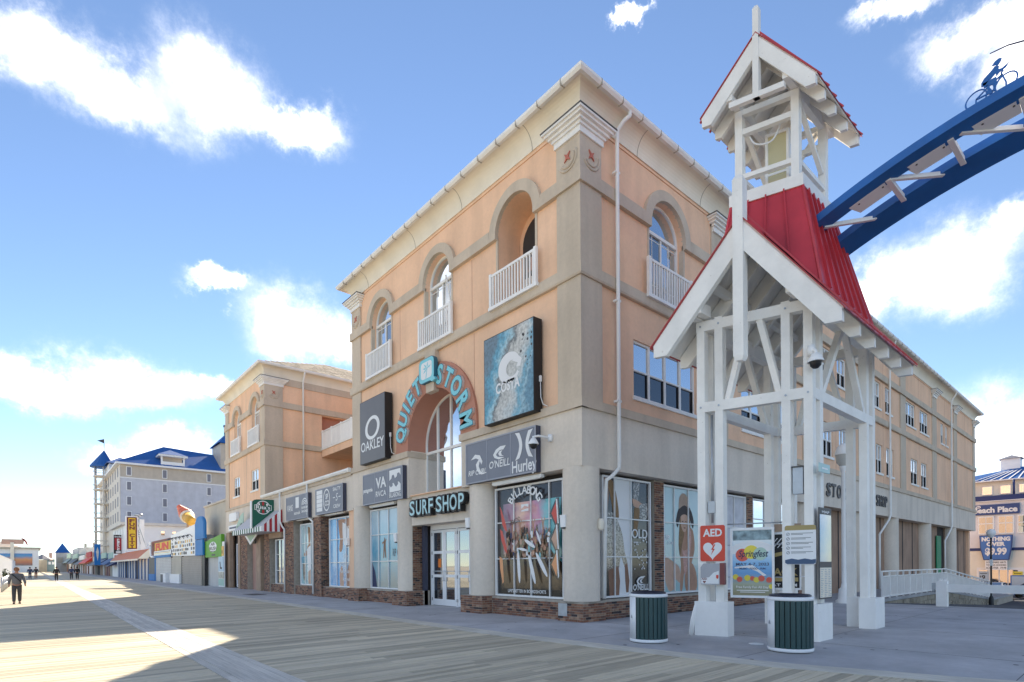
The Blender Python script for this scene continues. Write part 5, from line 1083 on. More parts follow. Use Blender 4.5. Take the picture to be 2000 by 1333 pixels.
t = thing('striped_board', 'white panel with coloured stripes hanging below the red letter sign', 'sign', (X - .4, 57, 3)); s = MB(); s.fbox(FX, -66.4, -56.0, 2.95, 3.45, .15, .2); s.build('board', 'white', t)
for k, m in enumerate(('tealprint', 'yellowsign', 'darkgrey')): s = MB(); s.fbox(FX, -66.0, -56.4, 3.03 + k * .13, 3.08 + k * .13, .2, .21); s.build('stripe', m, t)
t = thing('orange_awning_shop', 'arcade with sloping orange awning, white panels and dark blue posts', 'shop', (0, 86, 0))
s = MB(); s.box(X + .1, 5, 71.6, 106, -.5, 3.4); s.build('wall', 'shutterw', t)
b = MB(); b.add([(X + .1, 71.8, 3.95), (X - 1.0, 73, 2.7), (X - 1.0, 105, 2.7), (X + .1, 105, 3.95)], [(0, 1, 2, 3)]); b.build('awning', 'orangeawn', t); b = MB(); b.add([(X + .1, 71.8, 3.95), (X - 1.0, 73, 2.7), (X + .1, 71.8, 2.7)], [(0, 1, 2)]); b.box(X - 1.02, X - 1.0, 73, 105, 2.5, 2.71); b.build('awning_end', 'cream', t)
for k in range(12): y = 71.7 + k * 2.8; s = MB(); s.box(X - .08, X + .1, y, y + .45, -.6, 2.7); s.build('post', 'bluewall', t); s = MB(); s.box(X + .03, X + .095, y + .46, y + 2.75, -.6, 2.6); s.build('panel', 'interior' if k in (3, 7) else 'shutterw', t)
# fun city tower sign
t = thing('vertical_sign', 'tall yellow and maroon vertical sign framed in white above the orange awning', 'sign', (X - .5, 86, 4)); SY = 86.0; VF = YF(SY)
xa, xb = -1.05, .15
s = MB(); s.fbox(VF, xa - .15, xb + .15, 4.15, 9.0, -.5, 0); s.build('frame', 'white', t); s = MB(); s.fbox(VF, xa, xb, 4.28, 8.86, 0, .05); s.build('sign_field', 'maroon', t); s = MB(); s.fbox(VF, xa + .18, xb - .18, 4.42, 8.72, .05, .1); s.build('sign_face', 'yellowsign', t); s = MB()
for k, ch in enumerate('FUN CITY'):
    if ch != ' ': addtext(s, VF, ch, (xa + xb) / 2, 8.12 - k * .525, .62, .11, fit=.66 if ch != 'I' else .2, bold=.05)
s.build('lettering', 'redbrown', t)
s = MB(); s.beam((xb + .15, SY - .2, 7.8), (xb + 1.4, SY + 2, 4.6), .08, .08); s.beam((xb + .15, SY - .2, 7.0), (xb + .7, SY + 2, 4.6), .07, .07); s.build('brace', 'galv', t)
t = thing('chimney_stack', 'white rooftop flue with a round metal cap behind the yellow sign', 'chimney', (1.6, 84, 4)); s = MB(); s.box(.75, 1.25, 87.5, 88.2, 3.3, 8.7); s.build('stack', 'white', t); s = MB(); s.lathe((.55, 87.8, 9.35), [(0, .2), (.5, .18), (.58, 0), (.45, -.18), (0, -.2)], 16); s.tube([(.6, 87.8, 8.6), (.55, 87.8, 9.2)], .12, 8); s.build('cap', 'galv', t)
t = thing('white_building', 'plain white two storey building with cream cornice in front of the hotel', 'building', (3, 95, 0)); s = MB(); s.box(-.3, 9, 95, 112, 0, 8.3); s.build('wall', 'white', t); s = MB(); s.box(-.9, 9.4, 94.4, 112.5, 8.3, 8.7); s.build('cornice', 'hotelcream', t); FW = YF(95)
for x in (4.4, 6.0): dh_window(FW, x, x + .65, 6.7, 7.5, 1, t, c=.08)
s = MB(); s.fbox(FW, .1, 2.1, 6.4, 7.6, .02, .12); s.build('sign_frame', 'hotelcream', t); s = MB(); s.fbox(FW, .25, 1.95, 6.55, 7.45, .12, .15); s.build('sign_face', 'white', t); s = MB(); s.fbox(FW, .5, 1.7, 7.12, 7.26, .15, .16); s.fbox(FW, .6, 1.6, 6.78, 6.92, .15, .16); s.build('lettering', 'bluewall', t)
for k in range(4): dh_window(Fr((-.3, 0, 0), (0, -1, 0), (-1, 0, 0)), -(97 + k * 3.6) - 1.1, -(97 + k * 3.6), 6.0, 8.0, 1, t, c=.05)
t = thing('pizza_sign', 'narrow black and red vertical sign with white letters left of the yellow sign', 'sign', (X - .6, 100, 3)); PF = YF(100); s = MB(); s.fbox(PF, -1.32, -.12, 3.86, 6.93, -.3, 0); s.build('sign_box', 'black', t); s = MB(); s.fbox(PF, -1.2, -.24, 4.5, 6.4, 0, .03); s.build('sign_face', 'redstripe', t); s = MB(); addtext(s, PF, 'body', -.72, 6.52, .36, .05, fit=.95, bold=.03)
for k, ch in enumerate('PIERCE'): addtext(s, PF, ch, -.72, 6.0 - k * .32, .42, .05, fit=.34, bold=.04)
s.fbox(PF, -1.05, -.4, 3.95, 4.3, .03, .06); s.build('lettering', 'print_white', t)
rq = random.Random(21)
specs = [(106.2, 112, 3.6, 'black', 'navy', 'dark fronted shop with a narrow navy awning past the orange awning'), (112.2, 124, 4.2, 'shutterw', 'bluewall', 'white shop with blue sloping awning and grey sign box'), (124.5, 140, 4.4, 'bluewall', 'navy', 'blue fronted shop under a dark blue tiled awning'), (140.5, 160, 4.0, 'shutterw', 'darkgrey', 'low white shop with dark canopy far along the boardwalk'), (161, 185, 5.4, 'pinkwall', 'fundred', 'pink two storey shop with a faded red awning'), (186, 215, 5.0, 'beige', 'darkgrey', 'tan fronted shop with dark canopy near the far pyramid roof'), (216, 255, 6.0, 'tealwall', 'darkgrey', 'grey green shop block below the far pyramid roof'), (256, 300, 7.0, 'shutterw', 'tealwall', 'farthest pale shop block on the boardwalk')]
for y0, y1, h, wm, am, lb in specs:
    t = thing('boardwalk_shop', lb, 'shop', (X, (y0 + y1) / 2, 0), 'shops farther along the boardwalk')
    s = MB(); s.box(X + .3, 6, y0, y1, -1, h); s.build('wall', wm, t); b = MB(); b.hexa([(X + .3, y0, h * .62), (X - 1.2, y0, h * .5), (X - 1.2, y1, h * .5), (X + .3, y1, h * .62), (X + .3, y0, h * .78), (X - 1.2, y0, h * .53), (X - 1.2, y1, h * .53), (X + .3, y1, h * .78)]); b.build('awning', am, t)
    n_ = max(3, int((y1 - y0) / 3))
    for k in range(n_): yy = y0 + (k + .1) * (y1 - y0) / n_; s = MB(); s.box(X + .22, X + .3, yy, yy + (y1 - y0) / n_ * .75, -.8, h * .5); s.build('doorway', rq.choice(['interior', 'shutterw', 'shutter', 'redbrown', 'board', 'white']), t)
    s = MB(); s.box(X + .05, X + .3, y0 + 1, y0 + (y1 - y0) * .7, h * .80, h * 1.05); s.build('sign_board', rq.choice(['white', 'mint', 'yellowsign', 'redstripe']), t)
    if h > 4.5: s = MB(); s.box(2, 9, y0 + 2, y1 - 3, h, h + 2.4); s.build('upper_storey', rq.choice(['hotelcream', 'beige', 'shutterw']), t); s = MB(); s.box(4, 4.8, y0 + 4, y0 + 5, h + 2.4, h + 4); s.build('roof_vent', 'beige', t)
t = thing('ice_cream_banner', 'tall blue banner with a painted cone on the white building corner', 'banner', (X, 120, 4)); BF = YF(120); s = MB(); s.fbox(BF, -2.5, -1.55, 2.1, 6.05, -.2, 0); s.build('banner_face', 'blueplastic', t); s = MB(); poly(s, BF, [(-2.25, 4.6), (-2.0, 5.5), (-1.8, 4.7), (-1.88, 3.6), (-2.0, 2.9), (-2.1, 3.6)], .02); s.build('print', 'vanilla', t)
# pyramid-roofed house far down
t = thing('pyramid_house', 'far pale house with a blue pyramid roof at the end of the boardwalk', 'house', (-1.2, 303, 0)); s = MB(); s.box(-3.4, 1.0, 300, 306, 0, 8.2); s.build('wall', 'shutterw', t); s = MB(); s.add([(-3.8, 299.6, 8.2), (1.4, 299.6, 8.2), (1.4, 306.4, 8.2), (-3.8, 306.4, 8.2), (-1.2, 303, 12.6)], [(0, 1, 4), (1, 2, 4), (2, 3, 4), (3, 0, 4), (3, 2, 1, 0)]); s.build('roof', 'blueroof', t); s = MB(); s.box(-3.0, -1.2, 299.9, 299.99, 3.8, 6.2); s.build('window', 'beige', t)
t = thing('turret_house', 'far grey green house with a stubby chimney turret left of the pyramid roof', 'house', (-5, 315, 0)); s = MB(); s.box(-7.3, -3.6, 310, 330, 0, 5.6); s.build('wall', 'tealwall', t); s = MB(); s.box(-5.6, -4.5, 309.5, 311, 5.0, 8.4); s.build('chimney', 'pinkwall', t)
for k in range(3): s = MB(); s.box(-7.0 + k * 1.2, -6.2 + k * 1.2, 309.9, 309.99, 3.2, 4.4); s.build('window', 'white', t)
# ================================================================== HOTEL
H = thing('hotel', 'tall lavender hotel with bright blue hipped roof and corner balcony turret', 'hotel', (10, 135, 0)); HY = 124.0; HF = YF(HY); HL = Fr((2, 0, 0), (0, -1, 0), (-1, 0, 0))
s = MB(); s.box(2, 30, HY, 168, 0, 19.6); s.build('wall', 'lavender', H); s = MB(); s.box(1.98, 30.02, HY - .02, 168, 19.6, 22.2); s.build('upper_wall', 'hoteltan', H); s = MB(); s.box(1.9, 2.02, HY - .05, 167, 0, 22.15); s.build('front_wall', 'hotelcream', H); s = MB(); s.box(1.9, 30.1, HY - .1, HY, 19.5, 19.7); s.box(1.2, 30.5, HY - .8, 168.5, 22.2, 22.55); s.build('trim', 'white', H)
b = MB(); b.add([(1.2, HY - .8, 22.55), (30.5, HY - .8, 22.55), (30.5, 168.5, 22.55), (1.2, 168.5, 22.55), (10.5, 131, 27.9), (21, 131, 27.3), (21, 160, 27.3), (10.5, 160, 27.9)], [(0, 1, 5, 4), (1, 2, 6, 5), (2, 3, 7, 6), (3, 0, 4, 7), (4, 5, 6, 7)]); b.build('roof', 'blueroof', H)
for x in (3.1, 9.25, 17.5):
    for z in (20.15, 17.2, 14.2, 11.2):
        s = MB(); s.fbox(HF, x - .12, x + .78, z - .12, z + 1.7, .02, .10); w_ = s.build('window', 'white', H); s = MB(); s.fbox(HF, x, x + .66, z, z + 1.58, .1, .12); s.build('pane', 'winlilac', w_)
for k in range(9):
    for z in (20.0, 17.0, 14.0, 11.0): s = MB(); s.fbox(HL, -(126.5 + k * 4.4) - 1.4, -(126.5 + k * 4.4), z, z + 1.9, .1, .14); w_ = s.build('window', 'winlilac', H)
s = MB(); s.box(8.9, 13.2, HY - .3, HY + 6, 22.9, 23.1); s.box(8.9, 9.2, HY - .3, HY, 23.1, 24.6); s.box(12.9, 13.2, HY - .3, HY, 23.1, 24.6); s.box(8.4, 13.7, HY - .8, HY + 6, 24.6, 24.95); s.box(8.9, 13.2, HY - .32, HY - .26, 23.1, 23.55); d = s.build('dormer', 'white', H)
s = MB(); s.box(9.2, 12.9, HY + .8, HY + 5, 23.1, 24.6); s.build('dormer_recess', 'hoteltan', d); b = MB(); b.add([(8.3, HY - .9, 24.95), (13.8, HY - .9, 24.95), (13.8, HY + 7, 24.95), (8.3, HY + 7, 24.95), (11.05, HY + 3.0, 26.6)], [(0, 1, 4), (1, 2, 4), (2, 3, 4), (3, 0, 4)]); b.build('dormer_roof', 'blueroof', d)
s = MB(); s.box(1.6, 6.5, 140, 148, 22.5, 24.6); s.build('gable_block', 'white', H); b = MB(); b.add([(1.0, 139, 24.6), (7, 139, 24.6), (7, 149, 24.6), (1, 149, 24.6), (4, 144, 26.8)], [(0, 1, 4), (1, 2, 4), (2, 3, 4), (3, 0, 4)]); b.build('gable_roof', 'blueroof', H)
s = MB(); s.box(20.3, 27, HY + .5, 132, 19.6, 29.0); s.build('stair_tower', 'hoteltan', H); b = MB(); b.add([(19.8, HY, 29), (27.5, HY, 29), (27.5, 132.5, 29), (19.8, 132.5, 29), (23.6, 128, 33.5)], [(0, 1, 4), (1, 2, 4), (2, 3, 4), (3, 0, 4)]); b.build('stair_tower_roof', 'blueroof', H); s = MB(); s.lathe((21.8, HY + 2, 30), [(.45, 0), (.45, 3), (.6, 3), (.6, 3.4), (0, 3.4)], 10); s.build('flue', 'tealwall', H)
tx, ty = 1.3, 147.0
s = MB()
for a in range(6): s.tube([(tx + 1.9 * math.cos(R(a * 60 + 20)), ty + 1.9 * math.sin(R(a * 60 + 20)), 0), (tx + 1.9 * math.cos(R(a * 60 + 20)), ty + 1.9 * math.sin(R(a * 60 + 20)), 24.6)], .16, 6)
tu = s.build('balcony_turret', 'hotelcream', H)
for z in (6.5, 9.7, 12.8, 16.0, 19.2, 22.3): s = MB(); s.lathe((tx, ty, z), [(0, .25), (2.1, .25), (2.1, 0), (0, 0)], 16); s.lathe((tx, ty, z), [(2.05, 1.22), (2.05, 1.34), (2.12, 1.34), (2.12, 1.22)], 16); s.build('balcony', 'hotelcream', tu)
s = MB(); s.lathe((tx, ty, 24.5), [(0, 0), (2.7, 0), (2.7, .3), (0, 4.1)], 20, smooth=False); s.build('cone_roof', 'blueroof', tu); s = MB(); s.tube([(tx, ty, 28.5), (tx, ty, 31.2)], .06, 6); s.fprism(YF(ty), [(tx, 31.1), (tx - 1.3, 30.6), (tx, 30.1)], -.02, .02); s.build('flag', 'darkgrey', tu)
# ================================================================== OCEAN SIDE, FAR LEFT
t = thing('mural_building', 'low white pier building with blue and red mural wall at the far left', 'building', (-14, 262, 0)); s = MB(); s.box(-26, -9.4, 260, 285, -1, 8.6); s.build('wall', 'white', t); s = MB(); s.box(-26.5, -8.8, 259.3, 285, 8.6, 9.3); s.build('cornice', 'beige', t); OF = YF(260)
gmat('muralprint', [(.10, .08, .12), (.50, .12, .05), (.62, .24, .08), (.03, .24, .55), (.02, .18, .50)], 'Z', 2.6, 7.2, .25, .6)
s = MB(); s.fbox(OF, -25.5, -11.2, 2.6, 7.0, .02, .08); s.build('mural', 'muralprint', t); s = MB(); s.add([(-26, 262, 9.3), (-14, 262, 9.3), (-14, 275, 9.3), (-26, 275, 9.3), (-20, 268, 11.6)], [(0, 1, 4), (1, 2, 4), (2, 3, 4), (3, 0, 4)]); s.build('roof', 'hoteltan', t)
t = thing('roof_board', 'long rust coloured board with a curved red fin standing on the mural building', 'sign', (-18, 262, 9)); s = MB(); s.fprism(OF, [(-19.6, 10.4), (-13.6, 10.4), (-13.4, 12.2), (-19.6, 12.2)], -.6, -.2); s.build('board', 'pinkwall', t); s = MB(); s.fprism(OF, [(-14.6, 12.9), (-13.4, 12.4), (-12.6, 11.2), (-12.4, 10.0), (-12.8, 10.2), (-13.2, 11.2), (-13.8, 12.0)], -.6, -.2); s.build('fin', 'redstripe', t); s = MB(); s.fbox(OF, -17.2, -16.2, -1, 11, .3, 1.0); s.build('pylon', 'cream', t)
t = thing('beach_pavilion', 'small far pavilion with flared roof right of the mural building', 'building', (-8, 290, 0)); s = MB(); s.box(-9.3, -6.6, 288, 296, 0, 5); s.build('wall', 'beige', t); s = MB(); s.lathe((-8, 292, 5), [(3.6, .2), (1.6, 1.4), (0, 2.4)], 8, smooth=False); s.build('roof', 'winlilac', t)
t = thing('white_fence', 'tall white slatted fence along the ocean side at the far left edge', 'fence', (-13.4, 60, 0))
for k in range(40):
    y = 50 + k * 1.5; s = MB(); s.box(-13.5, -13.38, y, y + .18, 0, 2.75); s.build('post', 'white', t)
s = MB()
for z in (.9, 2.6): s.box(-13.48, -13.42, 50, 110, z, z + .12)
s.build('fence_rail', 'white', t)
t = thing('low_rail', 'low metal rail with white panels beside the shrub at the left edge', 'railing', (-12.9, 45, 0)); s = MB(); s.tube([(-12.9, 40, .95), (-12.9, 75, .95)], .05, 6); s.tube([(-12.9, 40, .5), (-12.9, 75, .5)], .04, 6); s.build('rail', 'galv', t)
for k in range(14): s = MB(); s.tube([(-12.9, 40 + k * 2.6, 0), (-12.9, 40 + k * 2.6, 1)], .05, 6); s.build('post', 'galv', t)
mat('leafy', (.16, .17, .03), .7, .3, 3, island=.5); mat('leafdark', (.04, .06, .02), .7, .3, 3, island=.5)
for (x, y, r_, m, lb) in ((-14.2, 52, .75, 'leafy', 'yellow green rounded shrub at the left edge by the low rail'), (-13.6, 58, .8, 'leafdark', 'dark green low shrub behind the walking person')):
    t = thing('shrub', lb, 'shrub', (x, y, 0)); s = MB(); rq = random.Random(int(y))
    for k in range(700):
        d = Vector((rq.gauss(0, 1), rq.gauss(0, 1), rq.gauss(0, 1))).normalized() * r_ * (.55 + .5 * rq.random()); c = Vector((x, y, r_ * 1.1)) + d; c.z = max(.05, c.z); u = Vector((rq.gauss(0, 1), rq.gauss(0, 1), rq.gauss(0, 1))).normalized() * .07; v = u.orthogonal().normalized() * .05
        s.add([c - u, c + v, c + u, c - v], [(0, 1, 2, 3)])
    s.build('foliage', m, t); s = MB(); s.tube([(x, y, 0), (x, y, r_)], .06, 6); s.build('stem', 'brownpost', t)
# ================================================================== TIMBER TOWER AT THE BOARDWALK ENTRANCE
TB = Vector((.62, -5.82, 0)); TA = R(18.0); ES = Vector((-math.sin(TA), math.cos(TA), 0)); ET = Vector((1, 0, 0))
def T(s, t, z): return TB + ES * s + ET * t + Vector((0, 0, z))
TW = thing('gateway_tower', 'white timber gateway tower with red metal roof, open belfry and gabled top', 'tower', T(1.25, 1.9, 0))
def tb(mb, s0, s1, t0, t1, z0, z1, mi=0):
    return mb.hexa([T(s0, t0, z0), T(s1, t0, z0), T(s1, t1, z0), T(s0, t1, z0), T(s0, t0, z1), T(s1, t0, z1), T(s1, t1, z1), T(s0, t1, z1)], mi)
TF = Fr(TB, ES, Vector((-1, 0, 0)))        # a = s, b = z, c = -t
def TQ(poly, t0, t1, mb): return mb.prism([T(a, t0, b) for a, b in poly], [T(a, t1, b) for a, b in poly])
P = .165
posts = []
for s0, si in ((.12, .53), (2.23, 1.85)):
    for t0, ti in ((0, .38), (3.70, 3.26)):
        zt = 7.02
        for a, b in ((s0, t0), (si, t0), (s0, ti)):
            m = MB(); tb(m, a, a + P, b, b + P, .6, 7.02 if not (a == s0 and b == t0) else 6.98); m.build('post', 'timber', TW)
for s0, s1, t0, t1 in ((.03, .76, -.04, .72), (1.76, 2.46, -.04, .24), (-.04, .30, 3.22, 3.92), (.31, .66, 3.58, 3.91), (1.76, 2.46, 3.4, 3.92)):
    m = MB(); tb(m, s0, s1, t0, t1, 0, .76 if t0 < 2 else .74); m.build('base_block', 'whitepaint', TW)
for z0, z1 in ((4.96, 5.18), (6.76, 6.98)):
    for t0 in (-.004, 3.696): m = MB(); tb(m, .115, 2.40, t0, t0 + .173, z0, z1); m.build('cross_beam', 'timber', TW)
    for s0 in (.117, 2.226): m = MB(); tb(m, s0, s0 + .172, .17, 3.70, z0 + .001, z1 - .001); m.build('side_beam', 'timber', TW)
for t0 in (.02, 3.72):
    for a0, a1 in ((1.13, .74), (1.38, 1.78)): m = MB(); m.beam(T(a0, t0 + .06, 6.80), T(a1, t0 + .06, 5.12), .12, .13, ET); m.build('brace', 'timber', TW)
for s0 in (.2, 2.31):
    for b0, b1 in ((1.8, .6), (2.1, 3.2)): m = MB(); m.beam(T(s0, b0, 6.80), T(s0, b1, 5.12), .12, .13, (0, 1, 0)); m.build('brace', 'timber', TW)
for s_, z_ in [(a + P / 2, z) for a in (.12, .53, 1.85, 2.23) for z in (5.07, 6.87)]:
    m = MB(); c_ = T(s_, -.004, z_); m.tube([c_, c_ + Vector((-.018, -.006, 0))], .022, 8); m.build('bolt_head', 'galv', TW)
# --- lower gabled roof
AP, SLP = 8.75, 1.272
zo = lambda s: AP - SLP * abs(s - 1.25)
def barge(dep, tip=-.56, low=.24):
    e = tip; r_ = zo(e); hi = 2.5 - e
    li = 1.25 - (AP - dep - (r_ - low)) / SLP; ri = 2.5 - li
    return [(1.25, AP), (e, r_), (e, r_ - low), (li, r_ - low), (1.25, AP - dep), (ri, r_ - low), (hi, r_ - low), (hi, r_)]
def split_barge(dep, tip, low, ap, slp, t0, t1, name, m, par):
    r_ = ap - slp * (1.25 - tip); li = 1.25 - (ap - dep - (r_ - low)) / slp
    for sg in (-1, 1):
        f = lambda s: 1.25 + sg * (s - 1.25)
        b = MB(); TQ([(f(1.25), ap), (f(tip), r_), (f(tip), r_ - low), (f(li), r_ - low), (f(1.25), ap - dep)], t0, t1, b); b.build(name, m, par)
split_barge(.60, -.56, .24, AP, SLP, -.52, -.40, 'barge_board', 'timber', TW)
split_barge(.60, -.56, .24, AP, SLP, 4.16, 4.28, 'barge_board', 'timber', TW)
for t in (.52, 1.44, 2.36, 3.28): split_barge(.46, -.54, .24, AP - .03, SLP, t, t + .10, 'rafter', 'timber', TW)
for t in (-.2, .98, 1.9, 2.82): pass
def slope_sheet(z_off, th, t0, t1, s_out, m, nm):
    for sg in (-1, 1):
        f = lambda s: 1.25 + sg * (s - 1.25)
        b = MB(); TQ([(f(1.25), AP + z_off), (f(s_out), zo(s_out) + z_off), (f(s_out), zo(s_out) + z_off + th), (f(1.25), AP + z_off + th)], t0, t1, b); b.build(nm, m, TW)
slope_sheet(.0, .05, -.50, 4.26, -.58, 'timber', 'roof_boarding'); slope_sheet(.052, .03, -.55, 4.34, -.63, 'redtrim', 'roof_sheet')
for k in range(11):           # standing seams of the gabled roof with turned-down ends at the eave
    t = -.3 + k * .45
    for sg in (-1, 1):
        f = lambda s: 1.25 + sg * (s - 1.25)
        b = MB(); b.beam(T(f(1.2), t, AP + .12), T(f(-.67), t, zo(-.67) + .12), .03, .06, ET); b.build('roof_seam', 'redmetal', TW)
for s0, z_ in ((.55, 7.62), (1.95, 7.62)): m = MB(); tb(m, s0 - .07, s0 + .07, -.42, 4.1, z_ - .09, z_ + .06); m.build('purlin', 'timber', TW)
for s0 in (.08, 2.26): m = MB(); tb(m, s0, s0 + .16, -.40, 4.1, 6.985, 7.12); m.build('wall_plate', 'timber', TW)
for k in range(9): m = MB(); z_ = 6.7 + k * .2; pass
# mast in front of the gable
m = MB(); tb(m, 1.17, 1.37, -.56, -.36, 5.9, 9.55); m.hexa([T(1.17, -.56, 9.55), T(1.37, -.56, 9.55), T(1.37, -.36, 9.55), T(1.17, -.36, 9.55), T(1.22, -.51, 9.66), T(1.32, -.51, 9.66), T(1.32, -.41, 9.66), T(1.22, -.41, 9.66)]); m.hexa([T(1.21, -.54, 5.80), T(1.33, -.54, 5.80), T(1.33, -.38, 5.80), T(1.21, -.38, 5.80), T(1.17, -.56, 5.9), T(1.37, -.56, 5.9), T(1.37, -.36, 5.9), T(1.17, -.36, 5.9)]); m.build('gable_mast', 'timber', TW)
for s0 in (.28, 2.08): m = MB(); tb(m, s0, s0 + .16, -.42, -.005, 7.02, 7.26); m.build('outrigger', 'timber', TW)
# --- steep red hood
top = [(.53, .70), (1.97, .70), (1.97, 2.46), (.53, 2.46)]; bot = [(-.06, -.06), (2.02, -.06), (2.02, 3.05), (-.06, 3.05)]; ZT, ZB = 9.72, 7.22
for i in range(4):
    j = (i + 1) % 4; n_ = 4 if i in (0, 2) else 7
    for k in range(n_):
        f0, f1 = k / n_, (k + 1) / n_
        L_ = lambda A, Bq, f: (A[0] + (Bq[0] - A[0]) * f, A[1] + (Bq[1] - A[1]) * f)
        a, b, c, d = L_(bot[i], bot[j], f0), L_(bot[i], bot[j], f1), L_(top[i], top[j], f1), L_(top[i], top[j], f0)
        def cutp(lo_, hi_):      # foot of the hood where it meets the gabled roof
            for q in range(0, 101):
                f = q / 100; s_ = lo_[0] + (hi_[0] - lo_[0]) * f; z_ = ZB + (ZT - ZB) * f
                if z_ >= zo(s_) + .10: return T(s_, lo_[1] + (hi_[1] - lo_[1]) * f, z_)
            return T(*hi_, ZT)
        mid_lo, mid_hi = L_(bot[i], bot[j], (f0 + f1) / 2), L_(top[i], top[j], (f0 + f1) / 2)
        m = MB(); m.add([cutp(a, d), cutp(mid_lo, mid_hi), cutp(b, c), T(*c, ZT), T(*d, ZT)], [(0, 1, 2, 3, 4)]); m.build('roof_panel', 'redmetal', TW)
        if k:
            p0 = cutp(a, d); p1 = T(*d, ZT); m = MB(); nrm = (T(*b, ZB) - T(*a, ZB)).cross(p1 - p0).normalized(); m.beam(p0, p1, .028, .11, nrm); m.build('roof_seam', 'redmetal', TW)
    m = MB(); m.beam(cutp(bot[i], top[i]), T(*top[i], ZT), .05, .05); m.build('hip_cap', 'redmetal', TW)
# --- belfry
m = MB(); tb(m, .50, 2.0, .66, 2.50, 9.70, 9.96); m.build('deck', 'timber', TW)
for s0 in (.60, 1.74):
    for t0 in (.72, 2.22): m = MB(); tb(m, s0, s0 + .155, t0, t0 + .155, 9.96, 11.85); m.build('belfry_post', 'timber', TW)
for z0, z1 in ((10.30, 10.40), (11.30, 11.42), (11.74, 11.86)):
    for t0 in (.735, 2.235): m = MB(); tb(m, .755, 1.74, t0, t0 + .12, z0, z1); m.build('rail', 'timber', TW)
for z0, z1 in ((10.28, 10.38), (11.74, 11.86)):
    for s0 in (.615, 1.755): m = MB(); tb(m, s0, s0 + .12, .875, 2.22, z0, z1); m.build('rail', 'timber', TW)
for s0 in (.68, 1.82): m = MB(); m.beam(T(s0, .9, 11.7), T(s0, 2.2, 10.7), .08, .09, (0, 1, 0)); m.build('belfry_brace', 'timber', TW)
m = MB(); m.beam(T(.8, 2.3, 11.7), T(1.7, 2.3, 10.5), .08, .09, ET); m.beam(T(1.7, 2.32, 11.7), T(.8, 2.32, 10.5), .07, .08, ET); m.build('belfry_brace', 'timber', TW)
mat('paleyellow', (.62, .56, .34), .5, .05)
m = MB(); tb(m, 1.02, 1.40, 1.2, 1.26, 9.97, 11.32); pn = m.build('yellow_lit_board', 'paleyellow', TW)  # sign board; its pale yellow colour stands in for yellow light on it
m = MB()
for s0, s1, z0, z1 in ((.97, 1.02, 9.97, 11.38), (1.40, 1.45, 9.97, 11.38), (1.02, 1.40, 11.32, 11.38), (1.02, 1.40, 10.42, 10.47)): tb(m, s0, s1, 1.17, 1.28, z0, z1)
m.build('panel_frame', 'timber', pn)
m = MB(); m.tube(catmull([tuple(T(1.72, .9, 11.5)), tuple(T(1.55, .9, 11.1)), tuple(T(1.2, .95, 11.08)), tuple(T(1.0, 1.0, 11.6))], 6), .02, 6); m.build('cable', 'white', TW)
# --- upper gabled roof
A2, S2 = 13.02, 1.19
split_barge(.42, .12, .20, A2, S2, .26, .36, 'barge_board', 'timber', TW); split_barge(.42, .12, .2, A2, S2, 2.80, 2.90, 'barge_board', 'timber', TW)
for t in (.80, 1.40, 2.10): split_barge(.36, .14, .2, A2 - .03, S2, t, t + .09, 'rafter', 'timber', TW)
for sg in (-1, 1):
    f = lambda s: 1.25 + sg * (s - 1.25); z2 = lambda s: A2 - S2 * (1.25 - s)
    b = MB(); TQ([(f(1.25), A2), (f(.10), z2(.10)), (f(.10), z2(.10) + .045), (f(1.25), A2 + .045)], .28, 2.88, b); b.build('roof_boarding', 'timber', TW)
    b = MB(); TQ([(f(1.25), A2 + .047), (f(.08), z2(.08) + .047), (f(.08), z2(.08) + .07), (f(1.25), A2 + .07)], .245, 2.95, b); b.build('roof_sheet', 'redtrim', TW)
    for k in range(7): t = .35 + k * .41; b = MB(); b.beam(T(f(1.2), t, A2 + .08), T(f(.04), t, z2(.04) + .08), .03, .05, ET); b.build('roof_seam', 'redmetal', TW)
m = MB(); tb(m, 1.19, 1.31, .24, .37, 11.66, 13.0); m.build('king_post', 'timber', TW)
m = MB(); tb(m, .70, 1.80, .25, .36, 11.66, 11.78); m.build('tie_beam', 'timber', TW)
for sg in (0, 1): m = MB(); s0 = .62 if sg == 0 else 1.76; tb(m, s0, s0 + .13, .30, 2.86, 11.86, 11.99); m.build('wall_plate', 'timber', TW)
m = MB(); tb(m, 1.19, 1.31, .25, .37, 12.95, 13.60); m.hexa([T(1.19, .25, 13.6), T(1.31, .25, 13.6), T(1.31, .37, 13.6), T(1.19, .37, 13.6), T(1.22, .28, 13.67), T(1.28, .28, 13.67), T(1.28, .34, 13.67), T(1.22, .34, 13.67)]); m.build('spire', 'timber', TW)
# ================================================================== STEEL ARCH OVER THE STREET
AR = thing('steel_arch', 'curved twin blue steel arch with white bracing springing from the red roof', 'arch', (2, -6, 9))
def az(y): return 9.90 - (12.3 - math.sqrt(12.3 ** 2 - (y + 10) ** 2))
ysn = [-5.15 - k * .30 for k in range(33)]
for x0, w_ in ((1.36, .44), (2.56, .74)):
    m = MB(); h = .17; rows = []
    for y in ysn: z = az(y); rows.append([Vector((x0, y, z)), Vector((x0 + w_, y, z)), Vector((x0 + w_, y, z - h)), Vector((x0, y, z - h))])
    b0 = len(m.v); m.v += [v for r_ in rows for v in r_]
    for i in range(len(rows) - 1):
        for k in range(4): k2 = (k + 1) % 4; m.f.append([b0 + i * 4 + k, b0 + i * 4 + k2, b0 + i * 4 + 4 + k2, b0 + i * 4 + 4 + k]); m.m.append(0); m.sm.append(False)
    m.f.append([b0, b0 + 1, b0 + 2, b0 + 3]); m.m.append(0); m.sm.append(False); m.build('rib', 'bluesteel', AR)
def at(x, y, dz=-.1): return Vector((x, y, az(y) + dz))
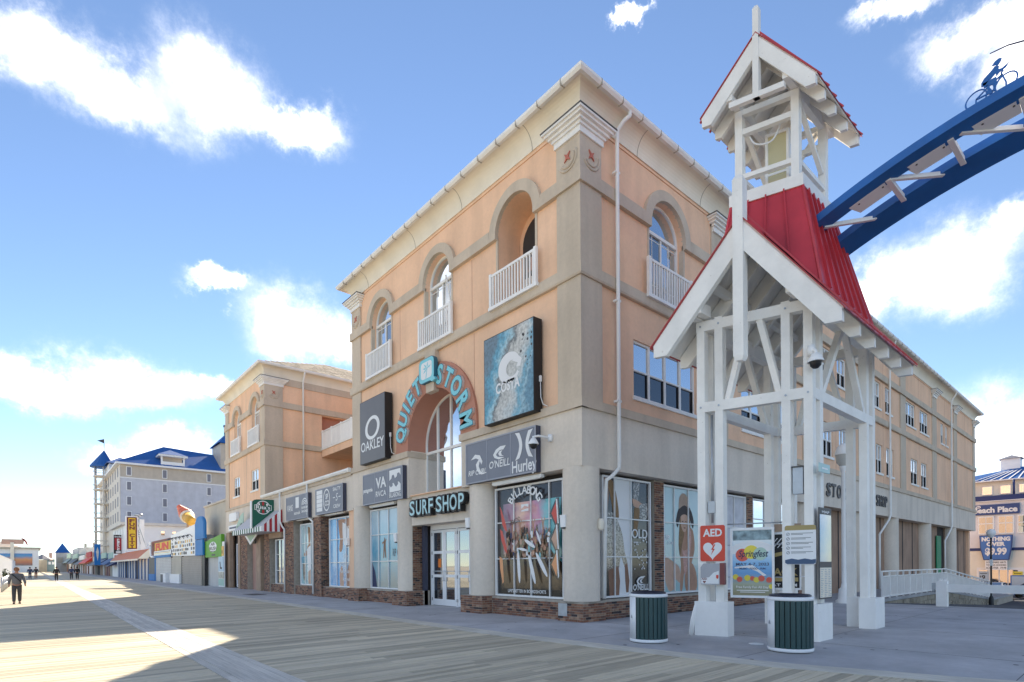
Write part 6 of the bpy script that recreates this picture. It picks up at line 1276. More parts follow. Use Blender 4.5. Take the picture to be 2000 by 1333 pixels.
for y0, y1 in ((-5.55, -6.25), (-6.75, -7.45), (-7.9, -8.7), (-9.3, -10.0), (-10.7, -11.4)):
    m = MB(); m.beam(at(1.68, y0, -.15), at(2.66, y1, -.15), .07, .08); m.build('diagonal', 'white', AR)
for y in (-6.75, -7.75, -8.75, -9.9, -11):
    m = MB(); m.beam(at(1.66, y, -.15), at(2.68, y - .02, -.15), .09, .09); m.build('cross_tie', 'white', AR)
    m = MB(); m.hexa([at(1.68, y + .05, -.17), at(2.10, y + .05, -.17), at(2.10, y + .62, -.17), at(1.68, y + .72, -.17), at(1.68, y + .05, -.14), at(2.10, y + .05, -.14), at(2.10, y + .62, -.14), at(1.68, y + .72, -.14)]); m.build('gusset_plate', 'white', AR)
    m = MB()
    for q in (.12, .55): m.lathe(at(1.78, y + q, -.185), [(0, 0), (.018, 0), (.018, .02), (0, .02)], 8)
    m.build('bolt', 'darkgrey', AR)
# rider silhouette cut from plate
cy = thing('cyclist_cutout', 'flat blue metal cyclist silhouette riding up the arch', 'metal cutout', (1.42, -8.35, az(-8.35)))
sl_ = math.atan2(az(-8.7) - az(-8.0), .7)
def cp(u, v):   # local: u forward along the arch (towards -y), v up
    u, v = u * .93, v * .90
    y = -8.02 - u * math.cos(sl_) + v * 0; z = az(-8.02) + u * math.sin(sl_) + v; return (y, z)
XF = Fr((1.42, 0, 0), (0, 1, 0), (-1, 0, 0))
def plate(pts, nm, par=cy):
    m = MB(); q = [cp(*p) for p in pts]; m.slab(XF, q, [], .012, -.012); return m.build(nm, 'bluesteel', par)
def wheel(u, v, r_):
    m = MB(); pth = [Vector((1.42, *cp(u + r_ * math.cos(R(a)), v + r_ * math.sin(R(a))))) for a in range(0, 361, 15)]; m.tube(pth, .013, 6); m.build('wheel', 'bluesteel', cy)
wheel(.16, .11, .16); wheel(.60, .11, .16)
plate([(.24, .36), (.28, .42), (.40, .50), (.44, .54), (.50, .50), (.49, .44), (.54, .42), (.64, .45), (.655, .475), (.60, .40), (.50, .37), (.46, .33), (.45, .40), (.34, .32), (.30, .28), (.24, .30)], 'torso')
plate([(.26, .34), (.46, .32), (.47, .22), (.45, .08), (.42, .06), (.41, .20), (.36, .24), (.28, .24)], 'leg'); plate([(.31, .26), (.36, .24), (.37, .12), (.41, .06), (.37, .05), (.31, .1), (.33, .16)], 'leg')
plate([(.40, .58), (.44, .63), (.50, .645), (.54, .62), (.53, .58), (.50, .54), (.46, .52), (.45, .56)], 'head')
m = MB()
for a, b_ in (((.16, .11), (.34, .22)), ((.34, .22), (.54, .30)), ((.54, .30), (.40, .08)), ((.40, .08), (.33, .24)), ((.16, .11), (.40, .08)), ((.53, .34), (.60, .11)), ((.53, .34), (.56, .37))): m.beam(Vector((1.42, *cp(*a))), Vector((1.42, *cp(*b_))), .02, .022, (1, 0, 0))
m.build('frame', 'bluesteel', cy)
m = MB(); m.beam(Vector((1.42, *cp(.16, -.03))), Vector((1.42, *cp(.16, .1))), .02, .03, (1, 0, 0)); m.beam(Vector((1.42, *cp(.6, -.03))), Vector((1.42, *cp(.6, .1))), .02, .03, (1, 0, 0)); m.build('mount', 'bluesteel', cy)
t = thing('fishing_rod_cutout', 'thin dark curved rod of a cutout figure at the right edge above the arch', 'metal cutout', (1.42, -9.1, az(-9.1)))
m = MB(); m.tube([(1.42, -9.15, az(-9.15)), (1.42, -9.1, 10.2), (1.42, -9.0, 10.36), (1.42, -8.8, 10.46), (1.42, -8.6, 10.53), (1.42, -8.36, 10.55)], [.018, .018, .016, .014, .012, .009], 6); m.build('rod', 'navy', t)
# ================================================================== THINGS ON AND AROUND THE TOWER
TSd = Fr(T(.12, 0, 0), ET, Vector((0, -1, 0)))   # side face, a = t
TFr = Fr(TB, -ES, -Vector((math.cos(TA), math.sin(TA), 0)))   # front face seen from the boardwalk, a = -s
mat('aedred', (.66, .06, .03), .4, .05); mat('boxgrey', (.40, .40, .43), .4, .05); mat('boxmaroon', (.20, .05, .05), .4, .05); mat('rulegold', (.42, .32, .13), .5, .05); mat('ruleblue', (.06, .11, .20), .5, .05); mat('teal_sign', (.45, .66, .66), .5, .05)
t = thing('aed_sign', 'red sign with white heart on the left tower post', 'sign', TFr.P(-2.08, 1.65, 0))
m = MB(); m.fprism(TFr, rrect(-2.08, 2.045, .26, .395, .04), .01, .025); m.build('sign_plate', 'aedred', t)
m = MB(); addtext(m, TFr, 'AED', -2.08, 2.20, .23, .0265, fit=.40, bold=.03)
hp = [(-2.08 + .0125 * 16 * math.sin(q) ** 3 * 1.0, 1.90 + .0135 * (13 * math.cos(q) - 5 * math.cos(2 * q) - 2 * math.cos(3 * q) - math.cos(4 * q))) for q in [2 * math.pi * k / 40 for k in range(40)]]
m.fpoly(TFr, hp, .0265); m.build('white_print', 'print_white', t); m = MB(); m.fpoly(TFr, [(-2.05, 2.02), (-2.11, 1.90), (-2.075, 1.90), (-2.115, 1.78), (-2.03, 1.92), (-2.065, 1.92), (-2.02, 2.02)], .0285); m.build('bolt_mark', 'aedred', t)
t = thing('aed_cabinet', 'grey and maroon defibrillator cabinet below the red heart sign', 'cabinet', TFr.P(-2.05, 1.15, 0))
m = MB(); m.fprism(TFr, [(-2.30, 1.14), (-1.90, 1.14), (-1.90, 1.60), (-2.24, 1.60), (-2.30, 1.52)], .01, .20); m.build('cabinet_body', 'boxgrey', t); m = MB(); m.fbox(TFr, -1.90, -1.80, 1.14, 1.61, .005, .20); m.build('cabinet_side', 'boxmaroon', t)
m = MB(); m.fpoly(TFr, [(-2.29, 1.16), (-1.92, 1.16), (-1.92, 1.44), (-2.03, 1.40), (-2.12, 1.30), (-2.29, 1.28)], .2015); m.build('white_label', 'print_white', t); m = MB(); addtext(m, TFr, 'AED', -2.22, 1.245, .06, .203, bold=.03); m.fpoly(TFr, [(-2.22, 1.165), (-2.19, 1.20), (-2.19, 1.225), (-2.22, 1.215), (-2.25, 1.225), (-2.25, 1.20)], .203); m.build('label_print', 'boxmaroon', t)
m = MB(); m.fpoly(TFr, [(-1.95, 1.26), (-1.925, 1.29), (-1.925, 1.35), (-1.975, 1.35), (-1.975, 1.29)], .2035); m.build('red_tag', 'aedred', t)
# festival poster
gmat('festprint', [(.20, .20, .12), (.30, .36, .28), (.04, .28, .62), (.14, .42, .74), (.55, .68, .80), (.70, .76, .80)], 'Z', .9, 2.1, .12, 3)
mat('festyellow', (.80, .66, .08), .5, .1); mat('festred', (.70, .12, .08), .5, .1); mat('photoprint', (.24, .33, .36), .5, .5, 9)
t = thing('poster_board', 'white framed spring festival poster hung between the tower posts', 'poster', TFr.P(-1.3, .88, -.2)); c = -.2
m = MB(); m.fbox(TFr, -1.74, -.87, .86, 2.36, c - .05, c - .005); m.build('backing', 'white', t); m = MB()
for a0, a1, b0, b1 in ((-1.745, -.865, .85, .90), (-1.745, -.865, 2.32, 2.37), (-1.745, -1.70, .9, 2.32), (-.91, -.865, .9, 2.32)): m.fbox(TFr, a0, a1, b0, b1, c - .05, c + .03)
m.build('frame', 'white', t); m = MB(); m.fbox(TFr, -1.70, -.91, .90, 2.32, c - .004, c); m.build('poster_sheet', 'festprint', t)
m = MB(); m.fbox(TFr, -1.69, -.92, 2.10, 2.31, c, c + .001); m.build('photo_strip', 'photoprint', t)
m = MB(); m.fpoly(TFr, [(-1.70, 1.98)] + [(-1.70 + .79 * k / 8, 1.98 + .12 * math.sin(R(180 * k / 8))) for k in range(1, 8)] + [(-.91, 1.98), (-.91, 1.88), (-1.1, 1.82), (-1.3, 1.86), (-1.70, 1.80)], c + .0015); m.fpoly(TFr, [(-1.66, 1.52), (-1.3, 1.56), (-1.12, 1.42), (-1.02, 1.34), (-1.08, 1.32), (-1.2, 1.42), (-1.4, 1.50), (-1.66, 1.49)], c + .0016); m.build('white_wave', 'print_white', t)
m = MB(); [m.fpoly(TFr, [(x + r_ * math.cos(R(q)), z + r_ * math.sin(R(q))) for q in range(0, 360, 24)], c + .002 + k * .0003, k_) for k, (x, z, r_, k_) in enumerate([(-1.50, 1.78, .14, 1), (-1.32, 1.84, .15, 0), (-1.14, 1.80, .14, 2), (-1.64, 1.30, .06, 0), (-1.56, 1.25, .06, 1), (-1.40, 1.28, .065, 0), (-1.30, 1.27, .05, 1), (-1.22, 1.24, .06, 0), (-1.12, 1.27, .065, 1), (-.97, 1.24, .06, 1), (-.93, 1.10, .05, 0)])]; m.build('flower_print', ['festyellow', 'festred', 'mint'], t)
m = MB(); addtext(m, TFr, 'Springfest', -1.28, 1.74, .20, c + .006, fit=.60, bold=.012, shear=.3); addtext(m, TFr, 'MAY 4-7, 2023', -1.30, 1.55, .085, c + .006, fit=.66, bold=.012); addtext(m, TFr, 'MUSIC - FOOD - FUN', -1.30, 1.465, .055, c + .006, fit=.52, bold=.02); m.build('lettering', 'navy', t)
m = MB(); addtext(m, TFr, 'Free Family Fun All Day!', -1.30, 1.06, .07, c + .006, fit=.66, bold=.012); m.fbox(TFr, -1.62, -.98, 1.0, 1.018, c + .005, c + .006); m.fbox(TFr, -1.55, -1.05, .965, .98, c + .005, c + .006); m.build('white_lettering', 'print_white', t)
m = MB()
for z in (2.0, 1.3): m.tube([TFr.P(-1.9, z, c + .02), TFr.P(-1.74, z, c)], .012, 6); m.tube([TFr.P(-.87, z, c), TFr.P(-.66, z, c + .02)], .012, 6)
m.tube([TFr.P(-1.9, 2.46, c), TFr.P(-.66, 2.46, c)], .014, 6); m.build('bracket_rod', 'galv', t)
# rules sign
t = thing('rules_sign', 'cream and gold notice of pictogram rules on the front tower post', 'sign', TFr.P(-.36, 1.55, 0)); m = MB(); m.fprism(TFr, rrect(-.36, 1.97, .285, .40, .04), .008, .022); m.build('sign_plate', 'white', t)
m = MB(); m.fprism(TFr, [(-.645, 2.27)] + [(-.36 + sx * (.285 - .04) + .04 * math.cos(R(q)), 2.33 + .04 * math.sin(R(q))) for sx, qs in ((-1, (180, 135, 90)), (1, (90, 45, 0))) for q in qs] + [(-.075, 2.27)], .022, .0235); m.build('gold_band', 'rulegold', t)
m = MB(); m.fpoly(TFr, [(-.64, 1.60), (-.60, 1.575), (-.12, 1.575), (-.08, 1.60), (-.08, 1.68), (-.16, 1.665), (-.28, 1.69), (-.40, 1.665), (-.52, 1.69), (-.64, 1.66)], .0235); m.build('blue_band', 'ruleblue', t)
m = MB()
for k in range(5): z = 2.19 - k * .095; ring(m, TFr, -.585, z, .032, .032, .007, .007, .0235, n=16); m.beam(TFr.P(-.605, z - .018, .0236), TFr.P(-.565, z + .018, .0236), .006, .001, TFr.n); [m.fbox(TFr, -.53, -.53 + wd, z + dz, z + dz + .009, .0225, .0235) for dz, wd in ((.012, .40 - .04 * (k % 2)), (-.012, .22 + .05 * (k % 3)))]
m.build('pictogram_print', 'darkgrey', t)
# map panel on the side
t = thing('map_panel', 'narrow map and directory panel on the right side of the front tower post', 'map', T(.1, .4, .85)); F = Fr(T(.03, 0, 0), ET, Vector((0, -1, 0)))
m = MB(); m.fbox(F, -.02, .62, .86, 2.72, .0, .02); m.build('frame', 'darkgrey', t)
gmat('mapprint', [(.10, .30, .55), (.30, .45, .60), (.55, .58, .52), (.60, .58, .40)], 'X', .6, 1.3, .5, 5)
m = MB(); m.fbox(F, .0, .60, 1.62, 2.58, .02, .024); m.build('map_sheet', 'mapprint', t); m = MB(); m.fbox(F, .0, .60, .89, 1.50, .02, .024); m.build('list_sheet', 'cream', t); m = MB(); addtext(m, F, 'MAP', .3, 2.61, .07, .0255, fit=.4, bold=.03); m.build('lettering', 'print_white', t)
m = MB(); rq = random.Random(31)
for k in range(3):
    for j in range(16): m.fbox(F, .03 + k * .2, .03 + k * .2 + .08 + rq.random() * .08, .91 + j * .036, .925 + j * .036, .0235, .0252)
m.build('list_print', 'galv', t)
t = thing('street_tag', 'small pale aqua tag fixed high on the front tower post', 'sign', T(.1, .2, 3.4)); m = MB(); m.fbox(F, -.12, .42, 3.42, 3.60, .05, .07); m.build('tag_plate', 'teal_sign', t); m = MB(); m.fbox(F, .0, .3, 3.49, 3.52, .07, .072); m.build('tag_print', 'white', t)
t = thing('junction_box', 'weathered grey box between the front tower posts', 'electrical box', T(.4, .1, 3.0)); m = MB(); tb(m, .315, .50, .02, .16, 3.02, 3.56); m.build('box_body', 'galv', t); m = MB(); tb(m, .30, .515, .0, .18, 3.56, 3.59); m.build('box_lid', 'darkgrey', t)
t = thing('junction_box', 'pale grey conduit and box on the left tower posts above the heart sign', 'electrical box', T(2.1, .1, 2.9)); m = MB(); m.tube([T(2.13, .1, 2.5), T(2.13, .1, 4.9)], .03, 8); m.build('conduit', 'galv', t); m = MB(); tb(m, 2.05, 2.2, .05, .16, 2.72, 2.98); m.build('box_body', 'galv', t)
dome_camera(tuple(T(.0, -.18, 5.62)), (.05, .1, .05), 'white dome camera hung on the front corner post of the tower')
# dark event banner behind
t = thing('poster_board', 'black and yellow event poster in a white frame beyond the tower', 'poster', T(1.1, 3.2, .9)); c = -3.3
m = MB(); m.fbox(TFr, -1.42, -.55, .90, 2.40, c - .05, c); m.build('frame', 'white', t); m = MB(); m.fbox(TFr, -1.38, -.59, .95, 2.35, c, c + .005); m.build('poster_sheet', 'black', t); m = MB()
m.fpoly(TFr, [(-1.2, 1.85), (-.75, 1.95), (-.65, 1.65), (-.72, 1.60), (-.8, 1.85), (-1.2, 1.75)], c + .007); addtext(m, TFr, 'BACK', -.98, 1.28, .26, c + .007, fit=.7, bold=.03); m.fbox(TFr, -1.3, -.62, 1.12, 1.22, c + .005, c + .007); m.build('yellow_print', 'rulegold', t)
m = MB(); addtext(m, TFr, 'AT 8 PM', -.95, .99, .1, c + .007, fit=.6, bold=.03); [m.beam(TFr.P(-1.3 + k * .1, 2.0, c + .006), TFr.P(-1.1 + k * .1, 2.25, c + .006), .02, .002, TFr.n) for k in range(4)]; m.build('white_print', 'print_white', t)
m = MB(); m.fbox(TFr, -1.42, -.55, 2.42, 2.62, c - .04, c); m.build('top_board', 'brownpost', t); m = MB(); [m.tube([TFr.P(-.55, z, c), TFr.P(-.3, z, c)], .014, 6) for z in (2.05, 1.25)]; m.tube([TFr.P(-1.0, 0, c - .03), TFr.P(-1.0, .9, c - .03)], .03, 8); m.build('stand', 'white', t)
# leaning white pipe beside the left base
m = MB(); m.tube([T(2.53, -.06, .0), T(2.50, -.04, .35), T(2.43, .0, .75)], [.055, .05, .035], 8); tag(m.build('leaning_pipe', 'whitepaint', None, T(2.53, -.06, 0)), 'scuffed white pipe leaning against the left tower base', 'pipe')
m = MB(); m.lathe((-.55, -5.05, 0), [(0, .006), (.14, .006), (.14, 0)], 20); tag(m.build('ground_cover_plate', 'whitepaint', None, (-.55, -5.05, 0)), 'flat round white cover on the ground between the tower bases', 'cover plate')
# ================================================================== LITTER BINS
mat('bingreen', (.018, .06, .066), .35, .08, 3); mat('linerm', (.01, .012, .03), .35, .1, 8); mat('binwhite', (.80, .81, .83), .4, .04)
def make_bin(loc, label):
    t = thing('litter_bin', label, 'bin', loc, 'green slatted litter bins'); x, y, z = loc; o = Vector(loc)
    m = MB(); m.lathe(o, [(.34, .02), (.375, .02), (.383, .04), (.383, .075), (.36, .085)], 40); m.build('bottom_band', 'binwhite', t)
    m = MB(); m.lathe(o, [(.36, .925), (.383, .93), (.386, .955), (.383, .985), (.36, .995), (.33, .985), (.33, .925)], 40); m.build('top_band', 'binwhite', t)
    m = MB(); m.lathe(o, [(.33, .03), (.335, .98)], 30); m.build('drum', 'black', t)
    m = MB(); m.lathe(o, [(.345, .985), (.35, 1.02), (.32, 1.035), (.29, 1.0), (.28, .8), (0, .75)], 30); m.build('liner', 'linerm', t)
    n_ = 26; view = math.atan2(CAM.y - y, CAM.x - x); sk = view - R(62)
    for k in range(n_):
        a = sk + 2 * math.pi * k / n_
        if k in (0, 1, n_ - 1, 13, 12, 14): continue
        m = MB(); pts = [(.345, -.105), (.372, -.10), (.378, 0), (.372, .10), (.345, .105)]
        lo = [o + Vector((r_ * math.cos(a + d), r_ * math.sin(a + d), .085)) for r_, d in pts]; m.prism(lo, [p + Vector((0, 0, .845)) for p in lo]); m.build('slat', 'bingreen', t)
    for c0 in (sk, sk + math.pi):
        m = MB(); m.lathe(o, [(.34, .08), (.378, .08), (.378, .93), (.34, .93)], 8, a0=c0 - .36, a1=c0 + .36); pn = m.build('end_panel', 'binwhite', t)
        G = Fr(o + Vector((math.cos(c0), math.sin(c0), 0)) * .379, Vector((-math.sin(c0), math.cos(c0), 0)), Vector((math.cos(c0), math.sin(c0), 0))); m = MB()
        for k in range(3): m.fpoly(G, [(-.05 + k * .012, .50 + k * .02), (.05 - k * .012, .50 + k * .02), (.0, .535 + k * .02)], .003 + k * .001)
        m.build('mark', 'galv', pn)
    return t
make_bin((-1.80, -3.40, 0), 'green slatted bin left of the tower, in front of the brick base'); make_bin((-.98, -5.88, 0), 'green slatted bin in front of the right tower base, nearest the viewer')
# ================================================================== LAMP POSTS, RAILS, BARRIER
t = thing('street_lamp', 'white lamp post with domed lantern behind the tower', 'street lamp', (12.8, -2.25, 0)); o = Vector((12.8, -2.25, 0))
m = MB(); m.lathe(o, [(.30, 0), (.30, .10), (.22, .16), (.19, .55), (.12, .62), (.085, .8), (.075, 5.2), (.13, 5.28), (.13, 5.4)], 18); m.build('pole', 'whitepaint', t); m = MB(); m.lathe(o, [(.12, 5.4), (.24, 5.55), (.27, 5.85)], 18); mat('frosted', (.55, .53, .48), .25, .05); m.build('globe', 'frosted', t); m = MB(); m.lathe(o, [(.29, 5.84), (.30, 5.9), (.22, 6.15), (.08, 6.28), (0, 6.3)], 18); m.build('cap', 'whitepaint', t)
t = thing('ramp_railing', 'white picket railing along the top of the stone walled ramp', 'railing', (28, -2.42, 0))
def rz(x): return 0 if x < 28.3 else -(x - 28.3) * .0794
n_ = 24; xs = [16.8 + (42.4 - 16.8) * k / n_ for k in range(n_ + 1)]
for i, x in enumerate(xs): m = MB(); m.box(x - .03, x + .03, -2.47, -2.41, rz(x) - .02, rz(x) + 1.2); m.build('rail_post', 'whitepaint', t)
for x0, x1 in ((16.8, 28.3), (28.3, 42.4)):
    for z, h in ((1.2, .06), (.98, .045), (.08, .05)): m = MB(); m.beam((x0, -2.44, rz(x0) + z), (x1, -2.44, rz(x1) + z), .06, h); m.build('rail', 'whitepaint', t)
m = MB(); x = 16.85
while x < 42.4: m.box(x, x + .028, -2.455, -2.428, rz(x) + .09, rz(x) + .97); x += .085
tag(m.build('pickets', 'whitepaint', t), kind='stuff')
t = thing('barrier_gate', 'heavy white barrier beam on a square post across the street', 'barrier', (13.3, -5.25, 0)); m = MB(); m.box(13.2, 13.45, -5.42, -5.10, 0, .92); m.build('post', 'whitepaint', t); m = MB(); m.box(13.24, 13.40, -11.5, -5.42, .52, .80); m.build('beam', 'whitepaint', t); m = MB(); m.box(13.19, 13.46, -5.10, -4.98, .60, .84); m.tube([(13.3, -5.02, .5), (13.3, -5.02, .62)], .05, 8); m.build('lock_housing', 'galv', t)
m = MB(); m.box(13.43, 13.47, -5.38, -5.3, .86, 1.0); m.box(13.43, 13.47, -5.24, -5.16, .86, 1.0); m.build('bracket', 'whitepaint', t)
t = thing('lamp_post', 'black lamp post with white globe on the street below the ramp', 'street lamp', (40, -2.75, -1.5)); o = Vector((40, -2.75, -1.5)); m = MB(); m.lathe(o, [(.16, 0), (.14, .5), (.06, .7), (.05, 4.75), (.1, 4.8)], 12); m.build('pole', 'black', t); m = MB(); m.lathe(o, [(.1, 4.78), (.26, 5.0), (.28, 5.15), (.2, 5.35), (0, 5.42)], 16); m.build('globe', 'white', t); m = MB(); m.box(39.93, 40.07, -2.83, -2.68, 1.3, 1.75); m.build('notice', 'white', t)
# ================================================================== BLUE ROOFED SHOP ACROSS THE ROAD
BX = 66.0; BV = Fr((BX, 0, 0), (0, -1, 0), (-1, 0, 0)); GZ = -1.8
for nm, c in (('bp_lav', (.74, .73, .76)), ('bp_cream', (.80, .76, .66)), ('bp_navy', (.02, .04, .16)), ('bp_sign', (.04, .075, .22)), ('bp_blue', (.06, .17, .46)), ('bp_pale', (.42, .52, .62))): mat(nm, c, .6, .05, 1)
t = thing('corner_store', 'pale store with navy bands and blue roof across the far road', 'building', (BX, -3, GZ))
m = MB(); m.box(BX, BX + 12, -14, 9, GZ, 2.8); m.build('ground_wall', 'bp_cream', t); m = MB(); m.box(BX + .02, BX + 12, -14, 9, 2.8, 8.1); m.build('upper_wall', 'bp_lav', t); m = MB(); m.box(BX - .06, BX + 12, -14.1, 9.1, 2.75, 3.05); m.box(BX - .25, BX + 12, -14.2, 9.2, 8.05, 8.6); m.build('navy_band', 'bp_navy', t); m = MB(); m.box(BX - .3, BX + 12, -14.25, 9.25, 8.0, 8.06); m.build('white_trim', 'white', t)
m = MB(); m.box(BX + 1.2, BX + 11, -10, 6, 8.6, 10.3); m.build('top_storey', 'bp_cream', t)
for k in range(8): m = MB(); a = -3.4 + k * 1.5; m.fbox(BV, a, a + .9, 8.8, 9.75, -1.18, -1.1); w_ = m.build('window', 'white', t); m = MB(); m.fbox(BV, a + .06, a + .84, 8.86, 9.69, -1.1, -1.08); m.build('pane', 'glass_sky', w_)
m = MB(); m.add([(BX + .6, -11, 10.3), (BX + .6, 7, 10.3), (BX + 12, 7, 10.3), (BX + 12, -11, 10.3), (BX + 5, -2.2, 12.2), (BX + 7, -2.2, 12.2)], [(0, 1, 4), (1, 2, 5, 4), (2, 3, 5), (3, 0, 4, 5), (0, 3, 2, 1)]); rf = m.build('roof', 'blueroof', t); m = MB(); m.box(BX + .55, BX + .62, -11, 7, 10.2, 10.32); m.build('roof_edge', 'white', rf)
for k in range(7): y = 2.6 - k * .75; m = MB(); m.beam((BX + .6, y, 10.33), (BX + 3.2 , y * .45 - .9, 11.5), .12, .03); m.build('roof_rib', 'white', rf)
m = MB(); m.box(BX + 4, BX + 5.6, -.9, .7, 11.6, 12.9); m.build('cupola', 'white', t); m = MB(); m.add([(BX + 3.8, -1.1, 12.9), (BX + 3.8, .9, 12.9), (BX + 5.8, .9, 12.9), (BX + 5.8, -1.1, 12.9), (BX + 4.8, -.1, 13.4)], [(0, 1, 4), (1, 2, 4), (2, 3, 4), (3, 0, 4)]); m.build('cupola_roof', 'winlilac', t); m = MB(); m.tube([(BX + .4, -.8, 8.6), (BX + .4, -.8, 10.2)], .1, 8); m.build('downpipe', 'bp_navy', t)
for a in (-2.05, -.45, 1.1):
    m = MB(); m.fbox(BV, a, a + 1.32, 4.5, 6.45, .0, .08); w_ = m.build('window', 'white', t)
    for i in range(2):
        for z0, z1 in ((4.62, 5.6), (5.7, 6.33)): m = MB(); m.fbox(BV, a + .1 + i * .58, a + .62 + i * .58, z0, z1, .08, .09); m.build('pane', 'glass', w_)
m = MB(); m.fbox(BV, -2.2, 2.2, GZ + .2, .95, .0, .06); m.build('shop_front', 'white', t)
for a0, a1 in ((-2.0, -1.3), (-.95, -.4), (-.3, .3), (.4, 1.1)): m = MB(); m.fbox(BV, a0, a1, GZ + .5, .7, .06, .08); m.build('pane', 'glass', t)
s_ = thing('store_sign', 'navy sign board with white letters high on the far store', 'sign', (BX, .4, 6.6)); m = MB(); m.fbox(BV, -2.75, 1.30, 6.58, 7.66, .03, .2); m.build('sign_board', 'bp_sign', s_); m = MB(); addtext(m, BV, 'Beach Place', -.65, 6.82, .78, .21, fit=3.6, bold=.045); m.fprism(BV, [(-2.0 + .22 * math.cos(R(q)), 7.45 + .14 * math.sin(R(q))) for q in range(0, 360, 30)], .2, .21); m.build('lettering', 'print_white', s_); m = MB(); addtext(m, BV, 'the', -2.0, 7.39, .2, .215, bold=.02); m.build('small_lettering', 'bp_sign', s_)
s_ = thing('price_sign', 'blue tapered price sign over a white letter board on the far store', 'sign', (BX - .5, .5, 1.2)); PV = Fr((BX - .6, 0, 0), (0, -1, 0), (-1, 0, 0)); m = MB(); m.fprism(PV, [(-1.55, 1.75), (.5, 1.75), (.72, 3.0), (.80, 4.38), (-1.88, 4.38), (-1.82, 3.0)], -.3, .0); m.build('sign_box', 'bp_sign', s_); m = MB(); m.fprism(PV, [(-1.48, 1.82), (.43, 1.82), (.64, 3.0), (.72, 4.3), (-1.80, 4.3), (-1.74, 3.0)], .0, .03); m.build('sign_face', 'bp_blue', s_)
m = MB(); addtext(m, PV, 'NOTHING', -.53, 3.78, .56, .04, fit=2.3, bold=.06); addtext(m, PV, 'OVER', -.53, 3.25, .56, .04, fit=1.5, bold=.06); addtext(m, PV, '$9.99', -.53, 2.35, .95, .04, fit=1.75, bold=.05); m.build('lettering', 'print_white', s_)
m = MB(); m.fbox(PV, -1.40, .36, .72, 1.70, -.1, .02); m.build('letter_board', 'white', s_); m = MB()
for k, tx in enumerate(('SOUVENIRS HATS', 'TOWELS HOODIES', 'SCOOTER  19.99')): addtext(m, PV, tx, -.52, 1.42 - k * .29, .26, .03, fit=1.6, bold=.015)
m.build('board_letters', 'black', s_)
for a, m_, lb in ((-2.0, 'bp_pale', 'pale blue price poster in the left window of the far store'), (.72, 'festyellow', 'yellow price poster in the right window of the far store')):
    s_ = thing('price_poster', lb, 'poster', (BX, -a, -.3)); m = MB(); m.fbox(BV, a, a + .78, -.55, .55, .09, .12); m.build('sheet', m_, s_); m = MB(); addtext(m, BV, '9', a + .38, -.30, .62, .125, bold=.02); addtext(m, BV, '$', a + .12, -.1, .28, .125, bold=.02); m.fbox(BV, a + .1, a + .68, .30, .36, .12, .125); m.build('lettering', 'black', s_)
# parked cars
def car(loc, rz_, body, label, nm='parked_car'):
    mat('car_' + body[0], body[1], .2, 0, spec=.7); cm = 'car_' + body[0]; t = thing(nm, label, 'car', loc); t.rotation_euler.z = rz_; ORG[t] = Vector((0, 0, 0))
    prof = [(-2.2, .35), (-2.25, .75), (-2.1, .95), (-1.3, 1.02), (-.75, 1.42), (.7, 1.46), (1.45, 1.05), (2.15, .92), (2.25, .6), (2.2, .35)]
    m = MB(); lo = [Vector((x, -.88, z)) for x, z in prof]; hi = [Vector((x, .88, z)) for x, z in prof]
    for l_ in (lo, hi):
        for v in l_:
            if v.z > 1.1: v.y *= .8
    m.prism(lo, hi); m.build('body', cm, t)
    for sg in (-1, 1):
        m = MB(); m.add([(-.68, sg * .745, 1.36), (.62, sg * .745, 1.40), (1.25, sg * .87, 1.04), (-1.15, sg * .87, 1.04)], [(0, 1, 2, 3)]); m.build('side_window', 'glass_dark', t)
        for x in (-1.4, 1.4): m = MB(); m.prism([Vector((x + .33 * math.cos(R(q)), sg * .70, .33 + .33 * math.sin(R(q)))) for q in range(0, 360, 20)], [Vector((x + .33 * math.cos(R(q)), sg * .90, .33 + .33 * math.sin(R(q)))) for q in range(0, 360, 20)]); w_ = m.build('wheel', 'black', t); m = MB(); m.prism([Vector((x + .2 * math.cos(R(q)), sg * .89, .33 + .2 * math.sin(R(q)))) for q in range(0, 360, 30)], [Vector((x + .2 * math.cos(R(q)), sg * .91, .33 + .2 * math.sin(R(q)))) for q in range(0, 360, 30)]); m.build('rim', 'aluminium', w_)
        m = MB(); m.box(2.2, 2.27, sg * .75 - .14, sg * .75 + .14, .62, .78); m.build('headlight', 'white', t); m = MB(); m.box(-2.28, -2.2, sg * .72 - .12, sg * .72 + .12, .68, .85); m.build('tail_light', 'redstripe', t)
    m = MB(); m.add([(1.43, -.70, 1.08), (1.43, .70, 1.08), (.74, .66, 1.45), (.74, -.66, 1.45)], [(0, 1, 2, 3)]); m.add([(-1.33, -.70, 1.06), (-1.33, .70, 1.06), (-.79, .66, 1.42), (-.79, -.66, 1.42)], [(0, 1, 2, 3)]); m.build('windscreen', 'glass', t)
    return t
car((56, -.6, -1.76), R(180), ('white', (.6, .62, .64)), 'white car parked in front of the far store'); car((60.5, 2.2, -1.78), R(90), ('navy', (.03, .05, .12)), 'dark blue car half hidden by the building end')
car((58, -3.6, -1.77), R(150), ('black', (.012, .012, .014)), 'black car parked right of the white car')
s_ = thing('vending_box', 'blue and white drinks box outside the far store', 'vending machine', (63, -1.6, -1.8)); m = MB(); m.box(63, 63.9, -2.2, -.9, -1.8, .2); m.build('cabinet', 'bp_blue', s_); m = MB(); m.box(62.96, 63, -2.1, -1.0, -1.1, .1); m.build('front_print', 'bp_pale', s_)
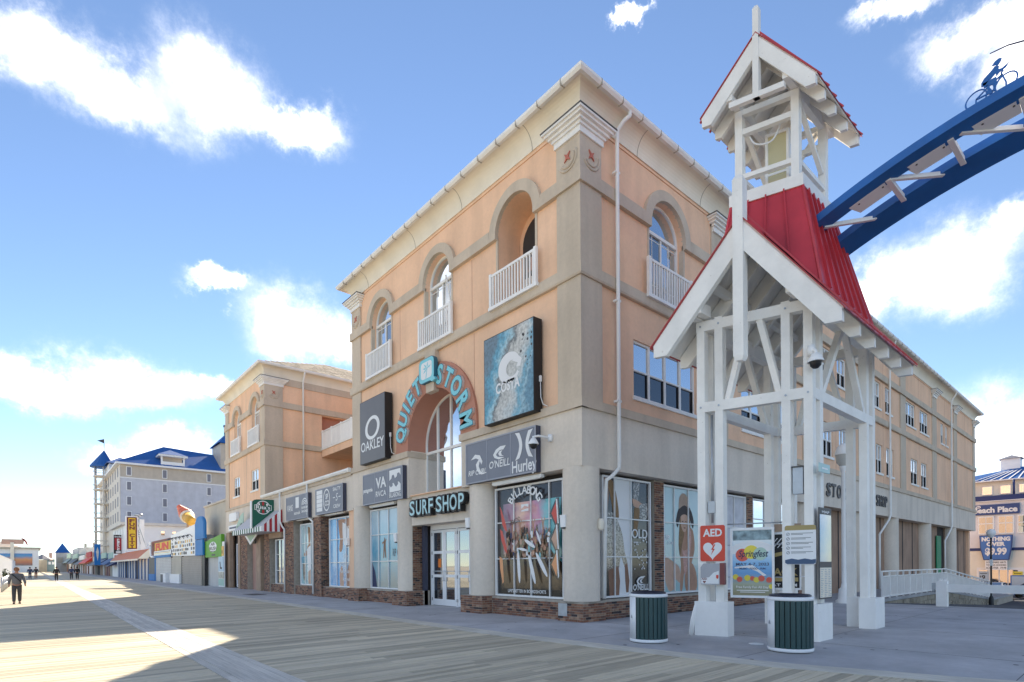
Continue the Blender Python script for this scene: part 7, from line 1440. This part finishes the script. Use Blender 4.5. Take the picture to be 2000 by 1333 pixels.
# ================================================================== PEOPLE
def skin_obj(name, V, E_, mname, parent, root=0, sub=2):
    me = bpy.data.meshes.new(name); me.from_pydata([v[0] for v in V], E_, []); me.materials.append(M[mname]); o = bpy.data.objects.new(name, me); COL.objects.link(o); o.parent = parent
    md = o.modifiers.new('Skin', 'SKIN'); md.use_smooth_shade = True
    for i, v in enumerate(V):
        r_ = v[1]; me.skin_vertices[0].data[i].radius = r_ if isinstance(r_, tuple) else (r_, r_); me.skin_vertices[0].data[i].use_root = (i == root)
    sd = o.modifiers.new('Sub', 'SUBSURF'); sd.levels = sub; sd.render_levels = sub; ORG[o] = ORG[parent]; return o
for nm, c in (('cl_grey', (.13, .13, .14)), ('cl_dark', (.05, .05, .055)), ('cl_black', (.012, .012, .014)), ('cl_jean', (.05, .07, .13)), ('p_skin', (.42, .22, .15)), ('p_hair', (.22, .10, .05)), ('cl_red', (.30, .03, .05))): mat(nm, c, .8, .1, 8)
def person(loc, rz_, label, top, legs, hair, h=1.7, stride=.18, bag=False, sub=2, lean=0):
    t = thing('person', label, 'person', loc); t.rotation_euler.z = rz_; k = h / 1.7; t.scale = (k, k, k); ORG[t] = Vector((0, 0, 0)); st_ = stride
    # +Y is forward
    V = [((0, 0, .93), .12), ((0, .0, 1.12), .135), ((0, .01, 1.34), .145), ((0, .01, 1.45), .06), ((0, .03, 1.53), .065), ((0, .04, 1.62), .085), ((0, .03, 1.69), .05),
         ((.19, 0, 1.38), .06), ((.25, -.06, 1.12), .048), ((.27, .02, .88), .036), ((.27, .05, .80), .03), ((-.19, 0, 1.38), .06), ((-.26, .04, 1.12), .048), ((-.30, .12, .90), .036), ((-.31, .15, .82), .03),
         ((.09, 0, .88), .095), ((.10, st_ * .6, .50), .07), ((.10, st_ * .9, .09), .045), ((.10, st_ * .9 + .15, .04), .035), ((-.09, 0, .88), .095), ((-.10, -st_ * .1, .50), .07), ((-.10, -st_, .10), .045), ((-.10, -st_ + .14, .04), .035)]
    E_ = [(0, 1), (1, 2), (2, 3), (3, 4), (4, 5), (5, 6), (2, 7), (7, 8), (8, 9), (9, 10), (2, 11), (11, 12), (12, 13), (13, 14), (0, 15), (15, 16), (16, 17), (17, 18), (0, 19), (19, 20), (20, 21), (21, 22)]
    skin_obj('body', V, E_, 'p_skin', t, 0, sub)
    Vt = [((0, 0, .96), (.175, .14)), ((0, 0, 1.14), (.185, .15)), ((0, .01, 1.34), (.185, .14)), ((0, .01, 1.43), .085), ((.20, 0, 1.37), .078), ((.26, -.06, 1.12), .064), ((.28, .02, .91), .05), ((-.20, 0, 1.37), .078), ((-.27, .04, 1.12), .064), ((-.31, .12, .93), .05), ((0, 0, .88), (.17, .135))]
    skin_obj('jacket', Vt, [(10, 0), (0, 1), (1, 2), (2, 3), (2, 4), (4, 5), (5, 6), (2, 7), (7, 8), (8, 9)], top, t, 1, sub)
    Vl = [((0, 0, .93), (.16, .125)), ((.09, 0, .84), .11), ((.10, st_ * .6, .50), .086), ((.10, st_ * .9, .08), .066), ((-.09, 0, .84), .11), ((-.10, -st_ * .1, .50), .086), ((-.10, -st_, .09), .066)]
    skin_obj('trousers', Vl, [(0, 1), (1, 2), (2, 3), (0, 4), (4, 5), (5, 6)], legs, t, 0, sub)
    m = MB()
    for x, y in ((.10, st_ * .9), (-.10, -st_)): m.hexa([(x - .045, y - .08, .0), (x + .045, y - .08, 0), (x + .05, y + .2, 0), (x - .05, y + .2, 0), (x - .04, y - .07, .09), (x + .04, y - .07, .09), (x + .035, y + .17, .05), (x - .035, y + .17, .05)])
    m.build('shoes', 'cl_black', t)
    m = MB(); m.lathe((0, .025, 1.60), [(.098, -.04), (.108, .02), (.10, .08), (.06, .125), (0, .135)], 16); m.build('hair', hair, t)
    if bag: m = MB(); m.tube([(.17, .10, 1.40), (.06, .155, 1.28), (-.08, .16, 1.12), (-.19, .08, .98), (-.19, -.08, .98), (0, -.165, 1.2), (.17, -.08, 1.42), (.17, .10, 1.40)], .018, 6); m.build('strap', 'cl_black', t)
    # face
    m = MB()
    for x in (-.032, .032): m.box(x - .012, x + .012, .112, .122, 1.605, 1.617)
    m.build('eyes', 'cl_black', t); m = MB(); m.box(-.02, .02, .108, .116, 1.545, 1.553); m.build('mouth', 'cl_red', t); m = MB(); m.hexa([(-.014, .10, 1.565), (.014, .10, 1.565), (.014, .10, 1.60), (-.014, .10, 1.60), (-.010, .135, 1.567), (.010, .135, 1.567), (.004, .118, 1.60), (-.004, .118, 1.60)]); m.build('nose', 'p_skin', t)
    return t
tc_ = math.atan2(CAM.y - 23.2, CAM.x + 11.9)
person((-11.9, 23.2, .005), R(180), 'person in grey top with a strap across the chest walking toward the viewer at left', 'cl_grey', 'cl_dark', 'p_hair', 1.62, .16, True)
for x, y, rz_, top, lg, lb in ((-11.6, 100, 0, 'cl_jean', 'cl_jean', 'far person in blue walking away near the left fence'), (-10.9, 104, 0, 'cl_dark', 'p_skin', 'far person with bare legs beside the one in blue'), (-9.08, 79, R(180), 'cl_black', 'cl_black', 'person in black standing on the pale centre strip far off'), (-7.2, 89, R(180), 'cl_jean', 'cl_dark', 'left one of two far people beside the shops'), (-6.6, 88, R(180), 'cl_black', 'cl_black', 'right one of two far people beside the shops, in black')):
    person((x, y, .005), rz_, lb, top, lg, 'cl_black', 1.75, .12, False, 1)
# low white signs by the far shops
t = thing('freezer_box', 'white box with a dark panel at the foot of the grey arcade shutter', 'freezer', (-.6, 58.6, 0)); m = MB(); m.box(-.85, -.4, 57.2, 60.2, -.2, .95); m.build('cabinet', 'white', t); m = MB(); m.box(-.88, -.85, 58.8, 60.0, .0, .85); m.build('panel', 'darkgrey', t)
m = MB(); m.box(-2.15, -1.35, 22.6, 24.4, .003, .012); tag(m.build('floor_mat', 'darkgrey', None, (-1.7, 23.5, 0)), 'dark doormat lying on the pavement near the first downspouts', 'mat')
